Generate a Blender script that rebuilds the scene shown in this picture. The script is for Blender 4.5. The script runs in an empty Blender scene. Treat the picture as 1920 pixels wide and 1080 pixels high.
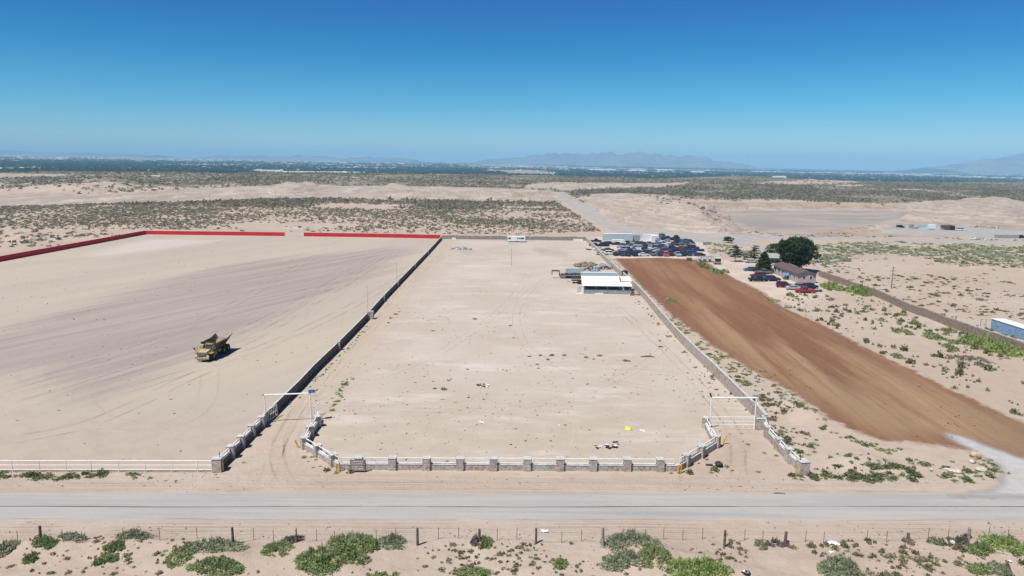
import bpy, math, random
import numpy as np
from mathutils import Matrix, Vector

# ---------------------------------------------------------------- camera, sky, sun, exposure
scene = bpy.context.scene
F_PX, CAM_H = 1320.0, 36.0
PITCH, YAW, ROLL = math.atan(237.5 / F_PX), math.radians(0.3), 0.0096
CAM_M = Matrix.Translation((0, 0, CAM_H)) @ Matrix.Rotation(YAW, 4, 'Z') @ \
    Matrix.Rotation(math.pi / 2 - PITCH, 4, 'X') @ Matrix.Rotation(ROLL, 4, 'Z')
cam_data = bpy.data.cameras.new('camera')
cam_data.sensor_width = 36.0
cam_data.lens = F_PX / 1920 * 36
cam_data.clip_start, cam_data.clip_end = 0.5, 150000
cam = bpy.data.objects.new('camera', cam_data)
scene.collection.objects.link(cam)
cam.matrix_world = CAM_M
scene.camera = cam

SUN_EL = math.radians(62)
SUN_DIR = Vector((-0.74 * math.cos(SUN_EL), -0.672 * math.cos(SUN_EL), math.sin(SUN_EL))).normalized()
world = bpy.data.worlds.new('World')
scene.world = world
world.use_nodes = True
wn, wl = world.node_tree.nodes, world.node_tree.links
bg = wn['Background']
sky = wn.new('ShaderNodeTexSky')
sky.sky_type = 'NISHITA'
sky.sun_disc = False
sky.sun_elevation = SUN_EL
sky.sun_rotation = math.atan2(SUN_DIR.x, SUN_DIR.y)
sky.altitude = 1200
sky.air_density, sky.dust_density, sky.ozone_density = 1.0, 0.0, 8.0
# a deeper blue above the haze than the sky model gives: tinted by elevation, and dimmed above the view to cut blue fill in shadows
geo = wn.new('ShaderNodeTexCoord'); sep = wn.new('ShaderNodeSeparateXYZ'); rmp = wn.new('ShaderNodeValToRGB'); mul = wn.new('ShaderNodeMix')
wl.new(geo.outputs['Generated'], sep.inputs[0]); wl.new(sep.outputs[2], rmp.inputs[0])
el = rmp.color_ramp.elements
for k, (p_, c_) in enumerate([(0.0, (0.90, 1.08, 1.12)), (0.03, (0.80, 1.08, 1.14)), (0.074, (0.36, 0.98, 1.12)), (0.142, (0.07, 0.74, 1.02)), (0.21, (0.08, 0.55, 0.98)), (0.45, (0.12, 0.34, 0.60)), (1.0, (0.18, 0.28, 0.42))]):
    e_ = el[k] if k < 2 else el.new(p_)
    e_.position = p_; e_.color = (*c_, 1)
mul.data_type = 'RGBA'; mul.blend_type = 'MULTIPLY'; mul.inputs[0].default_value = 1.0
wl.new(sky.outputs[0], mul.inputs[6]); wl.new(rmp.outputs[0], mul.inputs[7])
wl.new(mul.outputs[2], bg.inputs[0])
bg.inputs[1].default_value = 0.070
sl = bpy.data.lights.new('sun', 'SUN')
sl.energy, sl.angle, sl.color = 4.75, math.radians(0.5), (1.0, 0.96, 0.9)
sun = bpy.data.objects.new('sun', sl)
scene.collection.objects.link(sun)
sun.rotation_euler = SUN_DIR.to_track_quat('Z', 'Y').to_euler()
vs = scene.view_settings
vs.view_transform, vs.look, vs.exposure, vs.gamma, vs.use_curve_mapping = 'Standard', 'None', 0.38, 1.0, False
scene.cycles.use_denoising = True
scene.cycles.max_bounces = 5
scene.cycles.volume_bounces = 2
HAZE = 8.0e-5

# ---------------------------------------------------------------- helpers: noise, ground height, pixel -> ground
COL = scene.collection
rng = np.random.default_rng(11)
random.seed(11)

def _hash(ix, iy, s):
    n = (ix.astype(np.int64) * 374761393 + iy.astype(np.int64) * 668265263 + s * 974711) & 0x7fffffff
    n = ((n ^ (n >> 13)) * 1274126177) & 0x7fffffff
    return ((n ^ (n >> 16)) & 0xffff) / 65535.0

def vnoise(x, y, s=0):
    x = np.asarray(x, float); y = np.asarray(y, float)
    ix, iy = np.floor(x), np.floor(y)
    fx, fy = x - ix, y - iy
    fx, fy = fx * fx * (3 - 2 * fx), fy * fy * (3 - 2 * fy)
    a, b = _hash(ix, iy, s), _hash(ix + 1, iy, s)
    c, d = _hash(ix, iy + 1, s), _hash(ix + 1, iy + 1, s)
    return (a * (1 - fx) + b * fx) * (1 - fy) + (c * (1 - fx) + d * fx) * fy

def fbm(x, y, s=0, o=3):
    t, amp, tot = 0, 1.0, 0
    for k in range(o):
        t = t + amp * (vnoise(x * 2 ** k, y * 2 ** k, s + k) - 0.5); tot += amp; amp *= 0.5
    return t / tot * 2

def sm(v, a, b):
    t = np.clip((np.asarray(v, float) - a) / (b - a), 0, 1)
    return t * t * (3 - 2 * t)

def sdf(poly, x, y):
    """signed distance to a polygon, positive inside"""
    x = np.asarray(x, float); y = np.asarray(y, float)
    d = np.full(x.shape, 1e12); inside = np.zeros(x.shape, bool)
    n = len(poly)
    for i in range(n):
        x0, y0 = poly[i]; x1, y1 = poly[(i + 1) % n]
        ex, ey = x1 - x0, y1 - y0
        t = np.clip(((x - x0) * ex + (y - y0) * ey) / (ex * ex + ey * ey + 1e-12), 0, 1)
        d = np.minimum(d, (x - x0 - t * ex) ** 2 + (y - y0 - t * ey) ** 2)
        c = ((y0 > y) != (y1 > y)) & (x < ex * (y - y0) / (ey if abs(ey) > 1e-12 else 1e-12) + x0)
        inside ^= c
    return np.where(inside, 1, -1) * np.sqrt(d)

R3 = np.array([[CAM_M[i][j] for j in range(3)] for i in range(3)])

def base_z(x, y):
    u = np.clip(x / np.maximum(y, 50), -0.9, 0.9)
    ye = 1780 + 720 * u
    z = -0.0095 * x * sm(y, 150, 900) - 45 * sm(y, ye, ye + 900)
    return z

NIT = 26
def _at(px, py, zf):
    px = np.asarray(px, float); py = np.asarray(py, float)
    d = np.stack([(px - 960) / F_PX, -(py - 540) / F_PX, -np.ones_like(px)], -1) @ R3.T
    z = np.zeros_like(px)
    for k in range(NIT):
        t = (z - CAM_H) / np.minimum(d[..., 2], -1e-4)
        x, y = d[..., 0] * t, d[..., 1] * t
        z = 0.5 * z + 0.5 * zf(x, y)
    return x, y

def P0(pts):
    """pixel outline -> outline on the plain before any mound or pit"""
    p = np.array(pts, float)
    x, y = _at(p[:, 0], p[:, 1], base_z)
    return list(zip(x.tolist(), y.tolist()))

# mounds and pits: outline of the foot, height, width of the slope, noise seed
MOUNDS = [
    (P0([(1092, 384), (1120, 399), (1150, 414), (1180, 428), (1240, 436), (1320, 441), (1440, 443), (1440, 430), (1400, 413), (1345, 401), (1270, 394), (1180, 388)]), 11.5, 40.0, 1),
    (P0([(1600, 405), (1700, 383), (1800, 378), (1960, 380), (1960, 420), (1830, 420), (1700, 418)]), 7.0, 50.0, 2),
    (P0([(1560, 433), (1640, 424), (1700, 427), (1700, 436), (1600, 439)]), 2.5, 14.0, 3),
    (P0([(480, 360), (560, 348), (620, 352), (600, 368), (500, 370)]), 6.0, 30.0, 4),
    (P0([(640, 372), (690, 358), (760, 357), (850, 362), (880, 371)]), 6.5, 30.0, 5),
    (P0([(840, 368), (900, 358), (1040, 362), (1045, 370), (930, 373)]), 4.5, 26.0, 6),
    (P0([(170, 376), (215, 366), (260, 374), (240, 379)]), 4.5, 22.0, 7),
    (P0([(400, 372), (450, 362), (500, 372)]), 4.0, 22.0, 8),
    (P0([(-80, 366), (40, 342), (300, 340), (400, 355), (200, 368)]), 9.0, 130.0, 9),
    (P0([(980, 355), (1000, 349), (1240, 347), (1250, 352)]), 5.0, 30.0, 10),
    (P0([(1420, 347), (1520, 343), (1640, 345), (1620, 349)]), 5.0, 40.0, 11),
    (P0([(0, 452), (10, 436), (60, 436), (90, 452)]), 2.2, 9.0, 12),
    (P0([(1415, 742), (1480, 745), (1540, 770), (1580, 800), (1560, 815), (1470, 790)]), 1.3, 4.5, 13),
    (P0([(1545, 850), (1620, 848), (1680, 862), (1700, 885), (1600, 890), (1540, 875)]), 0.8, 3.0, 14),
]
PITS = [(P0([(1310, 398), (1345, 383), (1500, 381), (1680, 380), (1760, 400), (1640, 428), (1500, 441), (1420, 436)]), -4.5, 9.0)]
# dunes in front of the wire fence: x px, y px, radius x, radius y, height
DUNES = [(620, 1045, 4.2, 3.2, 1.0), (385, 1050, 4.4, 2.8, 0.9), (1195, 1045, 3.8, 3.0, 0.9), (1320, 1070, 3.6, 2.2, 0.8),
         (235, 1025, 3.0, 2.0, 0.8), (1575, 1070, 2.4, 1.8, 0.6), (1860, 1035, 3.0, 2.4, 0.7), (85, 1025, 3.0, 1.6, 0.6),
         (730, 1032, 2.2, 1.6, 0.5), (1000, 1075, 3.0, 2.0, 0.4)]
DUNES = [(*[float(v[0]) for v in _at([a], [b], base_z)], c, d, e) for a, b, c, d, e in DUNES]

BOX = {s: (min(p[0] for p in poly) - w, max(p[0] for p in poly) + w, min(p[1] for p in poly) - w, max(p[1] for p in poly) + w) for poly, h, w, s in MOUNDS}

def ground_z(x, y):
    x = np.asarray(x, float); y = np.asarray(y, float)
    z = base_z(x, y)
    z = z + 0.42 * (1 - sm(y, 60, 63.5)) * fbm(x / 4.5, y / 3.5, 21)
    z = z + 0.10 * sm(x, 38, 44) * sm(y, 74, 80) * (1 - sm(y, 300, 420)) * fbm(x / 5, y / 5, 25)
    if np.max(y) > 430: z = z + 2.2 * sm(y, 430, 900) * fbm(x / 130, y / 130, 31, 4)
    if np.max(y) > 900: z = z + 9 * sm(y, 900, 1400) * (1 - sm(y, 1900, 3000)) * fbm(x / 330, y / 420, 35, 3)
    sh = z.shape
    ylo, yhi, xlo, xhi = y.min(), y.max(), x.min(), x.max()
    for poly, h, w, s in MOUNDS:
        b = BOX[s]
        if b[0] > xhi or b[1] < xlo or b[2] > yhi or b[3] < ylo: continue
        d = sdf(poly, x, y)
        k = w * 0.25
        top = 1 + 0.6 * fbm(x / (w * 0.9), y / (w * 0.9), 40 + s, 4)
        if s == 1:
            top = 1 + 0.25 * fbm(x / 45, y / 60, 41, 4)
            top = top * (1 - 0.68 * sm(x / np.maximum(y, 1), 0.2, 0.36)) * (1 + 0.35 * fbm(x / 9, y / 30, 88, 3))
        z = z + h * sm(d + k * fbm(x / w * 2.2, y / w * 2.2, 60 + s), 0, w) * top
    for poly, h, w in PITS:
        if yhi < 250: continue
        z = z + h * sm(sdf(poly, x, y) + 2.5 * fbm(x / 14, y / 14, 77), 0, w)
    for dx, dy, rx, ry, h in DUNES:
        z = z + h * np.exp(-((x - dx) / rx) ** 2 - ((y - dy) / ry) ** 2)
    return z

def at(px, py):
    """photo pixel -> point on the modelled ground"""
    x, y = _at([px], [py], ground_z)
    return Vector((float(x[0]), float(y[0]), float(ground_z(x, y)[0])))

def gz(x, y):
    return float(ground_z(np.array([x]), np.array([y]))[0])

def P(pts):
    p = np.array(pts, float)
    x, y = _at(p[:, 0], p[:, 1], ground_z)
    return list(zip(x.tolist(), y.tolist()))

# ---------------------------------------------------------------- helpers: objects
def tag(o, label=None, cat=None, group=None, kind=None):
    if label: o['label'] = label
    if cat: o['category'] = cat
    if group: o['group'] = group
    if kind: o['kind'] = kind
    return o

def empty(name, loc, rz=0.0):
    o = bpy.data.objects.new(name, None)
    COL.objects.link(o); o.location = loc; o.rotation_euler = (0, 0, rz)
    o.empty_display_size = 0.3
    return o

def thing(name, label, cat, loc=(0, 0, 0), rz=0.0, group=None):
    return tag(empty(name, loc, rz), label, cat, group)

def link(name, me, parent=None, mats=None):
    o = bpy.data.objects.new(name, me)
    COL.objects.link(o)
    if parent is not None: o.parent = parent
    return o

class MB:
    """collects shapes, links them as one mesh object"""
    def __init__(s): s.v = []; s.f = []; s.m = []
    def add(s, vs, fs, m=0):
        b = len(s.v); s.v += [tuple(v) for v in vs]
        s.f += [tuple(b + i for i in f) for f in fs]; s.m += [m] * len(fs)
        return s
    def box(s, c, size, rz=0.0, m=0, taper=1.0, ry=0.0, rx=0.0):
        hx, hy, hz = size[0] / 2, size[1] / 2, size[2] / 2
        pts = []
        M = Matrix.Rotation(rz, 3, 'Z') @ Matrix.Rotation(ry, 3, 'Y') @ Matrix.Rotation(rx, 3, 'X')
        for sz in (-1, 1):
            k = taper if sz > 0 else 1
            for sx, sy in ((-1, -1), (1, -1), (1, 1), (-1, 1)):
                pts.append(Vector(c) + M @ Vector((sx * hx * k, sy * hy * k, sz * hz)))
        return s.add(pts, [(3, 2, 1, 0), (4, 5, 6, 7), (0, 1, 5, 4), (1, 2, 6, 5), (2, 3, 7, 6), (3, 0, 4, 7)], m)
    def tube(s, a, b, r, n=8, m=0, r2=None):
        a, b = Vector(a), Vector(b); d = (b - a)
        q = d.to_track_quat('Z', 'Y').to_matrix(); r2 = r if r2 is None else r2
        pts = [a + q @ Vector((r * math.cos(2 * math.pi * i / n), r * math.sin(2 * math.pi * i / n), 0)) for i in range(n)]
        pts += [b + q @ Vector((r2 * math.cos(2 * math.pi * i / n), r2 * math.sin(2 * math.pi * i / n), 0)) for i in range(n)]
        fs = [(i, (i + 1) % n, n + (i + 1) % n, n + i) for i in range(n)] + [tuple(range(n))[::-1], tuple(range(n, 2 * n))]
        return s.add(pts, fs, m)
    def prism(s, prof, y0, y1, m=0, k=1.0):
        """side profile in x,z pushed from y0 to y1"""
        n = len(prof)
        pts = [(x, y0, z) for x, z in prof] + [(x, y1, z) for x, z in prof]
        fs = [(i, (i + 1) % n, n + (i + 1) % n, n + i)[::-1] for i in range(n)] + [tuple(range(n)), tuple(range(n, 2 * n))[::-1]]
        return s.add(pts, fs, m)
    def mesh(s, name, mats):
        me = bpy.data.meshes.new(name)
        me.from_pydata(s.v, [], s.f)
        mats = mats if isinstance(mats, (list, tuple)) else [mats]
        for mt in mats: me.materials.append(mt)
        if len(mats) > 1: me.polygons.foreach_set('material_index', s.m)
        me.update()
        return me
    def build(s, name, mats, parent=None):
        return link(name, s.mesh(name, mats), parent)

def np_mesh(name, v, f, mats, attrs=None, smooth=False):
    """v (n,3), f (m,3 or 4) numpy -> mesh"""
    me = bpy.data.meshes.new(name)
    k = f.shape[1]
    me.vertices.add(len(v)); me.vertices.foreach_set('co', np.ascontiguousarray(v, np.float32).ravel())
    me.loops.add(f.size); me.loops.foreach_set('vertex_index', np.ascontiguousarray(f, np.int32).ravel())
    me.polygons.add(len(f)); me.polygons.foreach_set('loop_start', np.arange(len(f), dtype=np.int32) * k)
    if smooth: me.polygons.foreach_set('use_smooth', np.ones(len(f), bool))
    for a, arr in (attrs or {}).items():
        at_ = me.attributes.new(a, 'FLOAT', 'POINT'); at_.data.foreach_set('value', np.ascontiguousarray(arr, np.float32))
    for mt in (mats if isinstance(mats, (list, tuple)) else [mats]): me.materials.append(mt)
    me.update(calc_edges=True); me.validate()
    return me

# ---------------------------------------------------------------- materials
class NT:
    def __init__(s, name):
        s.mat = bpy.data.materials.new(name); s.mat.use_nodes = True
        s.t = s.mat.node_tree; s.b = s.t.nodes['Principled BSDF']
        s.b.inputs['Roughness'].default_value = 0.9
        s.b.inputs['Specular IOR Level'].default_value = 0.2
    def n(s, typ, **kw):
        nd = s.t.nodes.new(typ)
        for k, v in kw.items(): setattr(nd, k, v)
        return nd
    def set(s, sock, v):
        if isinstance(v, bpy.types.NodeSocket): s.t.links.new(v, sock)
        elif v is not None:
            if isinstance(v, tuple) and len(v) == 3 and sock.type == 'RGBA': v = (*v, 1)
            sock.default_value = v
    def math(s, op, a, b=None, clamp=False):
        nd = s.n('ShaderNodeMath', operation=op, use_clamp=clamp); s.set(nd.inputs[0], a); s.set(nd.inputs[1], b); return nd.outputs[0]
    def mix(s, f, a, b, blend='MIX'):
        nd = s.n('ShaderNodeMix', data_type='RGBA', blend_type=blend); s.set(nd.inputs[0], f); s.set(nd.inputs[6], a); s.set(nd.inputs[7], b); return nd.outputs[2]
    def pos(s, scale=(1, 1, 1), rz=0.0, obj=False):
        src = s.n('ShaderNodeTexCoord').outputs['Object'] if obj else s.n('ShaderNodeNewGeometry').outputs['Position']
        if rz:
            r = s.n('ShaderNodeVectorRotate', rotation_type='Z_AXIS'); s.set(r.inputs['Vector'], src); r.inputs['Angle'].default_value = rz; src = r.outputs[0]
        m = s.n('ShaderNodeVectorMath', operation='MULTIPLY'); s.set(m.inputs[0], src); m.inputs[1].default_value = scale
        return m.outputs[0]
    def noise(s, vec, scale=1.0, detail=4.0, rough=0.55, dist=0.0):
        nd = s.n('ShaderNodeTexNoise'); s.set(nd.inputs['Vector'], vec); nd.inputs['Scale'].default_value = scale
        nd.inputs['Detail'].default_value = detail; nd.inputs['Roughness'].default_value = rough; nd.inputs['Distortion'].default_value = dist
        return nd.outputs[0]
    def ramp(s, v, a, b, lo=0.0, hi=1.0):
        nd = s.n('ShaderNodeMapRange', interpolation_type='SMOOTHSTEP'); s.set(nd.inputs[0], v)
        for i, k in ((1, a), (2, b), (3, lo), (4, hi)): s.set(nd.inputs[i], k)
        return nd.outputs[0]
    def attr(s, name, kind='GEOMETRY'):
        nd = s.n('ShaderNodeAttribute', attribute_name=name, attribute_type=kind); return nd.outputs['Fac']
    def bump(s, h, strength=0.5, dist=0.1):
        nd = s.n('ShaderNodeBump'); s.set(nd.inputs['Height'], h); nd.inputs['Strength'].default_value = strength; nd.inputs['Distance'].default_value = dist
        s.t.links.new(nd.outputs[0], s.b.inputs['Normal'])
    def out(s, col, rough=None, metal=None):
        s.set(s.b.inputs['Base Color'], col)
        if rough is not None: s.b.inputs['Roughness'].default_value = rough
        if metal is not None: s.b.inputs['Metallic'].default_value = metal
        return s.mat

def desert_colour(t):
    """sand of the plain, with far scrub and bare banks from vertex attributes"""
    p = t.pos()
    c = t.mix(t.ramp(t.noise(p, 0.03, 3), 0.35, 0.65), (0.376, 0.301, 0.245), (0.407, 0.341, 0.289))
    c = t.mix(t.ramp(t.noise(p, 0.35, 4), 0.40, 0.72, 0.0, 0.55), c, (0.338, 0.263, 0.205))
    c = t.mix(t.ramp(t.noise(p, 2.4, 3), 0.58, 0.76, 0.0, 0.35), c, (0.292, 0.228, 0.172))
    sx = t.n('ShaderNodeSeparateXYZ'); t.set(sx.inputs[0], p)
    band = t.math('MULTIPLY', t.ramp(sx.outputs[1], 60.5, 63), t.ramp(sx.outputs[1], 79, 76))
    c = t.mix(t.math('MULTIPLY', band, t.ramp(t.noise(t.pos((0.03, 1.4, 0), 0.01), 1, 4, 0.6), 0.45, 0.7, 0, 0.55)), c, (0.318, 0.258, 0.216))
    c = t.mix(t.math('MULTIPLY', band, t.ramp(t.noise(t.pos((0.05, 2.6, 1), -0.01), 1, 4, 0.6), 0.5, 0.7, 0, 0.5)), c, (0.437, 0.379, 0.341))
    c = t.mix(t.ramp(t.noise(p, 0.9, 6, 0.7), 0.5, 0.8, 0, 0.5), c, (0.431, 0.362, 0.301))
    c = t.mix(t.ramp(t.noise(p, 5.0, 5, 0.7), 0.55, 0.8, 0, 0.5), c, (0.260, 0.201, 0.153))
    # bare, dug or dumped banks
    bank = t.mix(t.ramp(t.noise(t.pos((0.03, 0.012, 0.3)), 1, 5), 0.35, 0.65), (0.423, 0.359, 0.310), (0.358, 0.296, 0.250))
    bank = t.mix(t.ramp(t.noise(t.pos((0.04, 0.010, 0.4), 0.2), 1, 6, 0.65), 0.52, 0.66, 0, 0.55), bank, (0.289, 0.255, 0.225))
    bank = t.mix(t.ramp(t.noise(t.pos((0.09, 0.02, 1.2)), 1, 6, 0.72), 0.48, 0.64, 0, 0.65), bank, (0.273, 0.227, 0.190))
    bank = t.mix(t.ramp(t.noise(t.pos((0.07, 0.012, 0.7), 0.3), 1, 7, 0.72), 0.46, 0.58, 0, 0.55), bank, (0.275, 0.228, 0.19))
    bank = t.mix(t.ramp(t.noise(t.pos((0.05, 0.01, 0.7), -0.2), 1, 7, 0.7), 0.52, 0.62, 0, 0.7), bank, (0.48, 0.42, 0.37))
    bank = t.mix(t.ramp(t.noise(t.pos((0.3, 0.06, 0.8)), 1, 5, 0.7), 0.54, 0.68, 0, 0.7), bank, (0.214, 0.177, 0.135))
    bank = t.mix(t.ramp(t.noise(t.pos((0.15, 0.03, 0.8)), 1, 5, 0.7), 0.60, 0.70, 0, 0.6), bank, (0.503, 0.437, 0.380))
    c = t.mix(t.attr('bare'), c, bank)
    c = t.mix(t.math('MULTIPLY', t.attr('ochre'), 0.4), c, t.mix(t.ramp(t.noise(t.pos((0.05, 0.05, 0.6)), 1, 5), 0.35, 0.65), (0.336, 0.232, 0.146), (0.240, 0.136, 0.085)))
    # scrub too small to build
    v = t.attr('scrub')
    n1 = t.noise(t.pos((0.22, 0.05, 0.1)), 1, 3, 0.6)
    n2 = t.noise(t.pos((0.02, 0.004, 0.1)), 1, 3, 0.6)
    k = t.math('ADD', t.math('MULTIPLY', n1, 0.6), t.math('MULTIPLY', n2, 0.5))
    edge = t.math('SUBTRACT', 0.86, t.math('MULTIPLY', v, 0.52))
    k = t.ramp(t.math('SUBTRACT', k, edge), -0.05, 0.06)
    k = t.math('MULTIPLY', k, t.ramp(v, 0.0, 0.15))
    green = t.mix(t.ramp(t.noise(t.pos((0.01, 0.006, 0)), 1, 3), 0.35, 0.65), (0.15, 0.145, 0.105), (0.20, 0.18, 0.135))
    c = t.mix(k, c, green)
    # valley fields
    vf = t.attr('valley')
    f1 = t.noise(t.pos((0.0011, 0.00028, 0)), 1, 5, 0.6)
    fld = t.mix(t.ramp(f1, 0.42, 0.56), (0.055, 0.085, 0.05), (0.30, 0.235, 0.18))
    far = t.mix(t.ramp(t.noise(t.pos((0.0004, 0.00012, 0)), 1, 5, 0.65), 0.4, 0.62), (0.36, 0.27, 0.21), (0.14, 0.125, 0.09))
    fld = t.mix(t.attr('far_plain'), fld, far)
    return t.mix(vf, c, fld)

def ground_bump(t, s=0.35):
    h = t.math('ADD', t.noise(t.pos(), 1.1, 5, 0.6), t.math('MULTIPLY', t.noise(t.pos(), 7, 3), 0.25))
    h = t.math('ADD', h, t.math('MULTIPLY', t.attr('bare'), t.math('MULTIPLY', t.noise(t.pos((0.10, 0.05, 0.3)), 1, 6, 0.65), 22)))
    t.bump(h, s, 0.25)

def ground_mat():
    t = NT('desert_sand'); ground_bump(t, 0.7)
    return t.out(desert_colour(t), 0.95)

def sheet_mat(name, colour, w=0.5, amp=2.0, freq=0.25, bump=0.25, strength=1.0, alpha=False):
    t = NT(name); ground_bump(t, bump)
    base = desert_colour(t)
    e = t.math('ADD', t.attr('edge'), t.math('MULTIPLY', t.math('SUBTRACT', t.noise(t.pos(), freq, 5, 0.65), 0.5), amp))
    if alpha:      # thin scatter of gravel: what lies below shows between the stones
        t.out(colour(t), 0.95); tr = t.n('ShaderNodeBsdfTransparent'); mx = t.n('ShaderNodeMixShader')
        t.set(mx.inputs[0], t.ramp(e, -w, w, 0, strength)); t.t.links.new(tr.outputs[0], mx.inputs[1]); t.t.links.new(t.b.outputs[0], mx.inputs[2])
        t.t.links.new(mx.outputs[0], t.t.nodes['Material Output'].inputs['Surface']); return t.mat
    return t.out(t.mix(t.ramp(e, -w, w, 0, strength), base, colour(t)), 0.95)

def plain(name, col, rough=0.7, var=0.12, scale=2.0, metal=0.0, spec=0.3, obj=False):
    t = NT(name)
    t.b.inputs['Specular IOR Level'].default_value = spec
    n = t.noise(t.pos(obj=obj), scale, 4, 0.6)
    dark = tuple(c * (1 - 2.2 * var) for c in col); lite = tuple(min(1, c * (1 + var)) for c in col)
    return t.out(t.mix(t.ramp(n, 0.3, 0.7), dark, lite), rough, metal)

def stone_mat(name, tones, mortar, size=0.32, k=1.0):
    t = NT(name)
    p = t.pos()
    d = t.n('ShaderNodeVectorMath', operation='ADD'); t.set(d.inputs[0], p)
    nn = t.n('ShaderNodeTexNoise'); t.set(nn.inputs['Vector'], p); nn.inputs['Scale'].default_value = 2.5
    sc = t.n('ShaderNodeVectorMath', operation='SCALE'); t.set(sc.inputs[0], nn.outputs['Color']); sc.inputs['Scale'].default_value = 0.2
    t.t.links.new(sc.outputs[0], d.inputs[1])
    v1 = t.n('ShaderNodeTexVoronoi'); t.set(v1.inputs['Vector'], d.outputs[0]); v1.inputs['Scale'].default_value = 1 / size
    v2 = t.n('ShaderNodeTexVoronoi', feature='DISTANCE_TO_EDGE'); t.set(v2.inputs['Vector'], d.outputs[0]); v2.inputs['Scale'].default_value = 1 / size
    sp = t.n('ShaderNodeSeparateColor'); t.set(sp.inputs[0], v1.outputs['Color'])
    c = t.mix(t.ramp(sp.outputs[0], 0.2, 0.8), tones[0], tones[1])
    c = t.mix(t.ramp(sp.outputs[1], 0.68, 0.8), c, tones[2])
    c = t.mix(t.ramp(t.noise(p, 0.25, 3), 0.4, 0.7, 0, 0.3), c, mortar)
    m = t.ramp(v2.outputs[0], 0.02, 0.09)
    t.bump(m, 0.8, 0.05)
    return t.out(t.mix(m, mortar, c), 0.95)

def block_mat(name, a, b, mortar, w=0.4, h=0.2):
    t = NT(name)
    ge = t.n('ShaderNodeNewGeometry'); sx = t.n('ShaderNodeSeparateXYZ'); t.set(sx.inputs[0], ge.outputs['Position'])
    cb = t.n('ShaderNodeCombineXYZ')
    t.set(cb.inputs[0], t.math('ADD', sx.outputs[0], sx.outputs[1])); t.set(cb.inputs[1], sx.outputs[2])
    br = t.n('ShaderNodeTexBrick'); t.set(br.inputs['Vector'], cb.outputs[0])
    t.set(br.inputs['Color1'], a); t.set(br.inputs['Color2'], b); t.set(br.inputs['Mortar'], mortar)
    br.inputs['Scale'].default_value = 1.0; br.inputs['Brick Width'].default_value = w; br.inputs['Row Height'].default_value = h
    br.inputs['Mortar Size'].default_value = 0.012
    c = t.mix(t.ramp(t.noise(t.pos(), 0.5, 4), 0.35, 0.7, 0, 0.35), br.outputs[0], tuple(x * 0.6 for x in a))
    return t.out(c, 0.95)

def leaf_mat(name, a, b, c, use='tint'):
    """foliage: colour drawn per clump"""
    t = NT(name)
    r = t.attr('tint') if use == 'tint' else t.n('ShaderNodeObjectInfo').outputs['Random']
    col = t.mix(t.ramp(r, 0.1, 0.6), a, b)
    col = t.mix(t.ramp(r, 0.6, 1.0), col, c)
    col = t.mix(t.ramp(t.noise(t.pos(), 1.3, 3), 0.35, 0.7, 0, 0.6), col, tuple(x * 0.72 for x in a))
    t.b.inputs['Specular IOR Level'].default_value = 0.1
    t.set(t.b.inputs['Base Color'], col)
    tr = t.n('ShaderNodeBsdfTranslucent'); t.set(tr.inputs[0], col)
    mx = t.n('ShaderNodeMixShader'); mx.inputs[0].default_value = 0.38
    t.t.links.new(t.b.outputs[0], mx.inputs[1]); t.t.links.new(tr.outputs[0], mx.inputs[2])
    t.t.links.new(mx.outputs[0], t.t.nodes['Material Output'].inputs['Surface'])
    return t.mat

def car_mat(name, col):
    t = NT(name)
    c = t.mix(t.ramp(t.noise(t.pos(), 1.2, 4, 0.6), 0.5, 0.75, 0, 0.35), col, tuple(0.6 * x + 0.12 for x in col))
    return t.out(c, 0.4)

M = {}
M['ground'] = ground_mat()
M['stone'] = stone_mat('field_stone', ((0.36, 0.30, 0.26), (0.48, 0.43, 0.38), (0.34, 0.22, 0.17)), (0.44, 0.42, 0.39))
M['stone_brown'] = stone_mat('brown_rock', ((0.24, 0.18, 0.14), (0.30, 0.24, 0.20), (0.22, 0.15, 0.12)), (0.28, 0.24, 0.20), 0.4)
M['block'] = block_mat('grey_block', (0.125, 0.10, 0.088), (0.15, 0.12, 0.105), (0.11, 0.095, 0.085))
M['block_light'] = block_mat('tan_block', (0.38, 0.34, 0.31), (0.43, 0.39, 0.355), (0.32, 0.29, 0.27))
M['cement'] = plain('cement_cap', (0.46, 0.47, 0.47), 0.9)
M['white'] = plain('white_paint', (0.78, 0.77, 0.76), 0.5, 0.05)
M['red'] = plain('red_paint', (0.50, 0.022, 0.028), 0.8, 0.06, 0.3)
M['pink'] = plain('pale_red_kerb', (0.70, 0.33, 0.27), 0.8, 0.05)
M['yellow'] = plain('yellow_paint', (0.62, 0.36, 0.05), 0.6, 0.1)
M['wood'] = plain('weathered_wood', (0.15, 0.115, 0.09), 0.95, 0.3, 6)
M['wood_grey'] = plain('grey_wood', (0.30, 0.27, 0.24), 0.95, 0.25, 6)
M['rust'] = plain('rusty_steel', (0.16, 0.11, 0.09), 0.9, 0.2, 8)
M['wire'] = plain('wire', (0.25, 0.22, 0.2), 0.7, 0.1)
M['dark'] = plain('black_steel', (0.03, 0.03, 0.035), 0.7, 0.1)
M['tyre'] = plain('tyre_rubber', (0.025, 0.024, 0.024), 0.95, 0.1)
M['glass'] = plain('dark_window_glass', (0.02, 0.028, 0.045), 0.12, 0.05, spec=0.6)
M['blue_glass'] = plain('blue_cab_glass', (0.03, 0.07, 0.16), 0.15, 0.05, spec=0.6)
M['steel'] = plain('galvanised_steel', (0.42, 0.44, 0.46), 0.5, 0.12, metal=0.3)

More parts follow.
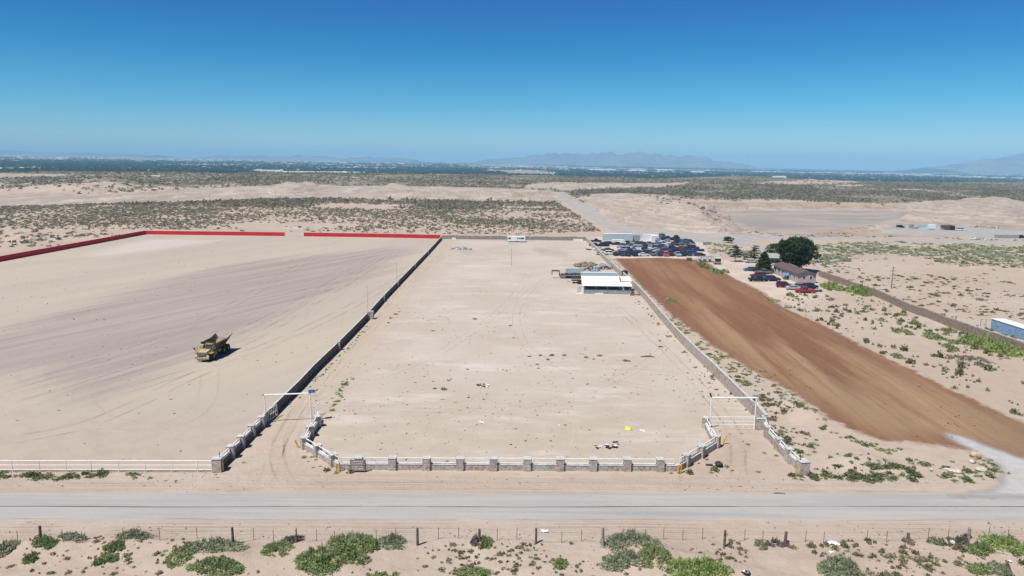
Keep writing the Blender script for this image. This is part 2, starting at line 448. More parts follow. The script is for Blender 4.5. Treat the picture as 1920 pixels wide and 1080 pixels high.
# ---------------------------------------------------------------- the ground
YARD = P0([(-320, 872), (400, 872), (420, 868), (500, 795), (600, 688), (826, 449), (824, 443), (272, 439), (0, 490), (-320, 552)])
LOT = P0([(500, 800), (600, 692), (832, 449), (960, 452), (1100, 452), (1103, 455), (1425, 792), (1340, 812), (1268, 884), (640, 884), (570, 845)])
BROWN = P0([(1153, 485), (1240, 484), (1318, 488), (1345, 505), (1375, 522), (1425, 545), (1475, 580), (1540, 608), (1600, 640), (1700, 690), (1800, 738), (1880, 775), (1945, 805), (1950, 862),
            (1890, 858), (1850, 852), (1790, 838), (1650, 826), (1600, 808), (1560, 790), (1500, 745), (1440, 712), (1400, 690), (1330, 645), (1260, 592), (1200, 535), (1168, 500)])
GRAVEL = P0([(1775, 812), (1810, 822), (1860, 840), (1910, 860), (2000, 880), (2100, 900), (2100, 931), (1780, 931), (1850, 921), (1880, 906), (1886, 890), (1868, 870), (1830, 852), (1795, 832)])
ROADFAR = P0([(1040, 363), (1062, 366), (1085, 379), (1110, 391), (1135, 408), (1160, 421), (1200, 430), (1300, 438), (1450, 444), (1640, 446), (1800, 450), (2050, 456), (2050, 463), (1800, 457), (1640, 452), (1480, 450),
              (1400, 452), (1452, 470), (1447, 476), (1385, 458), (1320, 455), (1200, 447), (1165, 441), (1125, 422), (1095, 404), (1060, 381)])
QUARRY = P0([(1350, 397), (1365, 388), (1500, 387), (1680, 387), (1730, 398), (1625, 424), (1550, 433), (1500, 437), (1440, 433), (1400, 414)])
CARYARD = P0([(1103, 455), (1112, 445), (1200, 444), (1318, 453), (1330, 484), (1150, 486)])
HOUSEYARD = P0([(1322, 500), (1350, 486), (1440, 492), (1530, 520), (1560, 552), (1500, 575), (1440, 556), (1380, 530)])
FARYARD = P0([(1640, 438), (1690, 424), (1800, 424), (1960, 440), (1960, 452), (1800, 444)])
GREYPATCH = P0([(-200, 660), (0, 622), (250, 545), (420, 500), (560, 482), (740, 462), (770, 472), (680, 520), (560, 580), (420, 640), (300, 705), (170, 760), (60, 700), (-200, 740)])
PALEPATCH = P0([(120, 484), (270, 447), (430, 450), (330, 468), (210, 482)])

BARE = [P([(-300, 360), (0, 362), (150, 366), (330, 357), (420, 352), (500, 349), (540, 341), (640, 349), (760, 349), (900, 352), (1000, 356), (1062, 362), (1062, 372), (1045, 378), (850, 373), (680, 371), (500, 372), (300, 379), (0, 386), (-300, 392)]),
        P([(985, 352), (1000, 345), (1100, 343), (1240, 343), (1290, 342), (1280, 347), (1130, 350), (1060, 356)]),
        P([(1420, 342), (1520, 337), (1640, 341), (1600, 344)]), P([(1780, 341), (1860, 338), (2050, 338), (2050, 343)]),
        P([(1090, 365), (1180, 362), (1290, 372), (1400, 400), (1470, 442), (1320, 446), (1180, 434), (1120, 405), (1085, 385)]),
        P([(1280, 378), (1700, 382), (1800, 372), (1900, 376), (2100, 382), (2100, 450), (1640, 445), (1440, 446), (1330, 400)]),
        P([(0, 327), (80, 326), (130, 329), (60, 332), (0, 334)]),
        P([(1560, 348), (1700, 352), (1850, 368), (1830, 370), (1690, 355), (1560, 350)])]
OCHRE = [P([(1270, 379), (1500, 379), (1690, 380), (1690, 384.5), (1500, 384), (1290, 383)]), P([(1500, 438), (1700, 440), (1690, 446), (1500, 448)]), P([(960, 364), (1030, 364), (1040, 367), (970, 368)])]

def zone_attrs(x, y):
    dist = np.maximum(y, 1)
    soft = 2 + dist * 0.012
    bare = np.zeros_like(x)
    for k, poly in enumerate(BARE):
        bare = np.maximum(bare, sm(sdf(poly, x, y) + soft * 1.2 * fbm(x / 25, y / 60, 90 + k), -soft * 0.4, soft * 0.4))
    for poly, h, w, s in MOUNDS:
        if s not in (9, 12, 13, 14):
            bare = np.maximum(bare, sm(sdf(poly, x, y) + 4 * fbm(x / 15, y / 30, 3), -5, 5))
    och = np.zeros_like(x)
    for poly in OCHRE: och = np.maximum(och, sm(sdf(poly, x, y), -4, 4))
    scrub = sm(y, 520, 900) * 0.75 * (1 - bare)
    u = x / dist
    rt = sm(u, 0.05, 0.2) * sm(y, 700, 900)
    scrub = np.clip(scrub + 0.25 * rt * (1 - bare), 0, 1)
    ye = 1780 + 720 * np.clip(u, -0.9, 0.9)
    valley = sm(y, ye + 600, ye + 1300)
    farp = sm(y, 9000 + 9000 * (u + 0.7), 13000 + 14000 * (u + 0.7))
    return dict(bare=bare, ochre=och, scrub=scrub * (1 - valley), valley=valley, far_plain=farp)

pys = np.arange(1120, 312, -1.7)
ang = PITCH + np.arctan((pys - 540) / F_PX)
rows = CAM_H / np.tan(ang)
rows = rows[rows < 5000]
rows = np.concatenate([np.arange(-30, rows[0] - 1, 6), rows, np.geomspace(rows[-1] * 1.04, 36000, 64)])
us = np.concatenate([np.linspace(-2.2, -0.85, 14)[:-1], np.linspace(-0.85, 0.85, 430), np.linspace(0.85, 2.2, 14)[1:]])
us = np.where(np.abs(us) > 0.85, us, us)
UU, YY = np.meshgrid(us, rows)
XX = UU * (YY + 60) * np.where(np.abs(UU) > 0.85, 1, 1)
far_lim = 0.80 * np.maximum(YY, 0) + 120
XX = np.clip(XX, -far_lim * 1.25, far_lim * 1.25)
XX = UU / 2.2 * 0 + np.sign(UU) * np.minimum(np.abs(XX), far_lim * 1.25)
x, y = XX.ravel(), YY.ravel()
z = ground_z(x, y)
nr, nc = XX.shape
idx = np.arange(nr * nc).reshape(nr, nc)
f = np.stack([idx[:-1, :-1], idx[:-1, 1:], idx[1:, 1:], idx[1:, :-1]], -1).reshape(-1, 4)
g = link('ground', np_mesh('ground', np.stack([x, y, z], 1), f, M['ground'], zone_attrs(x, y), True))
tag(g, kind='structure')

def sheet(name, poly, cell, mat, off=0.03, margin=3.0, label=None, extra=None, ymul=1.0):
    p = np.array(poly)
    x0, y0 = p.min(0) - margin; x1, y1 = p.max(0) + margin
    gx = np.arange(x0, x1 + cell, cell); gy = np.arange(y0, y1 + cell * ymul, cell * ymul)
    X, Y = np.meshgrid(gx, gy)
    d = sdf(poly, X, Y)
    nr, nc = X.shape
    idx = np.arange(nr * nc).reshape(nr, nc)
    keep = (np.maximum.reduce([d[:-1, :-1], d[1:, :-1], d[:-1, 1:], d[1:, 1:]]) > -margin)
    f = np.stack([idx[:-1, :-1], idx[:-1, 1:], idx[1:, 1:], idx[1:, :-1]], -1)[keep]
    used = np.unique(f); remap = -np.ones(nr * nc, int); remap[used] = np.arange(len(used))
    xx, yy, dd = X.ravel()[used], Y.ravel()[used], d.ravel()[used]
    rim = np.clip((dd + margin - 0.2) / (margin * 0.6), 0, 1)
    zz = ground_z(xx, yy) - 0.02 + (0.02 + off + np.maximum(0, yy - 150) * 0.0006) * rim
    at_ = zone_attrs(xx, yy); at_['edge'] = dd
    for k, q in (extra or {}).items(): at_[k] = sdf(q, xx, yy)
    o = link(name, np_mesh(name, np.stack([xx, yy, zz], 1), remap[f], mat, at_, True))
    tag(o, label, kind='structure')
    return o

def c_yard(t):
    c = t.mix(t.ramp(t.noise(t.pos((0.03, 0.006, 0), 0.42), 1, 5, 0.6), 0.35, 0.65), (0.400, 0.347, 0.281), (0.364, 0.319, 0.277))
    c = t.mix(t.ramp(t.noise(t.pos((0.35, 0.02, 0), 0.46), 1, 6, 0.65), 0.35, 0.8, 0, 0.5), c, (0.336, 0.288, 0.248))
    c = t.mix(t.ramp(t.noise(t.pos((0.5, 0.03, 0), 0.38), 1, 6, 0.65), 0.55, 0.8, 0, 0.4), c, (0.448, 0.394, 0.339))
    e = t.math('ADD', t.attr('grey_zone'), t.math('MULTIPLY', t.math('SUBTRACT', t.noise(t.pos((0.08, 0.008, 0), 0.42), 1, 6, 0.6), 0.5), 26))
    e2 = t.math('ADD', e, t.math('MULTIPLY', t.math('SUBTRACT', t.noise(t.pos((0.5, 0.02, 0), 0.46), 1, 5, 0.65), 0.5), 16))
    gr = t.mix(t.ramp(t.noise(t.pos((0.3, 0.015, 0), 0.46), 1, 6, 0.65), 0.35, 0.68), (0.262, 0.226, 0.203), (0.325, 0.283, 0.256))
    c = t.mix(t.ramp(e2, -6, 7, 0, 0.95), c, gr)
    e = t.math('ADD', t.attr('pale_zone'), t.math('MULTIPLY', t.math('SUBTRACT', t.noise(t.pos((0.1, 0.02, 0)), 1, 6, 0.6), 0.5), 16))
    c = t.mix(t.ramp(e, -2, 9, 0, 0.55), c, (0.480, 0.433, 0.413))
    # wheel tracks looping round the truck
    d = t.n('ShaderNodeVectorMath', operation='DISTANCE'); t.set(d.inputs[0], t.pos((1, 0.55, 0))); d.inputs[1].default_value = (-70, 78, 0)
    w = t.math('SINE', t.math('MULTIPLY', d.outputs['Value'], 2.2))
    k = t.math('MULTIPLY', t.ramp(w, 0.6, 1.0), t.math('MULTIPLY', t.ramp(d.outputs['Value'], 26, 24), t.ramp(t.noise(t.pos(), 0.08, 3), 0.45, 0.65)))
    c = t.mix(t.math('MULTIPLY', k, 0.22), c, (0.240, 0.205, 0.182))
    # sandier towards the front fence
    sx = t.n('ShaderNodeSeparateXYZ'); t.set(sx.inputs[0], t.n('ShaderNodeNewGeometry').outputs['Position'])
    yy = t.math('ADD', sx.outputs[1], t.math('MULTIPLY', t.noise(t.pos(), 0.05, 3), 30))
    return t.mix(t.ramp(yy, 128, 95, 0, 0.75), c, t.mix(t.ramp(t.noise(t.pos(), 0.3, 5), 0.4, 0.7), (0.376, 0.318, 0.264), (0.331, 0.279, 0.231)))

def c_lot(t):
    sx = t.n('ShaderNodeSeparateXYZ'); t.set(sx.inputs[0], t.n('ShaderNodeNewGeometry').outputs['Position'])
    c = t.mix(t.ramp(t.noise(t.pos((0.04, 0.03, 0)), 1, 5, 0.6), 0.35, 0.65), (0.392, 0.336, 0.285), (0.432, 0.380, 0.335))
    c = t.mix(t.ramp(t.noise(t.pos((0.12, 0.3, 0)), 1, 6, 0.65), 0.5, 0.75, 0, 0.5), c, (0.352, 0.296, 0.242))
    c = t.mix(t.ramp(t.noise(t.pos((0.5, 1.6, 0)), 1, 5, 0.65), 0.55, 0.8, 0, 0.35), c, (0.480, 0.432, 0.382))
    k = t.math('MULTIPLY', t.ramp(t.noise(t.pos((0.06, 0.02, 0)), 1, 3), 0.54, 0.62), t.ramp(sx.outputs[1], 240, 290, 0, 0.6))
    c = t.mix(k, c, (0.296, 0.272, 0.242))
    yy = t.math('ADD', sx.outputs[1], t.math('MULTIPLY', t.noise(t.pos((1, 0.6, 0)), 0.06, 5, 0.6), 44))
    front = t.mix(t.ramp(t.noise(t.pos((0.2, 0.35, 0)), 1, 5, 0.6), 0.4, 0.7), (0.376, 0.323, 0.265), (0.411, 0.361, 0.305))
    c = t.mix(t.ramp(yy, 140, 116, 0, 0.95), c, front)
    c = t.mix(t.ramp(t.noise(t.pos((0.05, 0.13, 0)), 1, 7, 0.7), 0.5, 0.68, 0, 0.7), c, (0.50, 0.455, 0.425))
    c = t.mix(t.ramp(t.noise(t.pos((0.10, 0.22, 0)), 1, 7, 0.72), 0.52, 0.72, 0, 0.42), c, (0.355, 0.29, 0.235))
    c = t.mix(t.ramp(t.noise(t.pos((1.5, 0.05, 0), 0.15), 1, 4, 0.6), 0.6, 0.75, 0, 0.3), c, (0.47, 0.42, 0.37))
    # driveway wheel tracks beside the left wall
    xx = t.math('ADD', sx.outputs[0], t.math('MULTIPLY', t.noise(t.pos((0, 0.02, 0)), 1, 2), 6))
    return t.mix(t.ramp(xx, -18, -28, 0, 0.7), c, t.mix(t.ramp(t.noise(t.pos((1.2, 0.03, 0)), 1, 4), 0.45, 0.6), (0.400, 0.328, 0.254), (0.368, 0.308, 0.250)))

def c_brown(t):
    sx = t.n('ShaderNodeSeparateXYZ'); t.set(sx.inputs[0], t.n('ShaderNodeNewGeometry').outputs['Position'])
    c = t.mix(t.ramp(t.noise(t.pos((0.085, 0.008, 0), 0.03), 1, 5, 0.6), 0.42, 0.58), (0.168, 0.083, 0.045), (0.300, 0.192, 0.112))
    c = t.mix(t.ramp(t.math('ADD', sx.outputs[1], t.math('MULTIPLY', t.noise(t.pos((0.05, 0.02, 0)), 1, 4), 60)), 210, 160, 0.55, 0), c, (0.200, 0.088, 0.046))
    c = t.mix(t.ramp(t.noise(t.pos((0.5, 0.012, 0), 0.06), 1, 6, 0.7), 0.46, 0.70, 0, 0.55), c, (0.145, 0.075, 0.045))
    c = t.mix(t.ramp(t.noise(t.pos((0.9, 0.02, 0), -0.02), 1, 6, 0.7), 0.52, 0.75, 0, 0.45), c, (0.29, 0.21, 0.135))
    c = t.mix(t.ramp(t.noise(t.pos(), 0.5, 6, 0.7), 0.5, 0.8, 0, 0.5), c, (0.15, 0.09, 0.06))
    c = t.mix(t.ramp(t.noise(t.pos(), 3.0, 6, 0.75), 0.5, 0.8, 0, 0.5), c, (0.26, 0.17, 0.11))
    e = t.math('ADD', t.attr('edge'), t.math('MULTIPLY', t.noise(t.pos((0.12, 0.02, 0)), 1, 4), 10))
    c = t.mix(t.ramp(e, 13, 5, 0, 0.7), c, t.mix(t.ramp(t.noise(t.pos((0.7, 0.03, 0)), 1, 5, 0.7), 0.4, 0.65), (0.155, 0.075, 0.046), (0.205, 0.115, 0.07)))
    k = t.math('MULTIPLY', t.ramp(sx.outputs[1], 125, 92, 0, 0.55), t.ramp(t.noise(t.pos((0.2, 0.03, 0)), 1, 4), 0.40, 0.6))
    return t.mix(k, c, (0.21, 0.15, 0.09))

def c_road(t):
    c = t.mix(t.ramp(t.noise(t.pos((0.04, 0.6, 0)), 1, 5), 0.35, 0.7), (0.305, 0.30, 0.295), (0.365, 0.35, 0.335))
    c = t.mix(t.ramp(t.noise(t.pos((0.12, 1.3, 0)), 1, 6, 0.65), 0.52, 0.72, 0, 0.6), c, (0.42, 0.375, 0.33))
    c = t.mix(t.ramp(t.noise(t.pos((0.02, 0.9, 3)), 1, 4, 0.6), 0.5, 0.65, 0, 0.45), c, (0.255, 0.25, 0.25))
    v = t.n('ShaderNodeTexVoronoi', feature='DISTANCE_TO_EDGE'); w = t.n('ShaderNodeVectorMath', operation='ADD'); nn = t.n('ShaderNodeTexNoise'); t.set(nn.inputs['Vector'], t.pos()); nn.inputs['Scale'].default_value = 0.8
    t.set(w.inputs[0], t.pos((0.35, 0.5, 0))); t.set(w.inputs[1], nn.outputs['Color']); t.set(v.inputs['Vector'], w.outputs[0])
    k = t.math('MULTIPLY', t.ramp(v.outputs[0], 0.018, 0.0), t.ramp(t.noise(t.pos((0.08, 0.08, 0)), 1, 3), 0.5, 0.62, 0, 0.6))
    c = t.mix(k, c, (0.14, 0.135, 0.13))
    return t.mix(t.ramp(t.noise(t.pos(), 3, 5, 0.7), 0.5, 0.75, 0, 0.4), c, (0.27, 0.262, 0.255))

def c_gravel(t):
    c = t.mix(t.ramp(t.noise(t.pos(), 0.2, 5), 0.35, 0.65), (0.336, 0.328, 0.312), (0.288, 0.272, 0.257))
    return t.mix(t.ramp(t.noise(t.pos(), 3, 4, 0.7), 0.5, 0.8, 0, 0.4), c, (0.384, 0.368, 0.343))

def c_quarry(t):
    c = t.mix(t.ramp(t.noise(t.pos((0.02, 0.03, 0)), 1, 5), 0.35, 0.65), (0.248, 0.220, 0.203), (0.320, 0.280, 0.246))
    c = t.mix(t.ramp(t.noise(t.pos((0.01, 0.06, 0)), 1, 5, 0.7), 0.5, 0.7, 0, 0.6), c, (0.216, 0.192, 0.179))
    return t.mix(t.ramp(t.noise(t.pos((0.02, 0.1, 0)), 1, 5, 0.7), 0.62, 0.75, 0, 0.6), c, (0.376, 0.320, 0.265))

sheet('earth_yard', YARD, 2.0, sheet_mat('graded_earth', c_yard, 0.5, 1.5), 0.03, 2, None, {'grey_zone': GREYPATCH, 'pale_zone': PALEPATCH})
sheet('dirt_lot', LOT, 1.5, sheet_mat('caliche_dirt', c_lot, 0.8, 2.5), 0.034, 2)
sheet('brown_field', BROWN, 1.25, sheet_mat('brown_mulch', c_brown, 0.7, 4.5, 0.4, 0.6), 0.04, 2.5)
sheet('gravel_drive', GRAVEL, 0.7, sheet_mat('pale_gravel', lambda t: t.mix(t.ramp(t.noise(t.pos(), 0.5, 5, 0.7), 0.4, 0.65), (0.40, 0.395, 0.385), (0.34, 0.33, 0.32)), 1.0, 3.0, 0.25, alpha=True), 0.055, 3)
sheet('gravel_road', ROADFAR, 2.5, sheet_mat('dusty_gravel', c_gravel, 1.2, 3.0, 0.1, strength=0.85), 0.05, 4)
sheet('quarry_floor', QUARRY, 5.0, sheet_mat('grey_clay', c_quarry, 5, 22, 0.04), 0.10, 10)
sheet('car_yard_ground', CARYARD, 2.0, sheet_mat('car_yard_dirt', lambda t: t.mix(t.ramp(t.noise(t.pos(), 0.2, 5), 0.4, 0.6), (0.42, 0.37, 0.33), (0.50, 0.43, 0.37)), 1.0, 3.0), 0.03, 3)
sheet('house_yard_ground', HOUSEYARD, 1.5, sheet_mat('house_yard_dirt', lambda t: t.mix(t.ramp(t.noise(t.pos(), 0.15, 5), 0.4, 0.6), (0.47, 0.40, 0.34), (0.42, 0.35, 0.28)), 2.0, 8.0, 0.1), 0.03, 3)
sheet('far_yard_ground', FARYARD, 3.0, sheet_mat('far_yard_dirt', c_gravel, 3.0, 10.0, 0.05), 0.03, 5)

yr0, yr1 = P0([(960, 974)])[0][1], P0([(960, 925)])[0][1]
rx0, ry0 = P0([(0, 949.5)])[0]; rx1, ry1 = P0([(1920, 949.5)])[0]
rs = (ry1 - ry0) / (rx1 - rx0); hw = (yr1 - yr0) / 2
yc = lambda X: ry0 + rs * (X - rx0)
ROAD = [(-260, yc(-260) - hw), (260, yc(260) - hw), (260, yc(260) + hw), (-260, yc(-260) + hw)]
sheet('road', ROAD, 1.0, sheet_mat('sandy_asphalt', c_road, 0.35, 2.2, 0.12, 0.12), 0.03, 1.5)
# the dark seam between the two lanes: a thin sheet over the road
sv = []; sf = []
xs_ = np.arange(-110, 110, 0.5)
for i, X in enumerate(xs_):
    wv = 0.10 * (0.35 + 0.9 * float(vnoise(X * 0.4, 3, 5)) + (0.6 if float(vnoise(X * 0.05, 9, 6)) > 0.5 else 0)); wob = 0.16 * float(fbm(X * 0.06, 1, 7))
    for s in (-1, 1):
        yy = yc(X) - 0.12 + wob + s * wv / 2; sv.append((X, yy, gz(X, yy) + 0.036))
    if i: sf.append((2 * i - 2, 2 * i, 2 * i + 1, 2 * i - 1))
seam = MB().add(sv, sf)
tag(seam.build('road_seam', plain('seam_tar', (0.10, 0.095, 0.095), 0.8, 0.2, 1.0)), kind='structure')

# ---------------------------------------------------------------- vegetation
def cluster(n, size, seed, flat=0.75, hollow=0.35, up=0.3):
    """n leaf triangles spread through a dome of radius 1"""
    r = np.random.default_rng(seed)
    d = r.normal(size=(n, 3)); d[:, 2] = np.abs(d[:, 2]); d /= np.linalg.norm(d, axis=1, keepdims=True)
    rad = (hollow + (1 - hollow) * r.random((n, 1)) ** 0.6) * (0.8 + 0.35 * r.random((n, 1)))
    c = d * rad; c[:, 2] *= flat
    a = r.normal(size=(n, 3)); a[:, 2] += up; a /= np.linalg.norm(a, axis=1, keepdims=True)
    b = np.cross(a, r.normal(size=(n, 3))); b /= np.linalg.norm(b, axis=1, keepdims=True)
    s = size * (0.6 + 0.8 * r.random((n, 1)))
    v = np.stack([c - b * s * 0.5, c + b * s * 0.5, c + a * s * 1.15], 1)
    v[..., 2] = np.maximum(v[..., 2], -0.04)
    return v.reshape(-1, 3)

def joined(name, pts, tmpl, mat, label=None, tint=None, cat=None, kind='stuff', sink=0.03):
    """pts rows: x, y, z, rx, rz (half width, height); every clump gets one of the templates"""
    r = np.random.default_rng(len(pts))
    n = len(pts); k = r.integers(0, len(tmpl), n); rot = r.random(n) * 6.283
    tint = r.random(n) if tint is None else tint
    V = []; T = []
    for j, tm in enumerate(tmpl):
        s = np.where(k == j)[0]
        if not len(s): continue
        c, sn = np.cos(rot[s])[:, None], np.sin(rot[s])[:, None]
        X = (tm[None, :, 0] * c - tm[None, :, 1] * sn) * pts[s, 3][:, None] + pts[s, 0][:, None]
        Y = (tm[None, :, 0] * sn + tm[None, :, 1] * c) * pts[s, 3][:, None] + pts[s, 1][:, None]
        Z = tm[None, :, 2] * pts[s, 4][:, None] + pts[s, 2][:, None] - sink
        V.append(np.stack([X, Y, Z], -1).reshape(-1, 3)); T.append(np.repeat(tint[s], len(tm)))
    V = np.concatenate(V); T = np.concatenate(T)
    o = link(name, np_mesh(name, V, np.arange(len(V)).reshape(-1, 3), mat, {'tint': T}))
    return tag(o, label, cat, kind=kind)

M['scrub'] = leaf_mat('scrub_leaves', (0.17, 0.165, 0.10), (0.23, 0.21, 0.13), (0.31, 0.265, 0.18))
M['scrub_far'] = leaf_mat('scrub_leaves_far', (0.24, 0.225, 0.16), (0.31, 0.28, 0.20), (0.42, 0.365, 0.28))
M['green'] = leaf_mat('green_leaves', (0.22, 0.30, 0.12), (0.31, 0.39, 0.16), (0.44, 0.42, 0.27))
M['bright'] = leaf_mat('bright_leaves', (0.27, 0.37, 0.12), (0.36, 0.45, 0.15), (0.46, 0.47, 0.24))
M['sage'] = leaf_mat('grey_green_leaves', (0.26, 0.31, 0.19), (0.34, 0.38, 0.24), (0.46, 0.43, 0.32))
M['tuft'] = leaf_mat('tuft_leaves', (0.19, 0.18, 0.11), (0.25, 0.225, 0.14), (0.32, 0.27, 0.19), 'rand')
M['tuft_green'] = leaf_mat('green_tuft_leaves', (0.12, 0.16, 0.07), (0.17, 0.20, 0.095), (0.23, 0.225, 0.13), 'rand')
M['twig'] = leaf_mat('dead_twigs', (0.20, 0.17, 0.15), (0.25, 0.22, 0.20), (0.29, 0.26, 0.24), 'rand')

LOD0 = [cluster(46, 0.42, 100 + i) for i in range(6)]
LOD1 = [cluster(16, 0.75, 120 + i, 0.8) for i in range(6)]
LOD2 = [cluster(7, 1.15, 140 + i, 0.8, 0.2) for i in range(6)]

def blocked(x, y, polys, m=0.0):
    b = np.zeros(x.shape, bool)
    for p in polys: b |= sdf(p, x, y) > -m
    return b

def scatter(px_poly, spacing, seed, clump=0.0, cl_scale=30.0, avoid=(), m=0.0, fade=None):
    poly = P(px_poly); p = np.array(poly); r = np.random.default_rng(seed)
    x0, y0 = p.min(0); x1, y1 = p.max(0)
    n = int((x1 - x0) * (y1 - y0) / spacing ** 2)
    x = x0 + (x1 - x0) * r.random(n); y = y0 + (y1 - y0) * r.random(n)
    k = sdf(poly, x, y) > 0
    if clump: k &= (fbm(x / cl_scale, y / cl_scale, seed) * 1.6 + 0.5) > r.random(n) * clump
    if fade is not None: k &= r.random(n) < fade(x, y)
    k &= ~blocked(x, y, avoid, m)
    return x[k], y[k]

def shrub_field(name, label, xy, lo, hi, tmpl, mat, hk=0.75, seed=1, power=2.0):
    x, y = xy; r = np.random.default_rng(seed)
    s = lo + (hi - lo) * r.random(len(x)) ** power
    pts = np.stack([x, y, ground_z(x, y), s, s * hk * (0.7 + 0.6 * r.random(len(x)))], 1)
    return joined(name, pts, tmpl, mat, label)

roads = [ROADFAR, CARYARD, QUARRY, BROWN, YARD, LOT, GRAVEL, HOUSEYARD]
bare_all = BARE[:1] + BARE[4:6]
dens = lambda x, y: sm(y, 338, 400) * 0.72 + 0.28
Z1 = [(-300, 392), (0, 387), (300, 380), (500, 373), (700, 373), (900, 377), (1045, 381), (1095, 410), (1128, 434), (1000, 440), (830, 439), (272, 431), (0, 430), (-300, 440)]
a = scatter(Z1, 1.6, 5, 1.25, 60, roads, 2, dens)
near = a[1] < 520
shrub_field('desert_scrub', 'grey green creosote scrub on the plain behind the red wall', (a[0][near], a[1][near]), 0.3, 1.15, LOD1, M['scrub_far'], 0.8, 3, 2.0)
shrub_field('distant_scrub', 'dense scrub towards the pale spoil banks', (a[0][~near], a[1][~near]), 0.4, 1.4, LOD2, M['scrub_far'], 0.8, 4, 1.5)
a = scatter([(1090, 386), (1062, 366), (1100, 357), (1280, 352), (1440, 347), (1600, 350), (2100, 356), (2100, 382), (1840, 373), (1700, 380), (1500, 378), (1330, 377), (1260, 379), (1180, 362), (1110, 364)], 2.6, 6, 1.15, 90, roads + [MOUNDS[0][0]], 2)
shrub_field('scrub_belt', 'olive green scrub belt behind the quarry pit', a, 0.5, 1.6, LOD2, M['scrub_far'], 0.8, 5, 1.2)
hr = np.random.default_rng(17); nh = 135000
hy = np.sqrt(610 ** 2 + (2450 ** 2 - 610 ** 2) * hr.random(nh)); hu = (hr.random(nh) - 0.5) * 1.7; hx = hu * hy
k = (hy < 1830 + 720 * hu) & ((fbm(hx / 110, hy / 160, 5) + 0.45 + 0.5 * fbm(hx / 30, hy / 40, 6)) > hr.random(nh) * 0.9) & ~blocked(hx, hy, BARE + roads + [MOUNDS[0][0], MOUNDS[1][0]] + [m_[0] for m_ in MOUNDS[3:8]] + [MOUNDS[9][0]], 3) & ((hy > 1000) | (hu < 0.06) | (hr.random(nh) < 0.5))
a = (hx[k], hy[k])
shrub_field('horizon_scrub', 'scrub on the low hills at the edge of the plain', a, 0.8, 2.4, [cluster(5, 1.3, 160 + i, 0.8, 0.2) for i in range(6)], M['scrub_far'], 0.65, 6, 1.4)
a = scatter([(1150, 378), (1200, 368), (1290, 378), (1380, 405), (1340, 420), (1250, 400)], 5.0, 8, 1.0, 30)
shrub_field('mound_scrub', 'sparse scrub on top of the sand mound', a, 0.4, 1.2, LOD1, M['scrub'], 0.7, 7)
a = scatter([(1400, 446), (1560, 448), (2000, 462), (2000, 500), (1800, 500), (1660, 480), (1540, 500), (1535, 470), (1440, 462)], 1.45, 9, 1.2, 25, roads, 1)
shrub_field('right_plain_scrub', 'yellow green brush on the sandy plain right of the big tree', a, 0.3, 1.35, LOD1, M['sage'], 0.5, 8, 1.6)
a = scatter([(1322, 455), (1380, 460), (1440, 478), (1440, 470), (1530, 470), (1530, 500), (1440, 488), (1350, 480), (1310, 472)], 1.7, 10, 1.2, 12, roads, 0.5)
shrub_field('weed_patch', 'yellow green weeds behind the house trees', a, 0.3, 1.2, LOD1, M['sage'], 0.6, 9, 1.4)
a = scatter([(1540, 500), (1680, 480), (2000, 490), (2000, 690), (1850, 630), (1700, 568), (1560, 515)], 1.8, 11, 1.3, 14, roads, 1)
shrub_field('sparse_brush', 'small dry shrubs scattered right of the long rock wall', a, 0.2, 0.9, LOD1, M['scrub'], 0.6, 10, 2.2)
a = scatter([(-200, 434), (268, 434), (0, 484), (-200, 520)], 4.2, 12, 1.2, 16)
shrub_field('outer_brush', 'dark shrubs on the sand outside the left red wall', a, 0.4, 1.8, LOD1, M['scrub_far'], 0.7, 11, 1.4)
a = scatter([(1500, 436), (1650, 442), (2000, 452), (2000, 460), (1500, 450), (1300, 446), (1330, 440)], 3.4, 13, 1.2, 12, roads, 1)
shrub_field('bank_brush', 'brush along the ochre bank in front of the quarry', a, 0.3, 1.0, LOD1, M['scrub'], 0.6, 12, 2)

# single plants: kept as things, the 300 largest of them; smaller ones join the ground cover
TUFTS = []          # (x, y, radius, height, material key, label, group)
def tuft(x, y, r, h, mk, label, group): TUFTS.append((float(x), float(y), r, h, mk, label, group))
def tufts_px(lst, mk, label, group):
    for px, py, w in lst:
        p = at(px, py); d = math.hypot(p.y, CAM_H)
        tuft(p.x, p.y, max(0.12, w / 2 / F_PX * d), max(0.10, w * 0.36 / F_PX * d), mk, label, group)

r = np.random.default_rng(5)
fx, fy = scatter([(-120, 1006), (660, 1012), (660, 1110), (-150, 1110)], 1.05, 51, 1.35, 6)
for X, Y in zip(fx, fy): tuft(X, Y, 0.12 + 0.35 * r.random() ** 2, 0.12 + 0.2 * r.random(), 'tuft' if r.random() < .7 else 'tuft_green', 'small olive tuft on the smooth sand left of the tall dune bush', 'tufts in the left foreground sand')
fx, fy = scatter([(660, 1012), (1400, 1014), (1400, 1110), (660, 1110)], 0.62, 52, 1.25, 5)
for X, Y in zip(fx, fy): tuft(X, Y, 0.12 + 0.30 * r.random() ** 2, 0.12 + 0.18 * r.random(), 'tuft', 'small dry tuft in the middle foreground sand below the wire fence', 'tufts in the middle foreground sand')
fx, fy = scatter([(1400, 1014), (2030, 1012), (2060, 1110), (1400, 1110)], 0.80, 53, 1.2, 5)
for X, Y in zip(fx, fy): tuft(X, Y, 0.15 + 0.42 * r.random() ** 1.6, 0.15 + 0.25 * r.random(), 'tuft' if r.random() < .75 else 'tuft_green', 'rounded olive tuft in the right foreground sand below the wire fence', 'tufts in the right foreground sand')
a = scatter([(1442, 562), (1520, 545), (1545, 530), (1700, 585), (1850, 645), (2000, 700), (2000, 860), (1945, 800), (1800, 735), (1600, 636), (1500, 596)], 1.75, 54, 1.25, 7, [BROWN], 0.3)
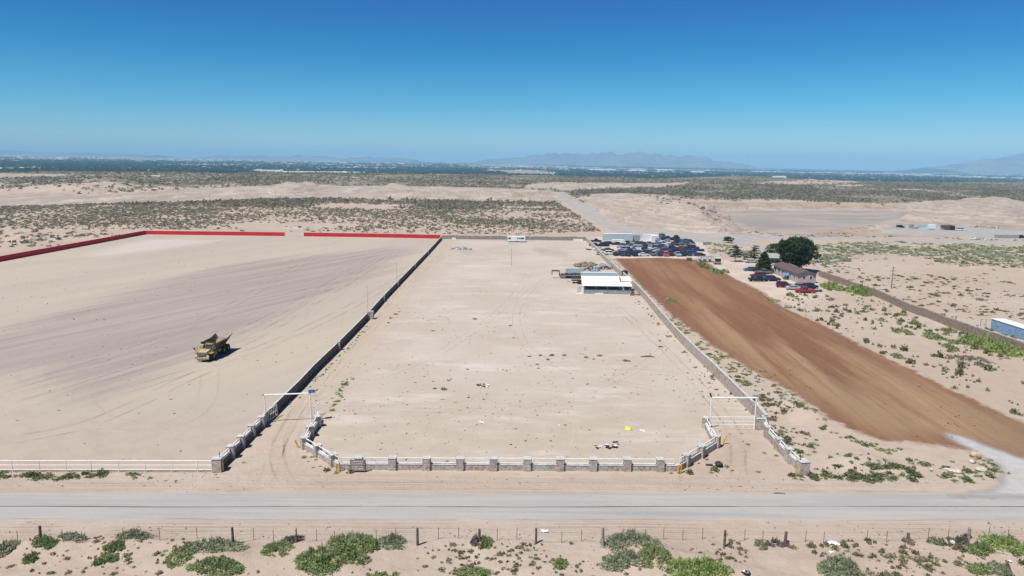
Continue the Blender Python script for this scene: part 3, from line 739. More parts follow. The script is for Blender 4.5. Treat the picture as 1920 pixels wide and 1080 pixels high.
for X, Y in zip(*a): tuft(X, Y, 0.18 + 0.75 * (k_ := r.random()) ** 2.6, 0.2 + 0.75 * k_ ** 2 + 0.15 * r.random(), 'tuft_green' if r.random() < .45 else 'tuft', 'low tuft on the sand between the brown field and the long rock wall', 'tufts beside the brown field')
a = scatter([(1112, 464), (1160, 492), (1200, 540), (1260, 594), (1400, 692), (1480, 735), (1560, 792), (1680, 832), (1830, 856), (1872, 890), (1840, 908), (1512, 900), (1440, 792), (1180, 535)], 1.0, 55, 1.35, 6, [BROWN, GRAVEL, LOT], 0.5)
for X, Y in zip(*a): tuft(X, Y, 0.18 + 0.6 * r.random() ** 2.2, 0.15 + 0.25 * r.random(), 'tuft_green' if r.random() < .65 else 'tuft', 'green tuft on the sandy strip between the lot wall and the brown field', 'tufts on the strip beside the lot wall')
# greener lines: weeds along fence, wall feet and field edges (px line, count, radius)
def line_of_tufts(pts, n, r0, r1, spread, mk, label, group, seed):
    q = np.random.default_rng(seed); w = P(pts)
    seg = [math.dist(w[i], w[i + 1]) for i in range(len(w) - 1)]; tot = sum(seg)
    for k in range(n):
        s = q.random() * tot; i = 0
        while i < len(seg) - 1 and s > seg[i]: s -= seg[i]; i += 1
        f_ = s / seg[i]; X = w[i][0] * (1 - f_) + w[i + 1][0] * f_ + q.normal() * spread; Y = w[i][1] * (1 - f_) + w[i + 1][1] * f_ + q.normal() * spread
        tuft(X, Y, r0 + (r1 - r0) * q.random() ** 1.8, 0.14 + 0.28 * q.random(), mk, label, group)
line_of_tufts([(-20, 893), (120, 893), (260, 888)], 46, 0.25, 0.8, 0.45, 'tuft_green', 'green weed in the row in front of the white pipe fence', 'weeds in front of the white pipe fence', 1)
line_of_tufts([(690, 612), (640, 668), (600, 705), (530, 770)], 60, 0.1, 0.4, 0.3, 'tuft_green', 'weed at the foot of the dark driveway wall', 'weeds at the foot of the dark driveway wall', 2)
line_of_tufts([(655, 712), (640, 735), (618, 772)], 26, 0.25, 0.62, 0.35, 'tuft_green', 'green weed in the row along the driveway edge', 'weeds along the driveway edge', 3)
line_of_tufts([(1190, 555), (1240, 612), (1300, 680), (1395, 778)], 60, 0.12, 0.5, 0.7, 'tuft', 'dry weed along the inner foot of the right lot wall', 'weeds inside the right lot wall', 4)
line_of_tufts([(1540, 800), (1570, 815), (1640, 838), (1680, 850)], 34, 0.25, 0.6, 0.4, 'tuft_green', 'green weed on the near edge of the brown field', 'weeds on the near edge of the brown field', 5)
line_of_tufts([(1512, 895), (1560, 893), (1620, 897), (1690, 894)], 44, 0.3, 0.75, 0.5, 'tuft_green', 'green weed beside the road right of the last stone pillar', 'weeds beside the road at the right', 6)
line_of_tufts([(1610, 870), (1660, 872), (1700, 880), (1720, 893)], 30, 0.3, 0.9, 0.7, 'tuft_green', 'green weed on the low mound near the gravel drive', 'weeds on the low mound', 7)
line_of_tufts([(1420, 690), (1480, 735), (1540, 785)], 30, 0.2, 0.6, 0.8, 'tuft_green', 'green weed along the lower edge of the brown field', 'weeds along the lower edge of the field', 8)
line_of_tufts([(1750, 895), (1840, 893), (1862, 880), (1845, 862)], 34, 0.2, 0.6, 0.7, 'tuft_green', 'green weed round the pale boulders by the gravel drive', 'weeds round the boulders', 9)
line_of_tufts([(1160, 500), (1200, 545), (1265, 610)], 50, 0.3, 0.9, 1.0, 'tuft_green', 'green weed between the lot wall and the top of the brown field', 'weeds at the top of the brown field', 10)
line_of_tufts([(1340, 660), (1400, 720), (1440, 770)], 46, 0.3, 0.8, 1.1, 'tuft_green', 'green weed outside the right lot wall', 'weeds outside the right lot wall', 11)
lotp = [(992, 669, 9), (1013, 667, 9), (1035, 667, 12), (1027, 675, 9), (1058, 667, 10), (1099, 671, 10), (1113, 674, 7), (1124, 668, 12), (1007, 684, 8), (1010, 691, 7), (891, 599, 9), (841, 714, 9), (846, 711, 6), (832, 731, 14),
        (815, 729, 9), (812, 716, 6), (876, 693, 7), (897, 723, 12), (950, 696, 6), (1173, 677, 12), (1237, 640, 8), (1239, 651, 11), (1219, 664, 5), (976, 654, 4), (1168, 644, 6), (957, 611, 8), (963, 634, 6), (971, 634, 4), (812, 621, 7),
        (1074, 710, 6), (1113, 745, 5), (900, 766, 6), (878, 746, 7), (975, 753, 6), (1250, 712, 6), (1290, 700, 6), (1302, 690, 7), (1312, 712, 6), (760, 700, 5), (1090, 802, 5), (1060, 798, 7), (1064, 811, 4), (1105, 807, 6), (1068, 819, 4), (742, 590, 9), (748, 585, 6), (733, 597, 8), (728, 606, 7)]
tufts_px(lotp, 'tuft', 'dark dry tuft on the bare dirt lot', 'tufts on the bare lot')
tufts_px([(571, 858, 13), (584, 858, 11), (593, 863, 9), (578, 866, 6), (613, 883, 15), (631, 887, 13), (657, 886, 18), (600, 875, 7), (578, 848, 9), (587, 877, 7)], 'tuft_green', 'dark green weed at the foot of the stone wall beside the driveway mouth', 'weeds by the driveway mouth')
tufts_px([(1293, 887, 18), (1273, 888, 10), (1258, 888, 9), (1310, 869, 7), (1325, 862, 9), (1340, 882, 18), (1333, 887, 10), (1363, 876, 12), (1373, 883, 8), (1402, 834, 10), (1393, 828, 6), (1433, 850, 9), (1422, 885, 11), (1456, 855, 10), (1467, 848, 8),
          (1420, 806, 9), (1390, 813, 6), (1368, 814, 5), (1350, 809, 6), (1481, 870, 9), (1484, 892, 15), (1490, 898, 12), (1502, 900, 10), (1300, 871, 5)], 'tuft_green', 'green tuft in the sand between the right gate and the road', 'tufts between the right gate and the road')
tufts_px([(532, 837, 7), (472, 824, 10), (489, 806, 9), (512, 775, 6), (253, 897, 11), (281, 897, 11), (405, 890, 6), (457, 868, 8), (310, 902, 7), (330, 902, 7)], 'tuft_green', 'small weed near the left stone pillars', 'weeds near the left pillars')

size = [-(t[2] * (1 if t[1] > 64 else 1.15) / math.hypot(t[1], 40)) for t in TUFTS]
order = np.argsort(size)
TMESH = {}
for mk in ('tuft', 'tuft_green'):
    TMESH[mk] = []
    for i in range(8):
        v = cluster(64, 0.40, 300 + i + (50 if mk == 'tuft' else 0), 1.0, 0.15, 0.9)
        TMESH[mk].append(np_mesh('scrub_tuft', v, np.arange(len(v)).reshape(-1, 3), M[mk]))
rr = np.random.default_rng(77)
POSTX = [76, 437, 555, 783, 899, 1005, 1130, 1358, 1472, 1702, 1816]
ORD = ['first', 'second', 'third', 'fourth', 'fifth', 'sixth', 'seventh', 'eighth', 'ninth', 'tenth', 'eleventh', 'twelfth', 'thirteenth', 'fourteenth', 'fifteenth', 'sixteenth', 'seventeenth', 'eighteenth', 'nineteenth', 'twentieth']
def tuft_label(T):
    X, Y, rad, h, mk, label, group = T
    size = 'broad' if rad > 0.55 else 'wide' if rad > 0.45 else 'medium' if rad > 0.33 else 'small'; hue = 'green' if mk == 'tuft_green' else 'olive'
    if Y < 63.5:
        d = Vector((X, Y, gz(X, Y) - CAM_H)); c = Vector((R3.T @ np.array(d)).tolist()); px = 960 + F_PX * c.x / -c.z; py = 540 - F_PX * c.y / -c.z
        i = sum(px > p for p in POSTX)
        where = 'left of the first wooden post' if i == 0 else 'right of the last wooden post' if i == 11 else f'between {ORD[i - 1]} and {ORD[i]} wooden posts'
        return f"{size} {hue} tuft {'by the fence' if py < 1032 else 'at the bottom edge' if py > 1062 else 'low on the sand' if py > 1046 else 'below the fence'} {where}"
    if 'strip' in group or 'brown field' in group:
        st = 'top' if Y > 190 else 'upper' if Y > 150 else 'middle' if Y > 120 else 'lower' if Y > 100 else 'bottom'
        return f"{size} {hue} tuft, {st} stretch {'of the strip beside the lot wall' if 'strip' in group else 'of sand right of the brown field'}"
    return size + ' ' + label.replace('small ', '').replace('green ', hue + ' ', 1).replace('dark dry', 'dark')
names_ = {}
for j in order[:292]: names_.setdefault(tuft_label(TUFTS[j]), []).append(j)
LBL = {}
for lb, js in names_.items():
    js.sort(key=lambda j: TUFTS[j][0] / TUFTS[j][1])
    for i, j in enumerate(js):
        LBL[j] = lb if len(js) == 1 else f"{lb}, {ORD[i] if i < 20 else 'far right'} from left" if len(lb.split()) < 14 else f"{lb}, {ORD[min(i, 19)]}"
for j in order[:292]:
    X, Y, rad, h, mk, label, group = TUFTS[j]
    o = link('scrub_tuft', TMESH[mk][int(rr.integers(8))])
    o.location = (X, Y, gz(X, Y) - 0.02); o.scale = (rad, rad * (0.7 + 0.5 * rr.random()), h * 1.15); o.rotation_euler = (0, 0, rr.random() * 6.28)
    tag(o, LBL[j], 'tuft', group)
for mk, nm in (('tuft', 'dry_ground_cover'), ('tuft_green', 'green_ground_cover')):
    rest = np.array([(TUFTS[j][0], TUFTS[j][1], 0, TUFTS[j][2], TUFTS[j][3]) for j in order[292:] if TUFTS[j][4] == mk])
    rest[:, 2] = ground_z(rest[:, 0], rest[:, 1])
    joined(nm, rest, LOD0, M['scrub'] if mk == 'tuft' else M['green'], 'tiny dry tufts scattered over the sand' if mk == 'tuft' else 'small green weeds scattered over the sand')
# twigs and pebbles strewn on the sand
px_, py_ = scatter([(-150, 886), (2050, 890), (2050, 1100), (-150, 1100)], 0.9, 61, 1.5, 9, [ROAD], 0.3)
q = np.random.default_rng(8)
pts = np.stack([px_, py_, ground_z(px_, py_), 0.03 + 0.09 * q.random(len(px_)) ** 2, 0.03 + 0.05 * q.random(len(px_))], 1)
joined('ground_litter', pts, LOD2, M['scrub'], 'tiny dry twigs and pebbles strewn on the sand', sink=0.0)
px_, py_ = scatter([(560, 700), (1400, 700), (1400, 884), (640, 884)], 2.2, 62, 1.6, 9, [], 0)
k = sdf(LOT, px_, py_) > 1; px_, py_ = px_[k], py_[k]
x2, y2 = scatter([(700, 560), (1190, 560), (1400, 780), (560, 780)], 2.6, 63, 1.7, 12); k = sdf(LOT, x2, y2) > 1
px_, py_ = np.concatenate([px_, x2[k]]), np.concatenate([py_, y2[k]])
pts = np.stack([px_, py_, ground_z(px_, py_) + 0.03, 0.04 + 0.16 * q.random(len(px_)) ** 2, 0.05 + 0.06 * q.random(len(px_))], 1)
joined('lot_litter', pts, LOD2, M['scrub'], 'tiny dry stalks strewn over the bare lot', sink=0.0)

# clods on the brown field, stones in the yards
for nm, lb, pl, spc, mt, a0, a1, sd in (('soil_clods', 'small dark clods strewn over the brown field', BROWN, 1.15, plain('clod_soil', (0.18, 0.11, 0.065), 0.95), 0.04, 0.15, 71),
                                        ('yard_stones', 'small stones strewn over the graded yard', YARD, 3.4, plain('yard_stone', (0.30, 0.26, 0.22), 0.95), 0.05, 0.18, 72),
                                        ('lot_stones', 'small stones strewn over the bare lot', LOT, 1.7, plain('lot_stone', (0.34, 0.29, 0.25), 0.95), 0.03, 0.13, 73)):
    r2_ = np.random.default_rng(sd); p_ = np.array(pl); (x0, y0), (x1, y1) = p_.min(0), p_.max(0); x0 = max(x0, -150)
    nn_ = int((x1 - x0) * (y1 - y0) / spc ** 2); xx = x0 + (x1 - x0) * r2_.random(nn_); yy = y0 + (y1 - y0) * r2_.random(nn_)
    k = (sdf(pl, xx, yy) > 0.3) & (fbm(xx / 9, yy / 14, sd) + 0.45 > r2_.random(nn_)); xx, yy = xx[k], yy[k]
    sz = a0 + (a1 - a0) * r2_.random(len(xx)) ** 3
    joined(nm, np.stack([xx, yy, ground_z(xx, yy) + 0.03 + np.maximum(0, yy - 150) * 0.0006, sz, sz * 0.7], 1), LOD2, mt, lb, sink=0.0)

# wheel tracks pressed into the sand and dirt: pairs of thin ribbons
def track_mat(name, col, k):
    t = NT(name); t.out(col, 0.95); tr = t.n('ShaderNodeBsdfTransparent'); mx = t.n('ShaderNodeMixShader')
    f_ = t.math('MULTIPLY', t.ramp(t.attr('edge'), 0.0, 0.6), t.math('MULTIPLY', t.ramp(t.noise(t.pos(), 0.13, 4, 0.6), 0.38, 0.62), t.ramp(t.noise(t.pos(), 2.5, 3, 0.7), 0.25, 0.6, 0.3, k)))
    t.set(mx.inputs[0], t.math('MULTIPLY', f_, 0.36)); t.t.links.new(tr.outputs[0], mx.inputs[1]); t.t.links.new(t.b.outputs[0], mx.inputs[2])
    t.t.links.new(mx.outputs[0], t.t.nodes['Material Output'].inputs['Surface']); return t.mat
TM = {'d': track_mat('track_dark', (0.27, 0.22, 0.18), 0.75), 'l': track_mat('track_pale', (0.50, 0.43, 0.36), 0.75)}
def smooth_line(w, n=14):
    w = [np.array(p) for p in w]; w = [2 * w[0] - w[1]] + w + [2 * w[-1] - w[-2]]; out = []
    for i in range(1, len(w) - 2):
        for k in range(n):
            t = k / n; out.append(0.5 * (2 * w[i] + (w[i + 1] - w[i - 1]) * t + (2 * w[i - 1] - 5 * w[i] + 4 * w[i + 1] - w[i + 2]) * t * t + (3 * w[i] - w[i - 1] - 3 * w[i + 1] + w[i + 2]) * t ** 3))
    return np.array(out + [w[-2]])
TR = {'d': [], 'l': []}; TRK = 0
def track(pts, key, wid=0.45, gauge=1.7):
    global TRK
    TRK += 1
    c = smooth_line(P(pts)); d = np.gradient(c, axis=0); d /= np.linalg.norm(d, axis=1, keepdims=True) + 1e-9; nrm = np.stack([-d[:, 1], d[:, 0]], 1)
    for s_ in (-1, 1):
        m = c + nrm * s_ * gauge / 2
        m = m + nrm * (fbm(m[:, :1] / 3, m[:, 1:] / 3, TRK) * 0.12)
        cols_ = [m - nrm * wid / 2, m, m + nrm * wid / 2]
        V = np.stack(cols_, 1).reshape(-1, 2); z_ = ground_z(V[:, 0], V[:, 1]) + 0.05 + 0.0006 * np.maximum(0, V[:, 1] - 150) + 0.0008 * (TRK % 12)
        e_ = np.tile([0, 1, 0], len(m)); e_ = e_ * np.repeat(np.minimum(1, np.minimum(np.arange(len(m)), np.arange(len(m))[::-1]) / 6), 3)
        TR[key].append((np.concatenate([V, z_[:, None]], 1), e_))
track([(560, 925), (530, 890), (520, 850), (540, 800), (575, 745), (620, 690), (680, 620), (760, 530), (850, 470)], 'd')
track([(470, 925), (500, 895), (515, 850), (545, 795), (590, 740), (650, 670), (730, 580), (800, 510)], 'l')
track([(640, 925), (570, 900), (545, 860), (550, 810), (590, 750), (670, 720), (760, 690), (860, 640), (960, 560), (1000, 500)], 'l')
track([(545, 860), (560, 800), (640, 760), (800, 770), (1000, 760), (1180, 700), (1260, 640)], 'l')
track([(1370, 900), (1378, 850), (1372, 805), (1330, 760), (1230, 730), (1080, 700), (980, 640), (980, 560), (1060, 500)], 'l')
track([(1395, 925), (1385, 880), (1380, 820), (1350, 770), (1290, 700), (1230, 640), (1150, 570)], 'd')
for k_ in range(4):
    o_ = k_ * 4.2 - 3
    track([(-60, 985 + o_ * 1.3), (300, 984 + o_), (700, 986 + o_ * 0.8), (1100, 985 + o_), (1500, 987 + o_ * 0.9), (1980, 984 + o_)], 'dl'[k_ % 2], 0.3, 1.6)
for k_ in range(3):
    track([(-60, 918 - k_ * 4), (400, 916 - k_ * 3), (900, 915 - k_ * 4), (1400, 917 - k_ * 3), (1800, 918 - k_ * 2)], 'ld'[k_ % 2], 0.3, 1.6)
for a_, b_, c_ in ((-40, 0, 'd'), (20, 8, 'l'), (70, 2, 'd'), (130, -6, 'l'), (180, 4, 'd')):
    track([(-50 + a_, 760 + b_), (150 + a_, 700 + b_), (330 + a_, 640 + b_), (480 + a_, 570 + b_), (600 + a_, 500 + b_), (650 + a_, 470)], c_, 0.6, 2.6)
track([(395, 690), (330, 720), (250, 760), (150, 800), (0, 830)], 'd', 0.65, 2.7)
track([(430, 655), (520, 610), (600, 560), (700, 500), (760, 465)], 'd', 0.65, 2.7)
track([(395, 690), (380, 760), (300, 800), (180, 780), (160, 720), (240, 680), (340, 690)], 'l', 0.6, 2.7)
for key in TR:
    Vs = []; Fs = []; Es = []; b0 = 0
    for V, e_ in TR[key]:
        n_ = len(V) // 3
        for j_ in (0, 1): 
            i_ = b0 + np.arange(n_ - 1) * 3 + j_; Fs.append(np.stack([i_, i_ + 3, i_ + 4, i_ + 1], 1))
        Vs.append(V); Es.append(e_); b0 += len(V)
    tag(link('wheel_tracks', np_mesh('wheel_tracks', np.concatenate(Vs), np.concatenate(Fs), TM[key], {'edge': np.concatenate(Es)})), kind='structure')

# large bushes: footprint from the photo (x0, x1, top, foot), height
def bush(x0, x1, yt, yb, h, mats, label, name='desert_bush', cat='bush', group=None, n=46, leaf=0.15, leaves=54, seed=0, ragged=0.45, cl=0.24):
    q = np.random.default_rng(seed * 5000 + abs(int(x0)))
    A, B = at((x0 + x1) / 2, yb), at((x0 + x1) / 2, yt + h / max(1, math.hypot(at((x0 + x1) / 2, yb).y, 36)) * F_PX * 0.7)
    L, Rr = at(x0, yb), at(x1, yb)
    cx, cy = (L.x + Rr.x) / 2, (A.y + B.y) / 2; hx, hy = (Rr.x - L.x) / 2, max(0.5, (B.y - A.y) / 2)
    rt = thing(name, label, cat, (cx, cy, gz(cx, cy)), 0, group)
    fol = []; tn = []; g0 = gz(cx, cy)
    for k in range(n):
        t = q.random() * 6.283; rad = math.sqrt(q.random())
        if q.random() < ragged and rad < 0.8: rad = 0.8 + 0.35 * q.random()
        X, Y = cx + hx * rad * math.cos(t), cy + hy * rad * math.sin(t)
        s = cl * min(hx, hy * 1.2 + 0.4) * (0.6 + 0.9 * q.random()) + 0.08
        hh = max(0.25, h * (1 - 0.65 * rad ** 2)) * (0.6 + 0.6 * q.random())
        v = cluster(leaves, leaf / s, int(q.integers(1e6)), 1.0, 0.3, 0.5)
        v = v * np.array([s, s, hh]) + np.array([X - cx, Y - cy, gz(X, Y) - g0 - 0.03])
        fol.append(v); tn.append(np.full(len(v), q.random()))
    for k in range(int(n * (0.9 if leaf < 0.2 else 0.3))):
        t = q.random() * 6.283; rad = math.sqrt(q.random()) * 1.12
        X, Y = cx + hx * rad * math.cos(t), cy + hy * rad * math.sin(t)
        v = cluster(max(14, leaves // 4), leaf * 1.1 / 0.30, int(q.integers(1e6)), 1.0, 0.1, 1.3)
        v = v * np.array([0.16, 0.16, h * (0.5 + (0.75 if leaf < 0.2 else 0.3) * q.random()) * (1.15 - 0.6 * min(rad, 1))]) * np.array([max(1, leaf / 0.16), max(1, leaf / 0.16), 1]) + np.array([X - cx, Y - cy, gz(X, Y) - g0 + h * 0.25 * (1 - min(1, rad) ** 2)])
        fol.append(v); tn.append(np.full(len(v), q.random()))
    V = np.concatenate(fol); T = np.concatenate(tn)
    link('foliage', np_mesh('foliage', V, np.arange(len(V)).reshape(-1, 3), mats, {'tint': T}), rt)
    st = MB()
    for k in range(7):
        t = q.random() * 6.283
        st.tube((0.1 * math.cos(t), 0.1 * math.sin(t), -0.1), (hx * 0.6 * math.cos(t), hy * 0.6 * math.sin(t), h * 0.5), 0.035, 5, r2=0.012)
    st.build('stem', M['wood'], rt)
    return rt

G, S, BR = M['green'], M['sage'], M['bright']
bush(608, 690, 994, 1042, 0.8, G, 'large green bush cresting the dune left of the tallest grey fence post', seed=1, n=60)
bush(552, 634, 1020, 1073, 0.8, G, 'large bright green bush spreading down the dune front, left of centre', seed=2, n=75)
bush(636, 690, 1030, 1056, 0.5, G, 'lower green bush on the right flank of the big dune bush', seed=3, n=34)
bush(330, 450, 1008, 1034, 0.6, S, 'grey green bush along the crest of the left dune', seed=4, n=60)
bush(303, 345, 1024, 1064, 0.5, G, 'narrow green bush trailing down the left side of the left dune', seed=5, n=34)
bush(355, 450, 1040, 1078, 0.5, G, 'wide green bush at the foot of the left dune', seed=6, n=60, leaves=64)
bush(1140, 1240, 994, 1030, 0.9, S, 'tall grey green bush on the crest of the centre dune', seed=7, n=70)
bush(1135, 1200, 1030, 1068, 0.5, S, 'ragged grey green bush on the left slope of the centre dune', seed=8, n=44, leaves=60)
bush(1205, 1262, 1020, 1062, 0.55, G, 'green bush on the right slope of the centre dune', seed=9, n=44)
bush(1262, 1375, 1042, 1092, 0.8, BR, 'wide bright green bush cut by the bottom edge right of centre', seed=10, n=110, ragged=0.1)
bush(486, 540, 1014, 1043, 0.45, G, 'small green bush beside the grey dead brush left of centre', seed=11, n=34)
bush(216, 274, 993, 1012, 0.6, S, 'grey green bush on top of the small left dune', seed=12, n=36)
bush(195, 226, 1012, 1034, 0.5, G, 'green bush just below the crest of the small left dune', seed=13, n=24)
bush(172, 206, 1034, 1060, 0.45, G, 'low green bush at the lower left foot of the small dune', seed=14, n=26)
bush(60, 100, 1006, 1024, 0.5, G, 'green bush round the foot of the leftmost wooden fence post', seed=15, n=26)
bush(104, 152, 998, 1010, 0.45, S, 'flat grey bush right of the leftmost wooden fence post', seed=16, n=26)
bush(40, 60, 1036, 1056, 0.3, G, 'small green bush on the far left foreground sand', seed=17, n=14)
bush(-30, 12, 1010, 1044, 0.6, S, 'grey green bush cut off by the left edge', seed=18, n=30)
bush(708, 752, 998, 1030, 0.6, S, 'grey green bush right of the big dune bush, before thin steel posts', seed=19, n=36)
bush(690, 708, 1012, 1034, 0.45, G, 'narrow green bush between the dune bush and its grey neighbour', seed=20, n=14)
bush(898, 920, 1002, 1030, 0.55, G, 'green bush right of the wooden post left of centre', seed=21, n=16)
bush(1040, 1064, 1044, 1068, 0.4, G, 'small green bush in the middle of the foreground tufts', seed=22, n=16)
bush(852, 915, 1062, 1084, 0.35, G, 'low green bush at the bottom edge left of centre', seed=23, n=30)
bush(690, 745, 1070, 1090, 0.3, G, 'flat green bush cut by the bottom edge', seed=24, n=22)
bush(1548, 1616, 1040, 1082, 0.7, S, 'grey green bush at the bottom right of the second right dune', seed=25, n=56)
bush(1822, 1868, 1012, 1040, 0.6, G, 'dark green bush beside the rightmost grey fence post', seed=26, n=36)
bush(1868, 1930, 1004, 1036, 0.7, BR, 'bright green bush by the fence at the right edge', seed=27, n=48)
bush(1826, 1866, 1054, 1078, 0.45, G, 'green bush low in the right corner beside a grey one', seed=28, n=26)
bush(1868, 1900, 1050, 1080, 0.5, S, 'grey green bush in the right corner', seed=29, n=24)
bush(1750, 1774, 1004, 1022, 0.4, S, 'small grey bush under the fence right of the short dark post', seed=30, n=16)
bush(1424, 1440, 1010, 1032, 0.45, S, 'small grey green bush at a steel post right of centre', seed=31, n=12)
bush(1556, 1586, 528, 545, 1.6, BR, 'bright green bush near the red cars by the house', seed=32, n=30, leaf=0.4, cl=0.3, leaves=50)
bush(1608, 1642, 534, 555, 1.8, BR, 'bright green bush against the far end of the long rock wall', seed=33, n=34, leaf=0.4, cl=0.3, leaves=50)
bush(1838, 1885, 624, 655, 1.8, BR, 'bright green bush by the rock wall in front of the blue shed', seed=34, n=44, leaf=0.35, cl=0.3, leaves=56)
bush(1878, 1940, 636, 668, 1.9, BR, 'biggest bright green bush by the rock wall at the right edge', seed=35, n=50, leaf=0.35, cl=0.3, leaves=56)
bush(1340, 1372, 502, 515, 1.1, G, 'green bush on the brown field edge below the wire pens', seed=36, n=24, leaf=0.4, cl=0.3, leaves=40)
bush(1318, 1338, 490, 505, 1.0, G, 'green bush at the corner of the brown field by the pens', seed=37, n=18, leaf=0.4, cl=0.3, leaves=40)
bush(1443, 1465, 558, 567, 0.7, BR, 'small green bush on the upper edge of the brown field', seed=38, n=16, leaf=0.3, cl=0.3, leaves=40)
bush(1484, 1500, 548, 558, 0.8, G, 'small bush on the sand below the parked cars', seed=39, n=12, leaf=0.3, cl=0.3, leaves=40)
bush(1250, 1274, 559, 568, 0.35, G, 'green weeds clump in the upper part of the brown field', seed=40, n=20, leaf=0.3, cl=0.3, leaves=40)
bush(1752, 1782, 622, 640, 0.8, G, 'green bush in the row on the sand before the rock wall, middle one', seed=41, n=20, leaf=0.3, cl=0.3, leaves=40)
bush(1690, 1718, 612, 628, 0.8, G, 'green bush in the row on the sand before the rock wall, leftmost one', seed=42, n=20, leaf=0.3, cl=0.3, leaves=40)
bush(1783, 1803, 642, 658, 0.7, G, 'green bush in the row on the sand before the rock wall, nearest one', seed=43, n=16, leaf=0.3, cl=0.3, leaves=40)
bush(1800, 1822, 636, 648, 0.7, G, 'green bush in the row on the sand before the rock wall, rightmost one', seed=44, n=16, leaf=0.3, cl=0.3, leaves=40)
bush(1715, 1732, 601, 611, 0.7, G, 'dark green bush close to the rock wall, left of the tan posts', seed=45, n=14, leaf=0.3, cl=0.3, leaves=40)
bush(1775, 1800, 612, 624, 0.8, G, 'green bush close to the rock wall between the tan posts', seed=46, n=14, leaf=0.3, cl=0.3, leaves=40)
bush(1686, 1702, 660, 674, 0.6, S, 'grey green bush by the middle of the brown field edge', seed=47, n=14, leaf=0.3, cl=0.3, leaves=40)
for (a0, a1, b0, b1, lb) in ((525, 560, 1002, 1020, 'grey dead brush piled round a pointed fence post'), (1440, 1476, 1010, 1024, 'grey dead brush against the dark wooden post right of centre'),
                             (1790, 1824, 1006, 1020, 'grey dead brush by the rightmost wooden post'), (884, 900, 1006, 1020, 'grey dead brush left of a dark fence post near the centre'),
                             (1800, 1870, 664, 684, 'grey dead branches lying on the sand near the right edge'), (1820, 1850, 620, 634, 'grey dead brush beside the rock wall')):
    bush(a0, a1, b0, b1, 0.5, M['twig'], lb, 'dead_brush', 'dead brush', seed=60, n=16, leaf=0.14 if b0 > 700 else 0.3, leaves=50)

# trees
def tree(px, py, w, h, label, kind='round', mat=None, name='tree', seed=1, n=70, leaf=0.5, leaves=60, trunk=0.25, low=0.12):
    p = at(px, py); q = np.random.default_rng(seed)
    rt = thing(name, label, 'tree', p)
    tb = MB(); z0 = 0.0; pts = [Vector((0, 0, -0.2))]
    for i in range(1, 6): pts.append(Vector((q.normal() * 0.05 * h / 6 * i ** 0.5, q.normal() * 0.05 * h / 6 * i ** 0.5, h * 0.75 * i / 5)))
    for i in range(5): tb.tube(pts[i], pts[i + 1], trunk * (1 - i / 6.5), 9, r2=trunk * (1 - (i + 1) / 6.5))
    V = []; T = []; limb = MB()
    for k in range(n):
        f = q.random()
        t = q.random() * 6.283
        if kind == 'cone':
            f = f ** 1.25; rad = w / 2 * (1 - f) ** 0.8 * (0.45 + 0.6 * q.random()) + 0.1; zc = h * (low + (1 - low) * f) * 0.95; s = 0.30 * w * (1 - 0.6 * f) * (0.6 + 0.6 * q.random())
        elif kind == 'airy':
            rad = w / 2 * math.sqrt(q.random()) * math.sin(math.pi * (0.2 + 0.75 * f)) ; zc = h * (0.3 + 0.65 * f); s = 0.14 * w * (0.6 + 0.7 * q.random())
        elif kind == 'tiers':
            lv = int(f * 6); zc = h * (0.22 + 0.75 * lv / 5.5) + q.normal() * 0.12; rad = w / 2 * (1 - 0.12 * lv) * math.sqrt(q.random()); s = 0.17 * w * (0.6 + 0.6 * q.random())
        else:
            c = q.normal(size=3); c /= np.linalg.norm(c); rr_ = (0.35 + 0.65 * q.random() ** 0.4) * (0.88 + 0.2 * fbm(np.array([t * 1.3]), np.array([c[2] * 2.0]), 4)[0])
            rad = w / 2 * rr_ * math.hypot(c[0], c[1]); zc = h * 0.53 + h * 0.45 * rr_ * c[2]; s = 0.125 * w * (0.6 + 0.8 * q.random()); t = math.atan2(c[1], c[0])
        X, Y = rad * math.cos(t), rad * math.sin(t)
        v = cluster(leaves, leaf / s, int(q.integers(1e6)), 0.8, 0.25, 0.2)
        v[:, 2] -= 0.35
        if kind == 'tiers': v = v * np.array([1.2, 1.2, 0.45])
        V.append(v * s + np.array([X, Y, max(zc, s * 0.35)])); T.append(np.full(len(v), q.random()))
        if k % 4 == 0: limb.tube((0, 0, max(0.2, min(zc * 0.7, h * 0.7))), (X * 0.8, Y * 0.8, zc), trunk * 0.28, 5, r2=0.03)
    V = np.concatenate(V); T = np.concatenate(T)
    tb.build('trunk', M['wood'], rt); limb.build('limb', M['wood'], rt)
    link('crown', np_mesh('crown', V, np.arange(len(V)).reshape(-1, 3), mat, {'tint': T}), rt)
    return rt
M['tree_dark'] = leaf_mat('dark_tree_leaves', (0.036, 0.062, 0.028), (0.056, 0.09, 0.038), (0.095, 0.125, 0.055))
M['tree_pine'] = leaf_mat('pine_needles', (0.036, 0.068, 0.032), (0.055, 0.095, 0.04), (0.085, 0.125, 0.055))
M['tree_grey'] = leaf_mat('grey_tree_leaves', (0.07, 0.09, 0.055), (0.10, 0.12, 0.07), (0.14, 0.15, 0.10))
tree(1491, 509, 11.9, 12.8, 'huge dark round evergreen tree behind the mobile home', 'round', M['tree_dark'], seed=3, n=330, leaf=0.5, leaves=64, trunk=0.5)
tree(1431, 511, 5.2, 7.2, 'dense green pine standing over the parked cars', 'cone', M['tree_pine'], 'pine_tree', seed=4, n=110, leaf=0.35, trunk=0.2, low=0.1)
tree(1414, 490, 4.6, 6.4, 'layered open pine behind the dense green pine', 'tiers', M['tree_pine'], 'pine_tree', seed=5, n=60, leaf=0.35, leaves=34, trunk=0.16)
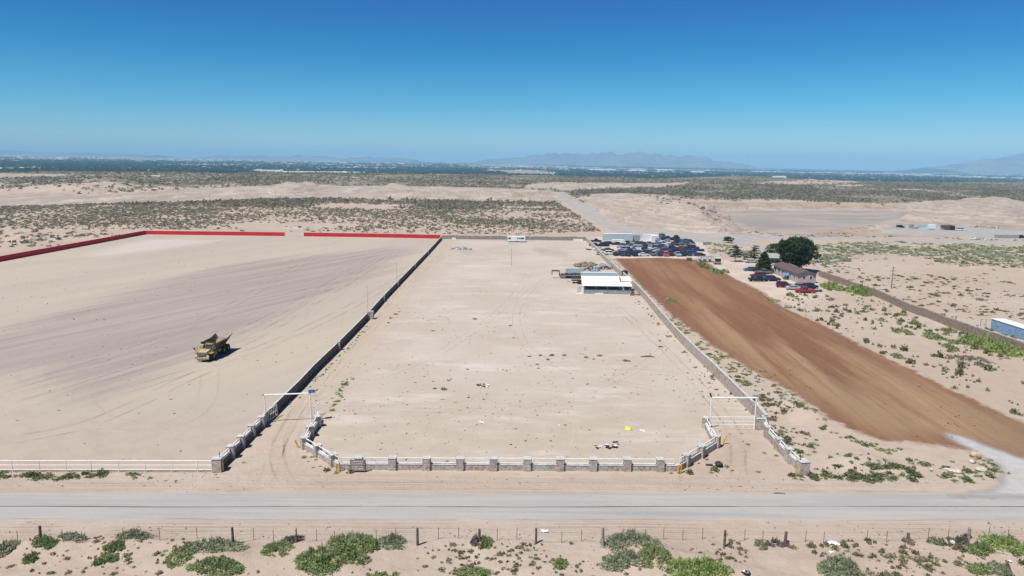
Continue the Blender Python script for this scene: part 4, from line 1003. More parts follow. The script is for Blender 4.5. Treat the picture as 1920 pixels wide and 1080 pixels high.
tree(1378, 491, 5.0, 6.2, 'thin grey tree standing alone left of the pines', 'airy', M['tree_grey'], seed=6, n=55, leaf=0.35, leaves=24, trunk=0.14)
tree(1448, 486, 6.0, 6.2, 'greyish half bare tree touching the huge round tree', 'airy', M['tree_grey'], seed=7, n=70, leaf=0.35, leaves=28, trunk=0.16)
tree(1397, 487, 3.2, 2.8, 'short yellow green shrub tree between two pines', 'round', M['sage'], 'small_tree', seed=8, n=30, leaf=0.35, leaves=30, trunk=0.08)
tree(1532, 492, 3.2, 3.2, 'small leaning tree on the right side of the huge tree', 'airy', M['tree_grey'], 'small_tree', seed=9, n=34, leaf=0.35, leaves=24, trunk=0.08)
tree(1366, 456, 5.0, 3.0, 'low grey shrub tree beside the gravel road', 'airy', M['tree_grey'], 'small_tree', seed=10, n=34, leaf=0.4, leaves=24, trunk=0.08)

# the valley: orchards and windbreaks, then town specks, all far too many to count
q = np.random.default_rng(31)
def valley_pts(n, d0, d1, u0=-0.95, u1=0.95, thr=0.45, seed=0, fx=900, fy=2600):
    d = d0 * (d1 / d0) ** q.random(n); u = u0 + (u1 - u0) * q.random(n); x = d * u
    k = vnoise(x / fx, d / fy, seed) > thr
    return x[k], d[k]
x, y = valley_pts(34000, 2700, 9000, thr=0.43, seed=3, fx=650, fy=1500)
for a_, b_, y_ in ((515, 690, 323.5), (474, 540, 320.5), (1298, 1320, 324), (1180, 1210, 321.5), (1105, 1150, 320), (1230, 1262, 320.5)):      # yards round the big sheds are clear of trees
    p_, p2_ = at(a_, y_), at(b_, y_); k = ~((x > p_.x - 40) & (x < p2_.x + 40) & (y > p_.y - 420) & (y < p_.y + 160)); x, y = x[k], y[k]
s = 7 + 16 * q.random(len(x)) ** 2
pts = np.stack([x, y, ground_z(x, y), s, 5 + 7 * q.random(len(x))], 1)
M['valley'] = leaf_mat('valley_trees', (0.028, 0.05, 0.028), (0.04, 0.065, 0.035), (0.065, 0.085, 0.045))
joined('valley_woodland', pts, LOD2, M['valley'], 'dark green orchards and windbreaks in the hazy valley')
x, y = valley_pts(12000, 9000, 26000, thr=0.50, seed=8, fx=1600, fy=2400)
k = q.random(len(x)) < np.clip(0.9 + 1.6 * (x / y) - (y - 9000) / 22000, 0.03, 1); x, y = x[k], y[k]
s = 30 + 70 * q.random(len(x)) ** 2
pts = np.stack([x, y, ground_z(x, y), s, 8 + 8 * q.random(len(x))], 1)
joined('far_woodland', pts, LOD2, M['valley'], 'bluish tree cover at the far end of the valley')
def town(name, label, n, d0, d1, u0, u1, w0, w1, seed):
    mats = [plain('town_white', (0.75, 0.74, 0.72), 0.7, 0.03, 0.1), plain('town_tan', (0.45, 0.38, 0.32), 0.8, 0.05, 0.1), plain('town_roof', (0.30, 0.27, 0.26), 0.8, 0.05, 0.1)]
    x, y = valley_pts(n, d0, d1, u0, u1, 0.40, seed, 700, 1800)
    b = MB()
    for X, Y, Z in zip(x, y, ground_z(x, y)):
        w = w0 + (w1 - w0) * q.random() ** 3; d = w * (0.4 + q.random()); h = 3.5 + 4 * q.random() + w * 0.03
        m = int(q.integers(3)); hz = h / 2
        b.box((X, Y, Z + hz - 0.5), (w, d, h), m=m)
        b.add([(X - w / 2, Y - d / 2, Z + h - 0.5), (X + w / 2, Y - d / 2, Z + h - 0.5), (X + w / 2, Y + d / 2, Z + h - 0.5), (X - w / 2, Y + d / 2, Z + h - 0.5), (X - w / 2, Y, Z + h + 1.2), (X + w / 2, Y, Z + h + 1.2)],
              [(0, 1, 5, 4), (2, 3, 4, 5), (1, 2, 5), (3, 0, 4)], m)
    tag(b.build(name, mats), label, kind='stuff')
town('valley_houses', 'tiny pale houses and barns between the valley trees', 3200, 2900, 8000, -0.9, 0.9, 10, 32, 12)
town('far_town', 'pale specks of a far town in the haze', 3600, 7500, 17000, -0.7, 0.95, 25, 120, 14)

# mountains
def mountain(name, profile, D, depth, label, seed):
    """profile: (photo x, photo y of the crest); a ridge at its own distance with real depth"""
    pr = np.array(profile, float)
    xs = np.linspace(pr[0, 0], pr[-1, 0], 320); ys = np.interp(xs, pr[:, 0], pr[:, 1])
    d = np.stack([(xs - 960) / F_PX, -(ys - 540) / F_PX, -np.ones_like(xs)], -1) @ R3.T
    t = D / d[:, 1]; X = d[:, 0] * t; top = CAM_H + d[:, 2] * t
    rg = np.minimum(1, np.minimum(xs - xs[0], xs[-1] - xs) / 30)
    top = top + rg * D / F_PX * (3.4 * fbm(xs / 10, xs * 0 + seed, seed, 4) + 0.3)
    nr = 22; V = []
    for j in range(nr):
        f = j / (nr - 1); y = D + (f - 0.5) * depth
        g_ = ground_z(X, np.full_like(X, y)); prof = (1 - abs(f * 2 - 1)) ** 0.9
        n = fbm(X / (depth * 0.16), np.full_like(X, y) / (depth * 0.22), seed, 5)
        h = np.maximum(0, top - g_) * np.clip(prof + 0.35 * n * math.sin(math.pi * f) * (abs(f - 0.5) > 0.02), 0, 1.0)
        V.append(np.stack([X, np.full_like(X, y), g_ - 5 + h], -1))
    V = np.concatenate(V); idx = np.arange(nr * len(xs)).reshape(nr, -1)
    f = np.stack([idx[:-1, :-1], idx[:-1, 1:], idx[1:, 1:], idx[1:, :-1]], -1).reshape(-1, 4)
    return tag(link(name, np_mesh(name, V, f, plain('mountain_rock', (0.17, 0.145, 0.13), 0.95, 0.2, 0.002), None, True)), label, kind='structure')
mountain('mountains', [(890, 302), (920, 297), (940, 296), (975, 293), (1000, 289), (1025, 287), (1060, 284.5), (1078, 288), (1095, 287), (1108, 284.5), (1125, 287), (1145, 282.5), (1165, 287), (1185, 284.5), (1205, 286), (1232, 286.5), (1250, 292),
                       (1275, 294), (1295, 292), (1325, 293), (1345, 300), (1375, 304), (1400, 308)], 18000, 3200, 'hazy blue mountain range', 5)
mountain('right_mountain', [(1740, 314), (1780, 309), (1810, 304), (1835, 300), (1860, 297), (1885, 293), (1905, 291), (1935, 287), (1990, 284), (2060, 290), (2120, 305)], 15500, 3200, 'hazy ridge at the right edge', 6)
mountain('low_hills', [(-60, 286), (0, 284), (25, 282.5), (60, 287), (120, 288.5), (160, 286), (190, 289), (300, 290)], 20000, 2500, 'low hills on the left horizon', 7)
mountain('small_peak', [(400, 292), (425, 289.5), (460, 291.5), (550, 293), (570, 291), (590, 293), (700, 296), (735, 295), (780, 298)], 20000, 2500, 'low far peaks left of centre', 8)

# the air: one box of pale haze round everything
hz = NT('valley_haze'); t = hz.t
for l in list(t.links): t.links.remove(l)
pv = hz.n('ShaderNodeVolumePrincipled'); pv.inputs['Color'].default_value = (0.345, 0.655, 0.93, 1); pv.inputs['Density'].default_value = HAZE; pv.inputs['Anisotropy'].default_value = -0.2
t.links.new(pv.outputs[0], t.nodes['Material Output'].inputs['Volume'])
gx = np.array([v.co[:] for v in g.data.vertices])
lo, hi = gx.min(0), gx.max(0)
ztop = max([hi[2]] + [max(v.co.z for v in o_.data.vertices) for o_ in bpy.data.objects if o_.name in ('mountains', 'right_mountain', 'low_hills', 'small_peak')]) + 15
tag(MB().box(((lo[0] + hi[0]) / 2, (lo[1] + hi[1]) / 2, (lo[2] - 2 + ztop) / 2), (hi[0] - lo[0] + 400, hi[1] - lo[1] + 400, ztop - lo[2] + 2)).build('haze', hz.mat), kind='stuff')

# ---------------------------------------------------------------- walls and fences
def seg(mb, A, B, th, h0, h1, m=0, h1b=None):
    """upright slab from A to B, following the ground at both ends"""
    A, B = Vector(A), Vector(B); d = (B - A); d.z = 0; n = Vector((-d.y, d.x, 0)).normalized() * th / 2
    h1b = h1 if h1b is None else h1b
    vs = []
    for P_, t0, t1 in ((A, h0, h1), (B, h0, h1b)):
        for s in (-1, 1):
            vs += [P_ + n * s + Vector((0, 0, t0)), P_ + n * s + Vector((0, 0, t1))]
    # order: A- lo, A- hi, A+ lo, A+ hi, B- lo, B- hi, B+ lo, B+ hi
    return mb.add(vs, [(0, 1, 5, 4), (2, 6, 7, 3), (1, 3, 7, 5), (0, 4, 6, 2), (0, 2, 3, 1), (4, 5, 7, 6)], m)

def rel(pts, o): return [p - o for p in pts]

def lerp_pts(A, B, n):
    out = []
    for i in range(n + 1):
        p = A.lerp(B, i / n); out.append(Vector((p.x, p.y, gz(p.x, p.y))))
    return out

def wall_run(root, pts, th, h, mat, capmat=None, step=6.0, jag=0.0, part='wall_section', seed=0, lift=0.0):
    """pts: world points; each span is a part of its own, its cap a sub-part"""
    q = np.random.default_rng(seed + 5); o = Vector(root.location)
    for i in range(len(pts) - 1):
        n = max(1, int((pts[i + 1] - pts[i]).length / step)); pp = rel(lerp_pts(pts[i], pts[i + 1], n), o)
        mb = MB(); cp = MB(); hs = [h + jag * q.normal() for _ in pp]
        for k in range(n):
            seg(mb, pp[k], pp[k + 1], th, -0.3, hs[k] + lift, 0, hs[k + 1] + lift)
            if capmat: seg(cp, pp[k] + Vector((0, 0, hs[k])), pp[k + 1] + Vector((0, 0, hs[k + 1])), th + 0.06, 0.002, 0.07)
        w = mb.build(part, mat, root)
        if capmat: cp.build('cap', capmat, w)

def pillar(root, p, w, h, rz=0.0, mat=None, cap=None, d=None):
    o = Vector(root.location); q = Vector((p.x, p.y, gz(p.x, p.y))) - o
    pl = MB().box((q.x, q.y, q.z + h / 2 - 0.15), (w, d or w, h + 0.3), rz, taper=0.97).build('pillar', mat or M['stone'], root)
    MB().box((q.x, q.y, q.z + h + 0.035), (w + 0.05, (d or w) + 0.05, 0.06), rz).build('cap', cap or M['cement'], pl)

def rails(root, A, B, zs, r=0.045, ends=True, part='rail', inset=0.5, mat=None):
    o = Vector(root.location); d = (B - A); d.z = 0; L = d.length; d.normalize()
    a, b = A - o + d * inset, B - o - d * inset
    for z in zs:
        seg(MB(), a, b, r * 2, z - r, z + r).build(part, mat or M['white'], root)
    if ends:
        for e in (a, b):
            MB().box((e.x, e.y, e.z + (zs[0] + zs[-1]) / 2), (r * 1.8, r * 1.8, abs(zs[0] - zs[-1]) - 2 * r)).build('upright', mat or M['white'], root)

# front wall with its two angled wings
pxs = [672, 735, 799, 862, 925, 988, 1050, 1112, 1176, 1238]
fw = thing('stone_wall', 'low fieldstone wall with square pillars and white rails along the road front', 'stone wall', at(955, 884))
cl, cr = at(637, 882.5), at(1272, 885.5)
pil = [at(x_, 883.2 + (x_ - 672) * 0.0035) for x_ in pxs]
pil = [Vector((p.x, cl.y + (cr.y - cl.y) * (p.x - cl.x) / (cr.x - cl.x) + 0.35, p.z)) for p in pil]
chain = [cl + Vector((0, 0.35, 0))] + pil + [cr + Vector((0, 0.35, 0))]
wall_run(fw, chain, 0.42, 0.72, M['stone'], M['cement'], jag=0.02)
for p in pil: pillar(fw, p, 0.88, 1.52)
for i in range(len(chain) - 1):
    rails(fw, chain[i], chain[i + 1], (1.48, 0.90), inset=0.52 if 0 < i < len(chain) - 2 else (0.1 if i == 0 else 0.5))
wingL = [at(637, 882.5), at(624, 876), at(595, 858), at(570, 843), at(580, 821), at(594, 802), at(596, 790)]
wingR = [at(1272, 885.5), at(1287, 876), at(1315, 859), at(1344, 840), at(1333, 822), at(1324, 804)]
for nm, w, pl_ in (('left', wingL, (1, 2, 3, 4, 5)), ('right', wingR, (1, 2, 3, 5))):
    w = [p + Vector((0, 0.3, 0)) for p in w]
    wall_run(fw, w, 0.42, 0.74, M['stone'], M['cement'], jag=0.02)
    for i in pl_: pillar(fw, w[i], 0.85, 1.52, 0.6 if nm == 'left' else -0.6)
    for i in range(len(w) - 1): rails(fw, w[i], w[i + 1], (1.48, 0.92), inset=0.35)

# left driveway wall: pillars with rails, then the long dark block wall
dw = thing('stone_wall', 'low stone wall with five pillars leading from the road to the left gate', 'stone wall', at(450, 840))
lp = [at(409, 883), at(434, 859), at(453, 840), at(473, 819), at(491, 802)]
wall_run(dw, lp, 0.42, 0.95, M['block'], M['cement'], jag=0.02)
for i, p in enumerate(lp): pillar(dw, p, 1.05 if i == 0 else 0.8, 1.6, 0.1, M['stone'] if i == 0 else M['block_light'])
for i in range(4): rails(dw, lp[i], lp[i + 1], (1.5, 1.1), inset=0.45)
MB().tube((0, 0, 1.6), (0, 0, 2.3), 0.04).build('stub_post', M['rust'], dw).location = lp[0] + Vector((0.2, 0.2, 0)) - Vector(dw.location)
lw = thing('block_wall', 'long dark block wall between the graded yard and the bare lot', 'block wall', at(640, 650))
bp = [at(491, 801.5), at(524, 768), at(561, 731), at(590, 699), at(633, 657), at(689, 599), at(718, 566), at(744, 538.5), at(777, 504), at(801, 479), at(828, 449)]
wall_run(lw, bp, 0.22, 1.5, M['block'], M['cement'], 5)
for i in (4, 5, 6, 7, 8, 9): pillar(lw, bp[i] + Vector((0.28, 0, 0)), 0.42, 1.7, 0, M['block_light'], d=0.5)
MB().box((0, 0, 0.95), (1.5, 1.1, 1.9)).build('pier', M['block_light'], lw).location = bp[5] + Vector((0.6, 0.4, 0)) - Vector(lw.location)
for (px, py, h, lb, bx) in ((688.5, 598, 7.2, 'thin steel pole rising from the pier of the dark block wall', 0), (743, 539, 6.9, 'thin steel pole beside the dark block wall, farther one', 0)):
    p = at(px, py) + Vector((0.1, 0.5, 0)); t_ = thing('steel_pole', lb, 'pole', p)
    MB().tube((0, 0, 0), (0, 0, h), 0.06, 8, r2=0.035).build('shaft', M['steel'], t_)
    MB().box((0, 0, h + 0.03), (0.5, 0.08, 0.06)).build('crossbar', M['steel'], t_)

rw = thing('stone_wall', 'long grey stone wall along the right side of the bare lot', 'stone wall', at(1277, 640))
rp = [at(1434, 800), at(1411, 777.5), at(1371, 736), at(1331, 696), at(1304, 670), at(1277, 643), at(1243, 604), at(1209, 562), at(1183, 535), at(1156, 511), at(1127, 482), at(1098, 451)]
rp = [rp[i] for i in (1, 2, 3, 4, 5, 6, 7, 8, 9, 10, 11)]
wall_run(rw, rp, 0.30, 1.95, M['stone'], M['cement'], 5, 0.03)
rg = thing('stone_wall', 'low stone wall stepping down from the right gate to the road', 'stone wall', at(1470, 850))
gp = [at(1434, 803), at(1441, 823), at(1461, 846), at(1480, 866), at(1506, 890)]
gp = [p + Vector((0, 0.3, 0)) for p in gp]
wall_run(rg, [at(1416, 805), at(1435, 805)], 0.5, 1.55, M['stone'], M['cement'])
wall_run(rg, [at(1435, 803), at(1411, 777.5) + Vector((0.3, 0, 0))], 0.4, 1.9, M['stone'], M['cement'])
wall_run(rg, gp, 0.42, 1.0, M['stone'], M['cement'], jag=0.02)
for i, p in enumerate(gp): pillar(rg, p, 1.15 if i == 4 else 0.85, 1.6, 0.15)
for i in range(4): rails(rg, gp[i], gp[i + 1], (1.55, 1.15), inset=0.45)
MB().tube((0, 0, 1.6), (0, 0, 2.35), 0.05).build('stub_post', M['dark'], rg).location = gp[4] + Vector((-0.35, 0.1, 0)) - Vector(rg.location)

# red walls of the graded yard
r1 = thing('red_wall', 'dark red wall down the left side of the graded yard', 'red wall', at(136, 464))
wall_run(r1, [at(272, 440), at(136, 465.5), at(0, 491), at(-160, 521)], 0.25, 1.95, M['red'], None, 12)
r2 = thing('red_wall', 'bright red rear wall of the yard, longer run left of the white gateway', 'red wall', at(400, 442))
wall_run(r2, [at(272, 440), at(403, 441.6), at(534, 443.2)], 0.25, 1.9, M['red'], None, 12)
r3 = thing('red_wall', 'bright red rear wall of the yard, run right of the white gateway', 'red wall', at(700, 446))
wall_run(r3, [at(570, 443.6), at(700, 445.5), at(826, 448)], 0.25, 1.9, M['red'], None, 12)
for root, a_, b_ in ((r2, (273, 440.6), (533, 443.9)), (r3, (571, 444.2), (823, 448.6))):
    A, B = at(*a_), at(*b_); kb = MB(); pp = rel(lerp_pts(A, B, 24), Vector(root.location) + Vector((0, 0.55, 0)))
    for k in range(24): seg(kb, pp[k], pp[k + 1], 0.5, 0.02, 0.14)
    kb.build('kerb', M['pink'], root)
gg = thing('white_gateway', 'white pipe gateway in the gap of the red rear wall', 'gateway', at(552, 443.3))
A, B = at(535, 443.2), at(569, 443.6); o = Vector(gg.location)
for p in (A, B): MB().tube(p - o, p - o + Vector((0, 0, 3.9)), 0.13).build('post', M['white'], gg)
MB().tube(A - o + Vector((0, 0, 3.9)), B - o + Vector((0, 0, 3.9)), 0.15).build('beam', M['white'], gg)
rails(gg, A, A.lerp(B, 0.5), (0.4, 1.0, 1.6), 0.03, True, 'gate_rail', 0.15); rails(gg, A.lerp(B, 0.5), B, (0.4, 1.0, 1.6), 0.03, True, 'gate_rail', 0.15)

# rear fence of the bare lot: weathered panels on posts
rf = thing('board_fence', 'weathered grey brown fence closing the rear of the bare lot', 'fence', at(960, 449))
A, B = at(829, 448), at(1097, 451); o = Vector(rf.location); fp = lerp_pts(A, B, 18)
for i, p in enumerate(fp):
    MB().tube(p - o, p - o + Vector((0, 0, 2.0)), 0.07, 6).build('post', M['wood_grey'], rf)
    if i < 18:
        mb = MB(); e = p.lerp(fp[i + 1], 0.03); w = p.lerp(fp[i + 1], 0.97)
        seg(mb, e - o, w - o, 0.05, 0.1, 1.65 + 0.15 * math.sin(i * 2.1), 0, 1.65 + 0.15 * math.sin(i * 1.3)); mb.build('fence_panel', M['wood_grey'], rf)

# long brown rock wall on the right
rk = thing('rock_wall', 'long brown rock wall running diagonally past the blue shed', 'rock wall', at(1700, 590))
kp = [at(x_, y_) for x_, y_ in ((1536, 518), (1580, 534), (1640, 555), (1700, 582), (1745, 598), (1790, 616), (1845, 636), (1900, 655), (1960, 676))]
wall_run(rk, kp, 0.5, 1.95, M['stone_brown'], None, 1.6, 0.07)
mb = MB()
for i in range(len(kp) - 1):
    if i >= 5:
        pp = rel(lerp_pts(kp[i] + Vector((0.8, 0.9, 0)), kp[i + 1] + Vector((0.8, 0.9, 0)), 6), Vector(rk.location))
        for k in range(6): seg(mb, pp[k], pp[k + 1], 0.25, -0.2, 1.9)
mb.build('rear_slab', M['cement'], rk)
for px, py, lb in ((1791, 607, 'pale tan post standing against the brown rock wall, left one'), (1831, 624, 'pale tan post standing against the brown rock wall, middle one'), (1874, 641, 'pale tan post standing against the rock wall near the blue shed')):
    t_ = thing('tan_post', lb, 'post', at(px, py)); MB().box((0, 0, 0.9), (0.3, 0.3, 1.8), taper=0.9).build('shaft', M['block_light'], t_)
    MB().box((0, 0, 1.83), (0.36, 0.36, 0.06)).build('cap', M['cement'], t_)

# white pipe fence at the lower left
pf = thing('pipe_fence', 'white three rail pipe fence along the front of the graded yard', 'pipe fence', at(200, 885))
A, B = at(-60, 886), at(400, 885); o = Vector(pf.location); n = 9
posts = [at(x_, 885.4) for x_ in (-24, 24, 75, 125, 172, 223, 273, 323, 371, 399.5)]
for p in posts: MB().tube(p - o + Vector((0, 0, -0.1)), p - o + Vector((0, 0, 1.42)), 0.05, 8).build('post', M['white'], pf)
for z_ in (0.32, 0.88, 1.42):
    for a_, b_ in zip(posts[:-1], posts[1:]):
        MB().tube(a_ - o + Vector((0, 0, z_)), b_ - o + Vector((0, 0, z_)), 0.042 if z_ < 1.4 else 0.055, 6).build('rail', M['white'], pf)
# wire fence in the foreground
wf = thing('wire_fence', 'wire fence of wooden posts and thin steel stakes along the near roadside', 'wire fence', at(960, 1018))
o = Vector(wf.location)
wood = [(76, 1013, 25, .14, 'w', 2), (437, 1020, 29, .13, 'w', 0), (555, 1017, 26, .14, 'p', 3), (783, 1022, 30, .13, 'w', 0), (899, 1013, 20, .14, 'w', 0), (1005, 1019, 27, .12, 'w', 0), (1130, 1024, 32, .16, 'g', -1), (1358, 1025, 29, .13, 'w', 0),
        (1472, 1019, 21, .15, 'w', 1), (1702, 1014, 14, .16, 'w', 0), (1816, 1011, 20, .16, 'g', 0)]
tops = []
for px, py, hp, rad, k_, lean in wood:
    p = at(px, py) - o; h = hp / 19.8 / 0.87
    mt = M['wood_grey'] if k_ == 'g' else M['wood']
    MB().tube(p + Vector((0, 0, -0.3)), p + Vector((lean * 0.03, 0.02, h)), rad, 9, r2=rad * (0.2 if k_ == 'p' else 0.85)).build('wooden_post', mt, wf)
    tops.append((px, p, h))
for px in (-40, 34, 118, 155, 232, 300, 370, 476, 513, 594, 628, 670, 706, 742, 822, 860, 932, 969, 1053, 1090, 1166, 1210, 1244, 1280, 1317, 1396, 1430, 1510, 1544, 1625, 1662, 1740, 1777, 1853, 1889, 1960):
    py = 1014 + 3 * math.sin(px * 0.013) + 2 * math.sin(px * 0.05); p = at(px, py) - o; q_ = random.random()
    MB().tube(p + Vector((0, 0, -0.2)), p + Vector((0.05 * (q_ - 0.5), 0, 1.15 + 0.12 * q_)), 0.028, 5).build('steel_stake', M['rust'], wf)
    tops.append((px, p, 1.15))
tops.sort(key=lambda e: e[0])
for z_ in (0.35, 0.7, 1.02):
    for a_, b_ in zip(tops[:-1], tops[1:]):
        MB().tube(a_[1] + Vector((0, 0, min(z_, a_[2] - 0.05))), b_[1] + Vector((0, 0, min(z_, b_[2] - 0.05))), 0.007, 4).build('wire', M['wire'], wf)

# gateways
def gantry(a, b, h, label, lamp_at, solar):
    A, B = at(*a), at(*b); c = (A + B) / 2; g_ = thing('gateway', label, 'gateway', Vector((c.x, c.y, gz(c.x, c.y)))); o = Vector(g_.location)
    for p in (A, B): MB().tube(p - o + Vector((0, 0, -0.1)), Vector((p.x - o.x, p.y - o.y, h)), 0.085, 10).build('post', M['white'], g_)
    e = (B - A).normalized() * 0.1
    MB().tube(Vector((A.x - o.x, A.y - o.y, h + 0.02)) - e, Vector((B.x - o.x, B.y - o.y, h + 0.02)) + e, 0.10, 10).build('beam', M['white'], g_)
    L = Vector(((A if lamp_at == 0 else B).x - o.x, (A if lamp_at == 0 else B).y - o.y, h))
    if solar:
        s_ = MB().box(L + Vector((0.25, -0.1, 0.35)), (0.85, 0.55, 0.05), 0.25, rx=0.5).build('solar_panel', plain('solar_cells', (0.03, 0.10, 0.20), 0.3), g_)
        MB().box(L + Vector((0.25, -0.02, 0.32)), (0.92, 0.62, 0.03), 0.25, rx=0.5).build('panel_frame', M['steel'], s_)
        MB().tube(L, L + Vector((0.2, 0, 0.3)), 0.04).build('bracket', M['dark'], g_)
        MB().box(L + Vector((0.9, 0.1, 0.45)), (0.4, 0.14, 0.1), 0.3, ry=-0.5).build('lamp_head', M['dark'], g_)
        A0 = Vector((A.x - o.x, A.y - o.y, h)); MB().box(A0 + Vector((-0.12, 0, 0.05)), (0.2, 0.14, 0.16)).build('small_lamp', M['dark'], g_)
    else:
        MB().tube(L, L + Vector((-0.1, 0, 0.35)), 0.04).build('bracket', M['dark'], g_)
        MB().box(L + Vector((-0.15, 0, 0.42)), (0.16, 0.3, 0.5), 0.1, ry=-0.4).build('lamp_head', M['dark'], g_)
    return g_
gantry((498.5, 795), (583.5, 791), 4.15, 'tall white gate frame with a blue solar panel at the left driveway', 1, True)
gantry((1330.5, 804.5), (1414, 805), 4.5, 'tall white gate frame with a dark lamp over the closed right gate', 0, False)
def gate_leaf(a, b, label, hs=(0.25, 0.7, 1.15, 1.6), bars=6):
    A, B = at(*a), at(*b); g_ = thing('gate_leaf', label, 'gate', A); d = B - A; d.z = 0
    for z_ in hs: MB().tube(Vector((0, 0, z_)), Vector((d.x, d.y, z_)), 0.035 if 0 < hs.index(z_) < len(hs) - 1 else 0.05, 6).build('rail', M['white'], g_)
    for k in range(bars + 1):
        c = d * (k / bars); MB().tube((c.x, c.y, hs[0]), (c.x, c.y, hs[-1]), 0.03, 6).build('bar', M['white'], g_)
gate_leaf((501, 794), (520, 781), 'white barred gate leaf swung open against the left wall', (0.3, 1.0, 1.8), 6)
gate_leaf((586, 790), (600, 777), 'white barred gate leaf swung open beside the left wing wall', (0.3, 1.0, 1.8), 6)
gate_leaf((1332, 804.5), (1372, 804.7), 'left leaf of the closed white gate at the right', (0.15, 0.65, 1.15, 1.75), 2)
gate_leaf((1373, 804.7), (1413, 805), 'right leaf of the closed white gate at the right', (0.15, 0.65, 1.15, 1.75), 2)
for px, py, lean, lb in ((415.5, 883.5, 0, 'pair of yellow bollards at the leftmost stone pillar'), (563, 840, 1, 'leaning yellow bollards at the left driveway corner'), (634, 884.5, 0, 'yellow bollards at the left bend of the front wall'),
                         (1274, 887, 0, 'yellow bollards at the right bend of the front wall'), (1352, 833, 1, 'leaning yellow bollard below the right gate'), (1498, 888, 0, 'yellow bollards at the last stone pillar by the road')):
    p = at(px, py); b_ = thing('bollards', lb, 'bollards', p)
    for s in (-1, 1):
        k_ = MB().tube((s * 0.17, 0, -0.1), (s * 0.17 + (0.45 * s if lean else 0.02), -0.05, 1.22 if s > 0 else 1.05), 0.10, 10).build('bollard', M['yellow'], b_)
        MB().tube((s * 0.17 + (0.45 * s if lean else 0.02), -0.05, 1.22 if s > 0 else 1.05), (s * 0.17 + (0.45 * s if lean else 0.02), -0.05, 1.27 if s > 0 else 1.1), 0.1, 10, r2=0.03).build('dome', M['yellow'], k_)

# sign with weathered white lettering (only strokes can be made out)
sg = thing('sign_board', 'weathered brown sign with illegible white lettering before the front wall', 'sign', at(671, 886))
bd = MB().box((0, 0, 0.95), (1.72, 0.08, 1.25)).build('board', plain('sign_brown', (0.24, 0.19, 0.15), 0.9, 0.15, 5, obj=True), sg)
fr = MB()
for z_ in (0.32, 0.98, 1.58): fr.box((0, -0.06, z_), (1.78, 0.05, 0.06))
fr.build('frame', plain('sign_frame', (0.33, 0.29, 0.25), 0.9), bd)
q = np.random.default_rng(4); lt = MB()
for row, (z_, n, hh) in enumerate(((1.42, 8, 0.16), (1.15, 6, 0.15), (0.80, 7, 0.22), (0.50, 6, 0.22))):
    for k in range(n):
        cx_ = -0.68 + 1.36 * (k + 0.5) / n
        lt.box((cx_ - 0.05, -0.047, z_), (0.04, 0.012, hh)); lt.box((cx_ + 0.015, -0.047, z_ + hh * (0.45 if q.random() < .6 else 0)), (0.09, 0.012, 0.04))
        if q.random() < 0.6: lt.box((cx_ + 0.075, -0.047, z_), (0.035, 0.012, hh * 0.9))
lt.build('lettering', M['white'], bd)
for s in (-0.72, 0.86): MB().box((s, 0.08, 0.75), (0.13, 0.10, 1.7)).build('post', M['wood'], sg)

# ---------------------------------------------------------------- vehicles
CAR = {
    'sedan': dict(L=4.6, body=[(-2.28, .34), (-2.32, .80), (-2.1, .97), (-1.4, 1.0), (1.15, .98), (2.05, .80), (2.3, .62), (2.28, .34)], cab=(-1.62, 1.0, -0.98, 0.35), top=1.42, W=1.78),
    'hatchback': dict(L=4.1, body=[(-2.05, .34), (-2.1, .85), (-1.95, 1.0), (1.05, .98), (1.85, .84), (2.05, .62), (2.02, .34)], cab=(-1.98, 1.0, -1.6, 0.25), top=1.48, W=1.74),
    'suv': dict(L=4.8, body=[(-2.38, .42), (-2.42, 1.0), (-2.3, 1.14), (1.15, 1.12), (2.2, 1.0), (2.4, .8), (2.36, .42)], cab=(-2.3, 1.1, -2.1, 0.45), top=1.80, W=1.88),
    'van': dict(L=5.1, body=[(-2.5, .40), (-2.55, 1.0), (-2.48, 1.18), (1.5, 1.15), (2.35, .95), (2.52, .7), (2.5, .40)], cab=(-2.46, 1.75, -2.35, 1.0), top=1.95, W=1.92),
    'pickup': dict(L=5.5, body=[(-2.7, .45), (-2.74, 1.05), (-0.75, 1.08), (1.3, 1.1), (2.55, 1.0), (2.72, .8), (2.7, .45)], cab=(-0.7, 1.3, -0.5, 0.6), top=1.78, W=1.92),
}
PAINT = {'white': (0.62, 0.63, 0.63), 'silver': (0.36, 0.38, 0.40), 'grey': (0.14, 0.145, 0.155), 'black': (0.022, 0.023, 0.028), 'navy': (0.02, 0.028, 0.06), 'blue': (0.045, 0.09, 0.20),
         'maroon': (0.11, 0.018, 0.025), 'red': (0.30, 0.03, 0.035), 'faded red': (0.38, 0.12, 0.12), 'tan': (0.36, 0.29, 0.22), 'pale blue': (0.24, 0.33, 0.42), 'green': (0.04, 0.09, 0.06)}
PM = {k: car_mat('paint_' + k.replace(' ', '_'), v) for k, v in PAINT.items()}
_cm = {}
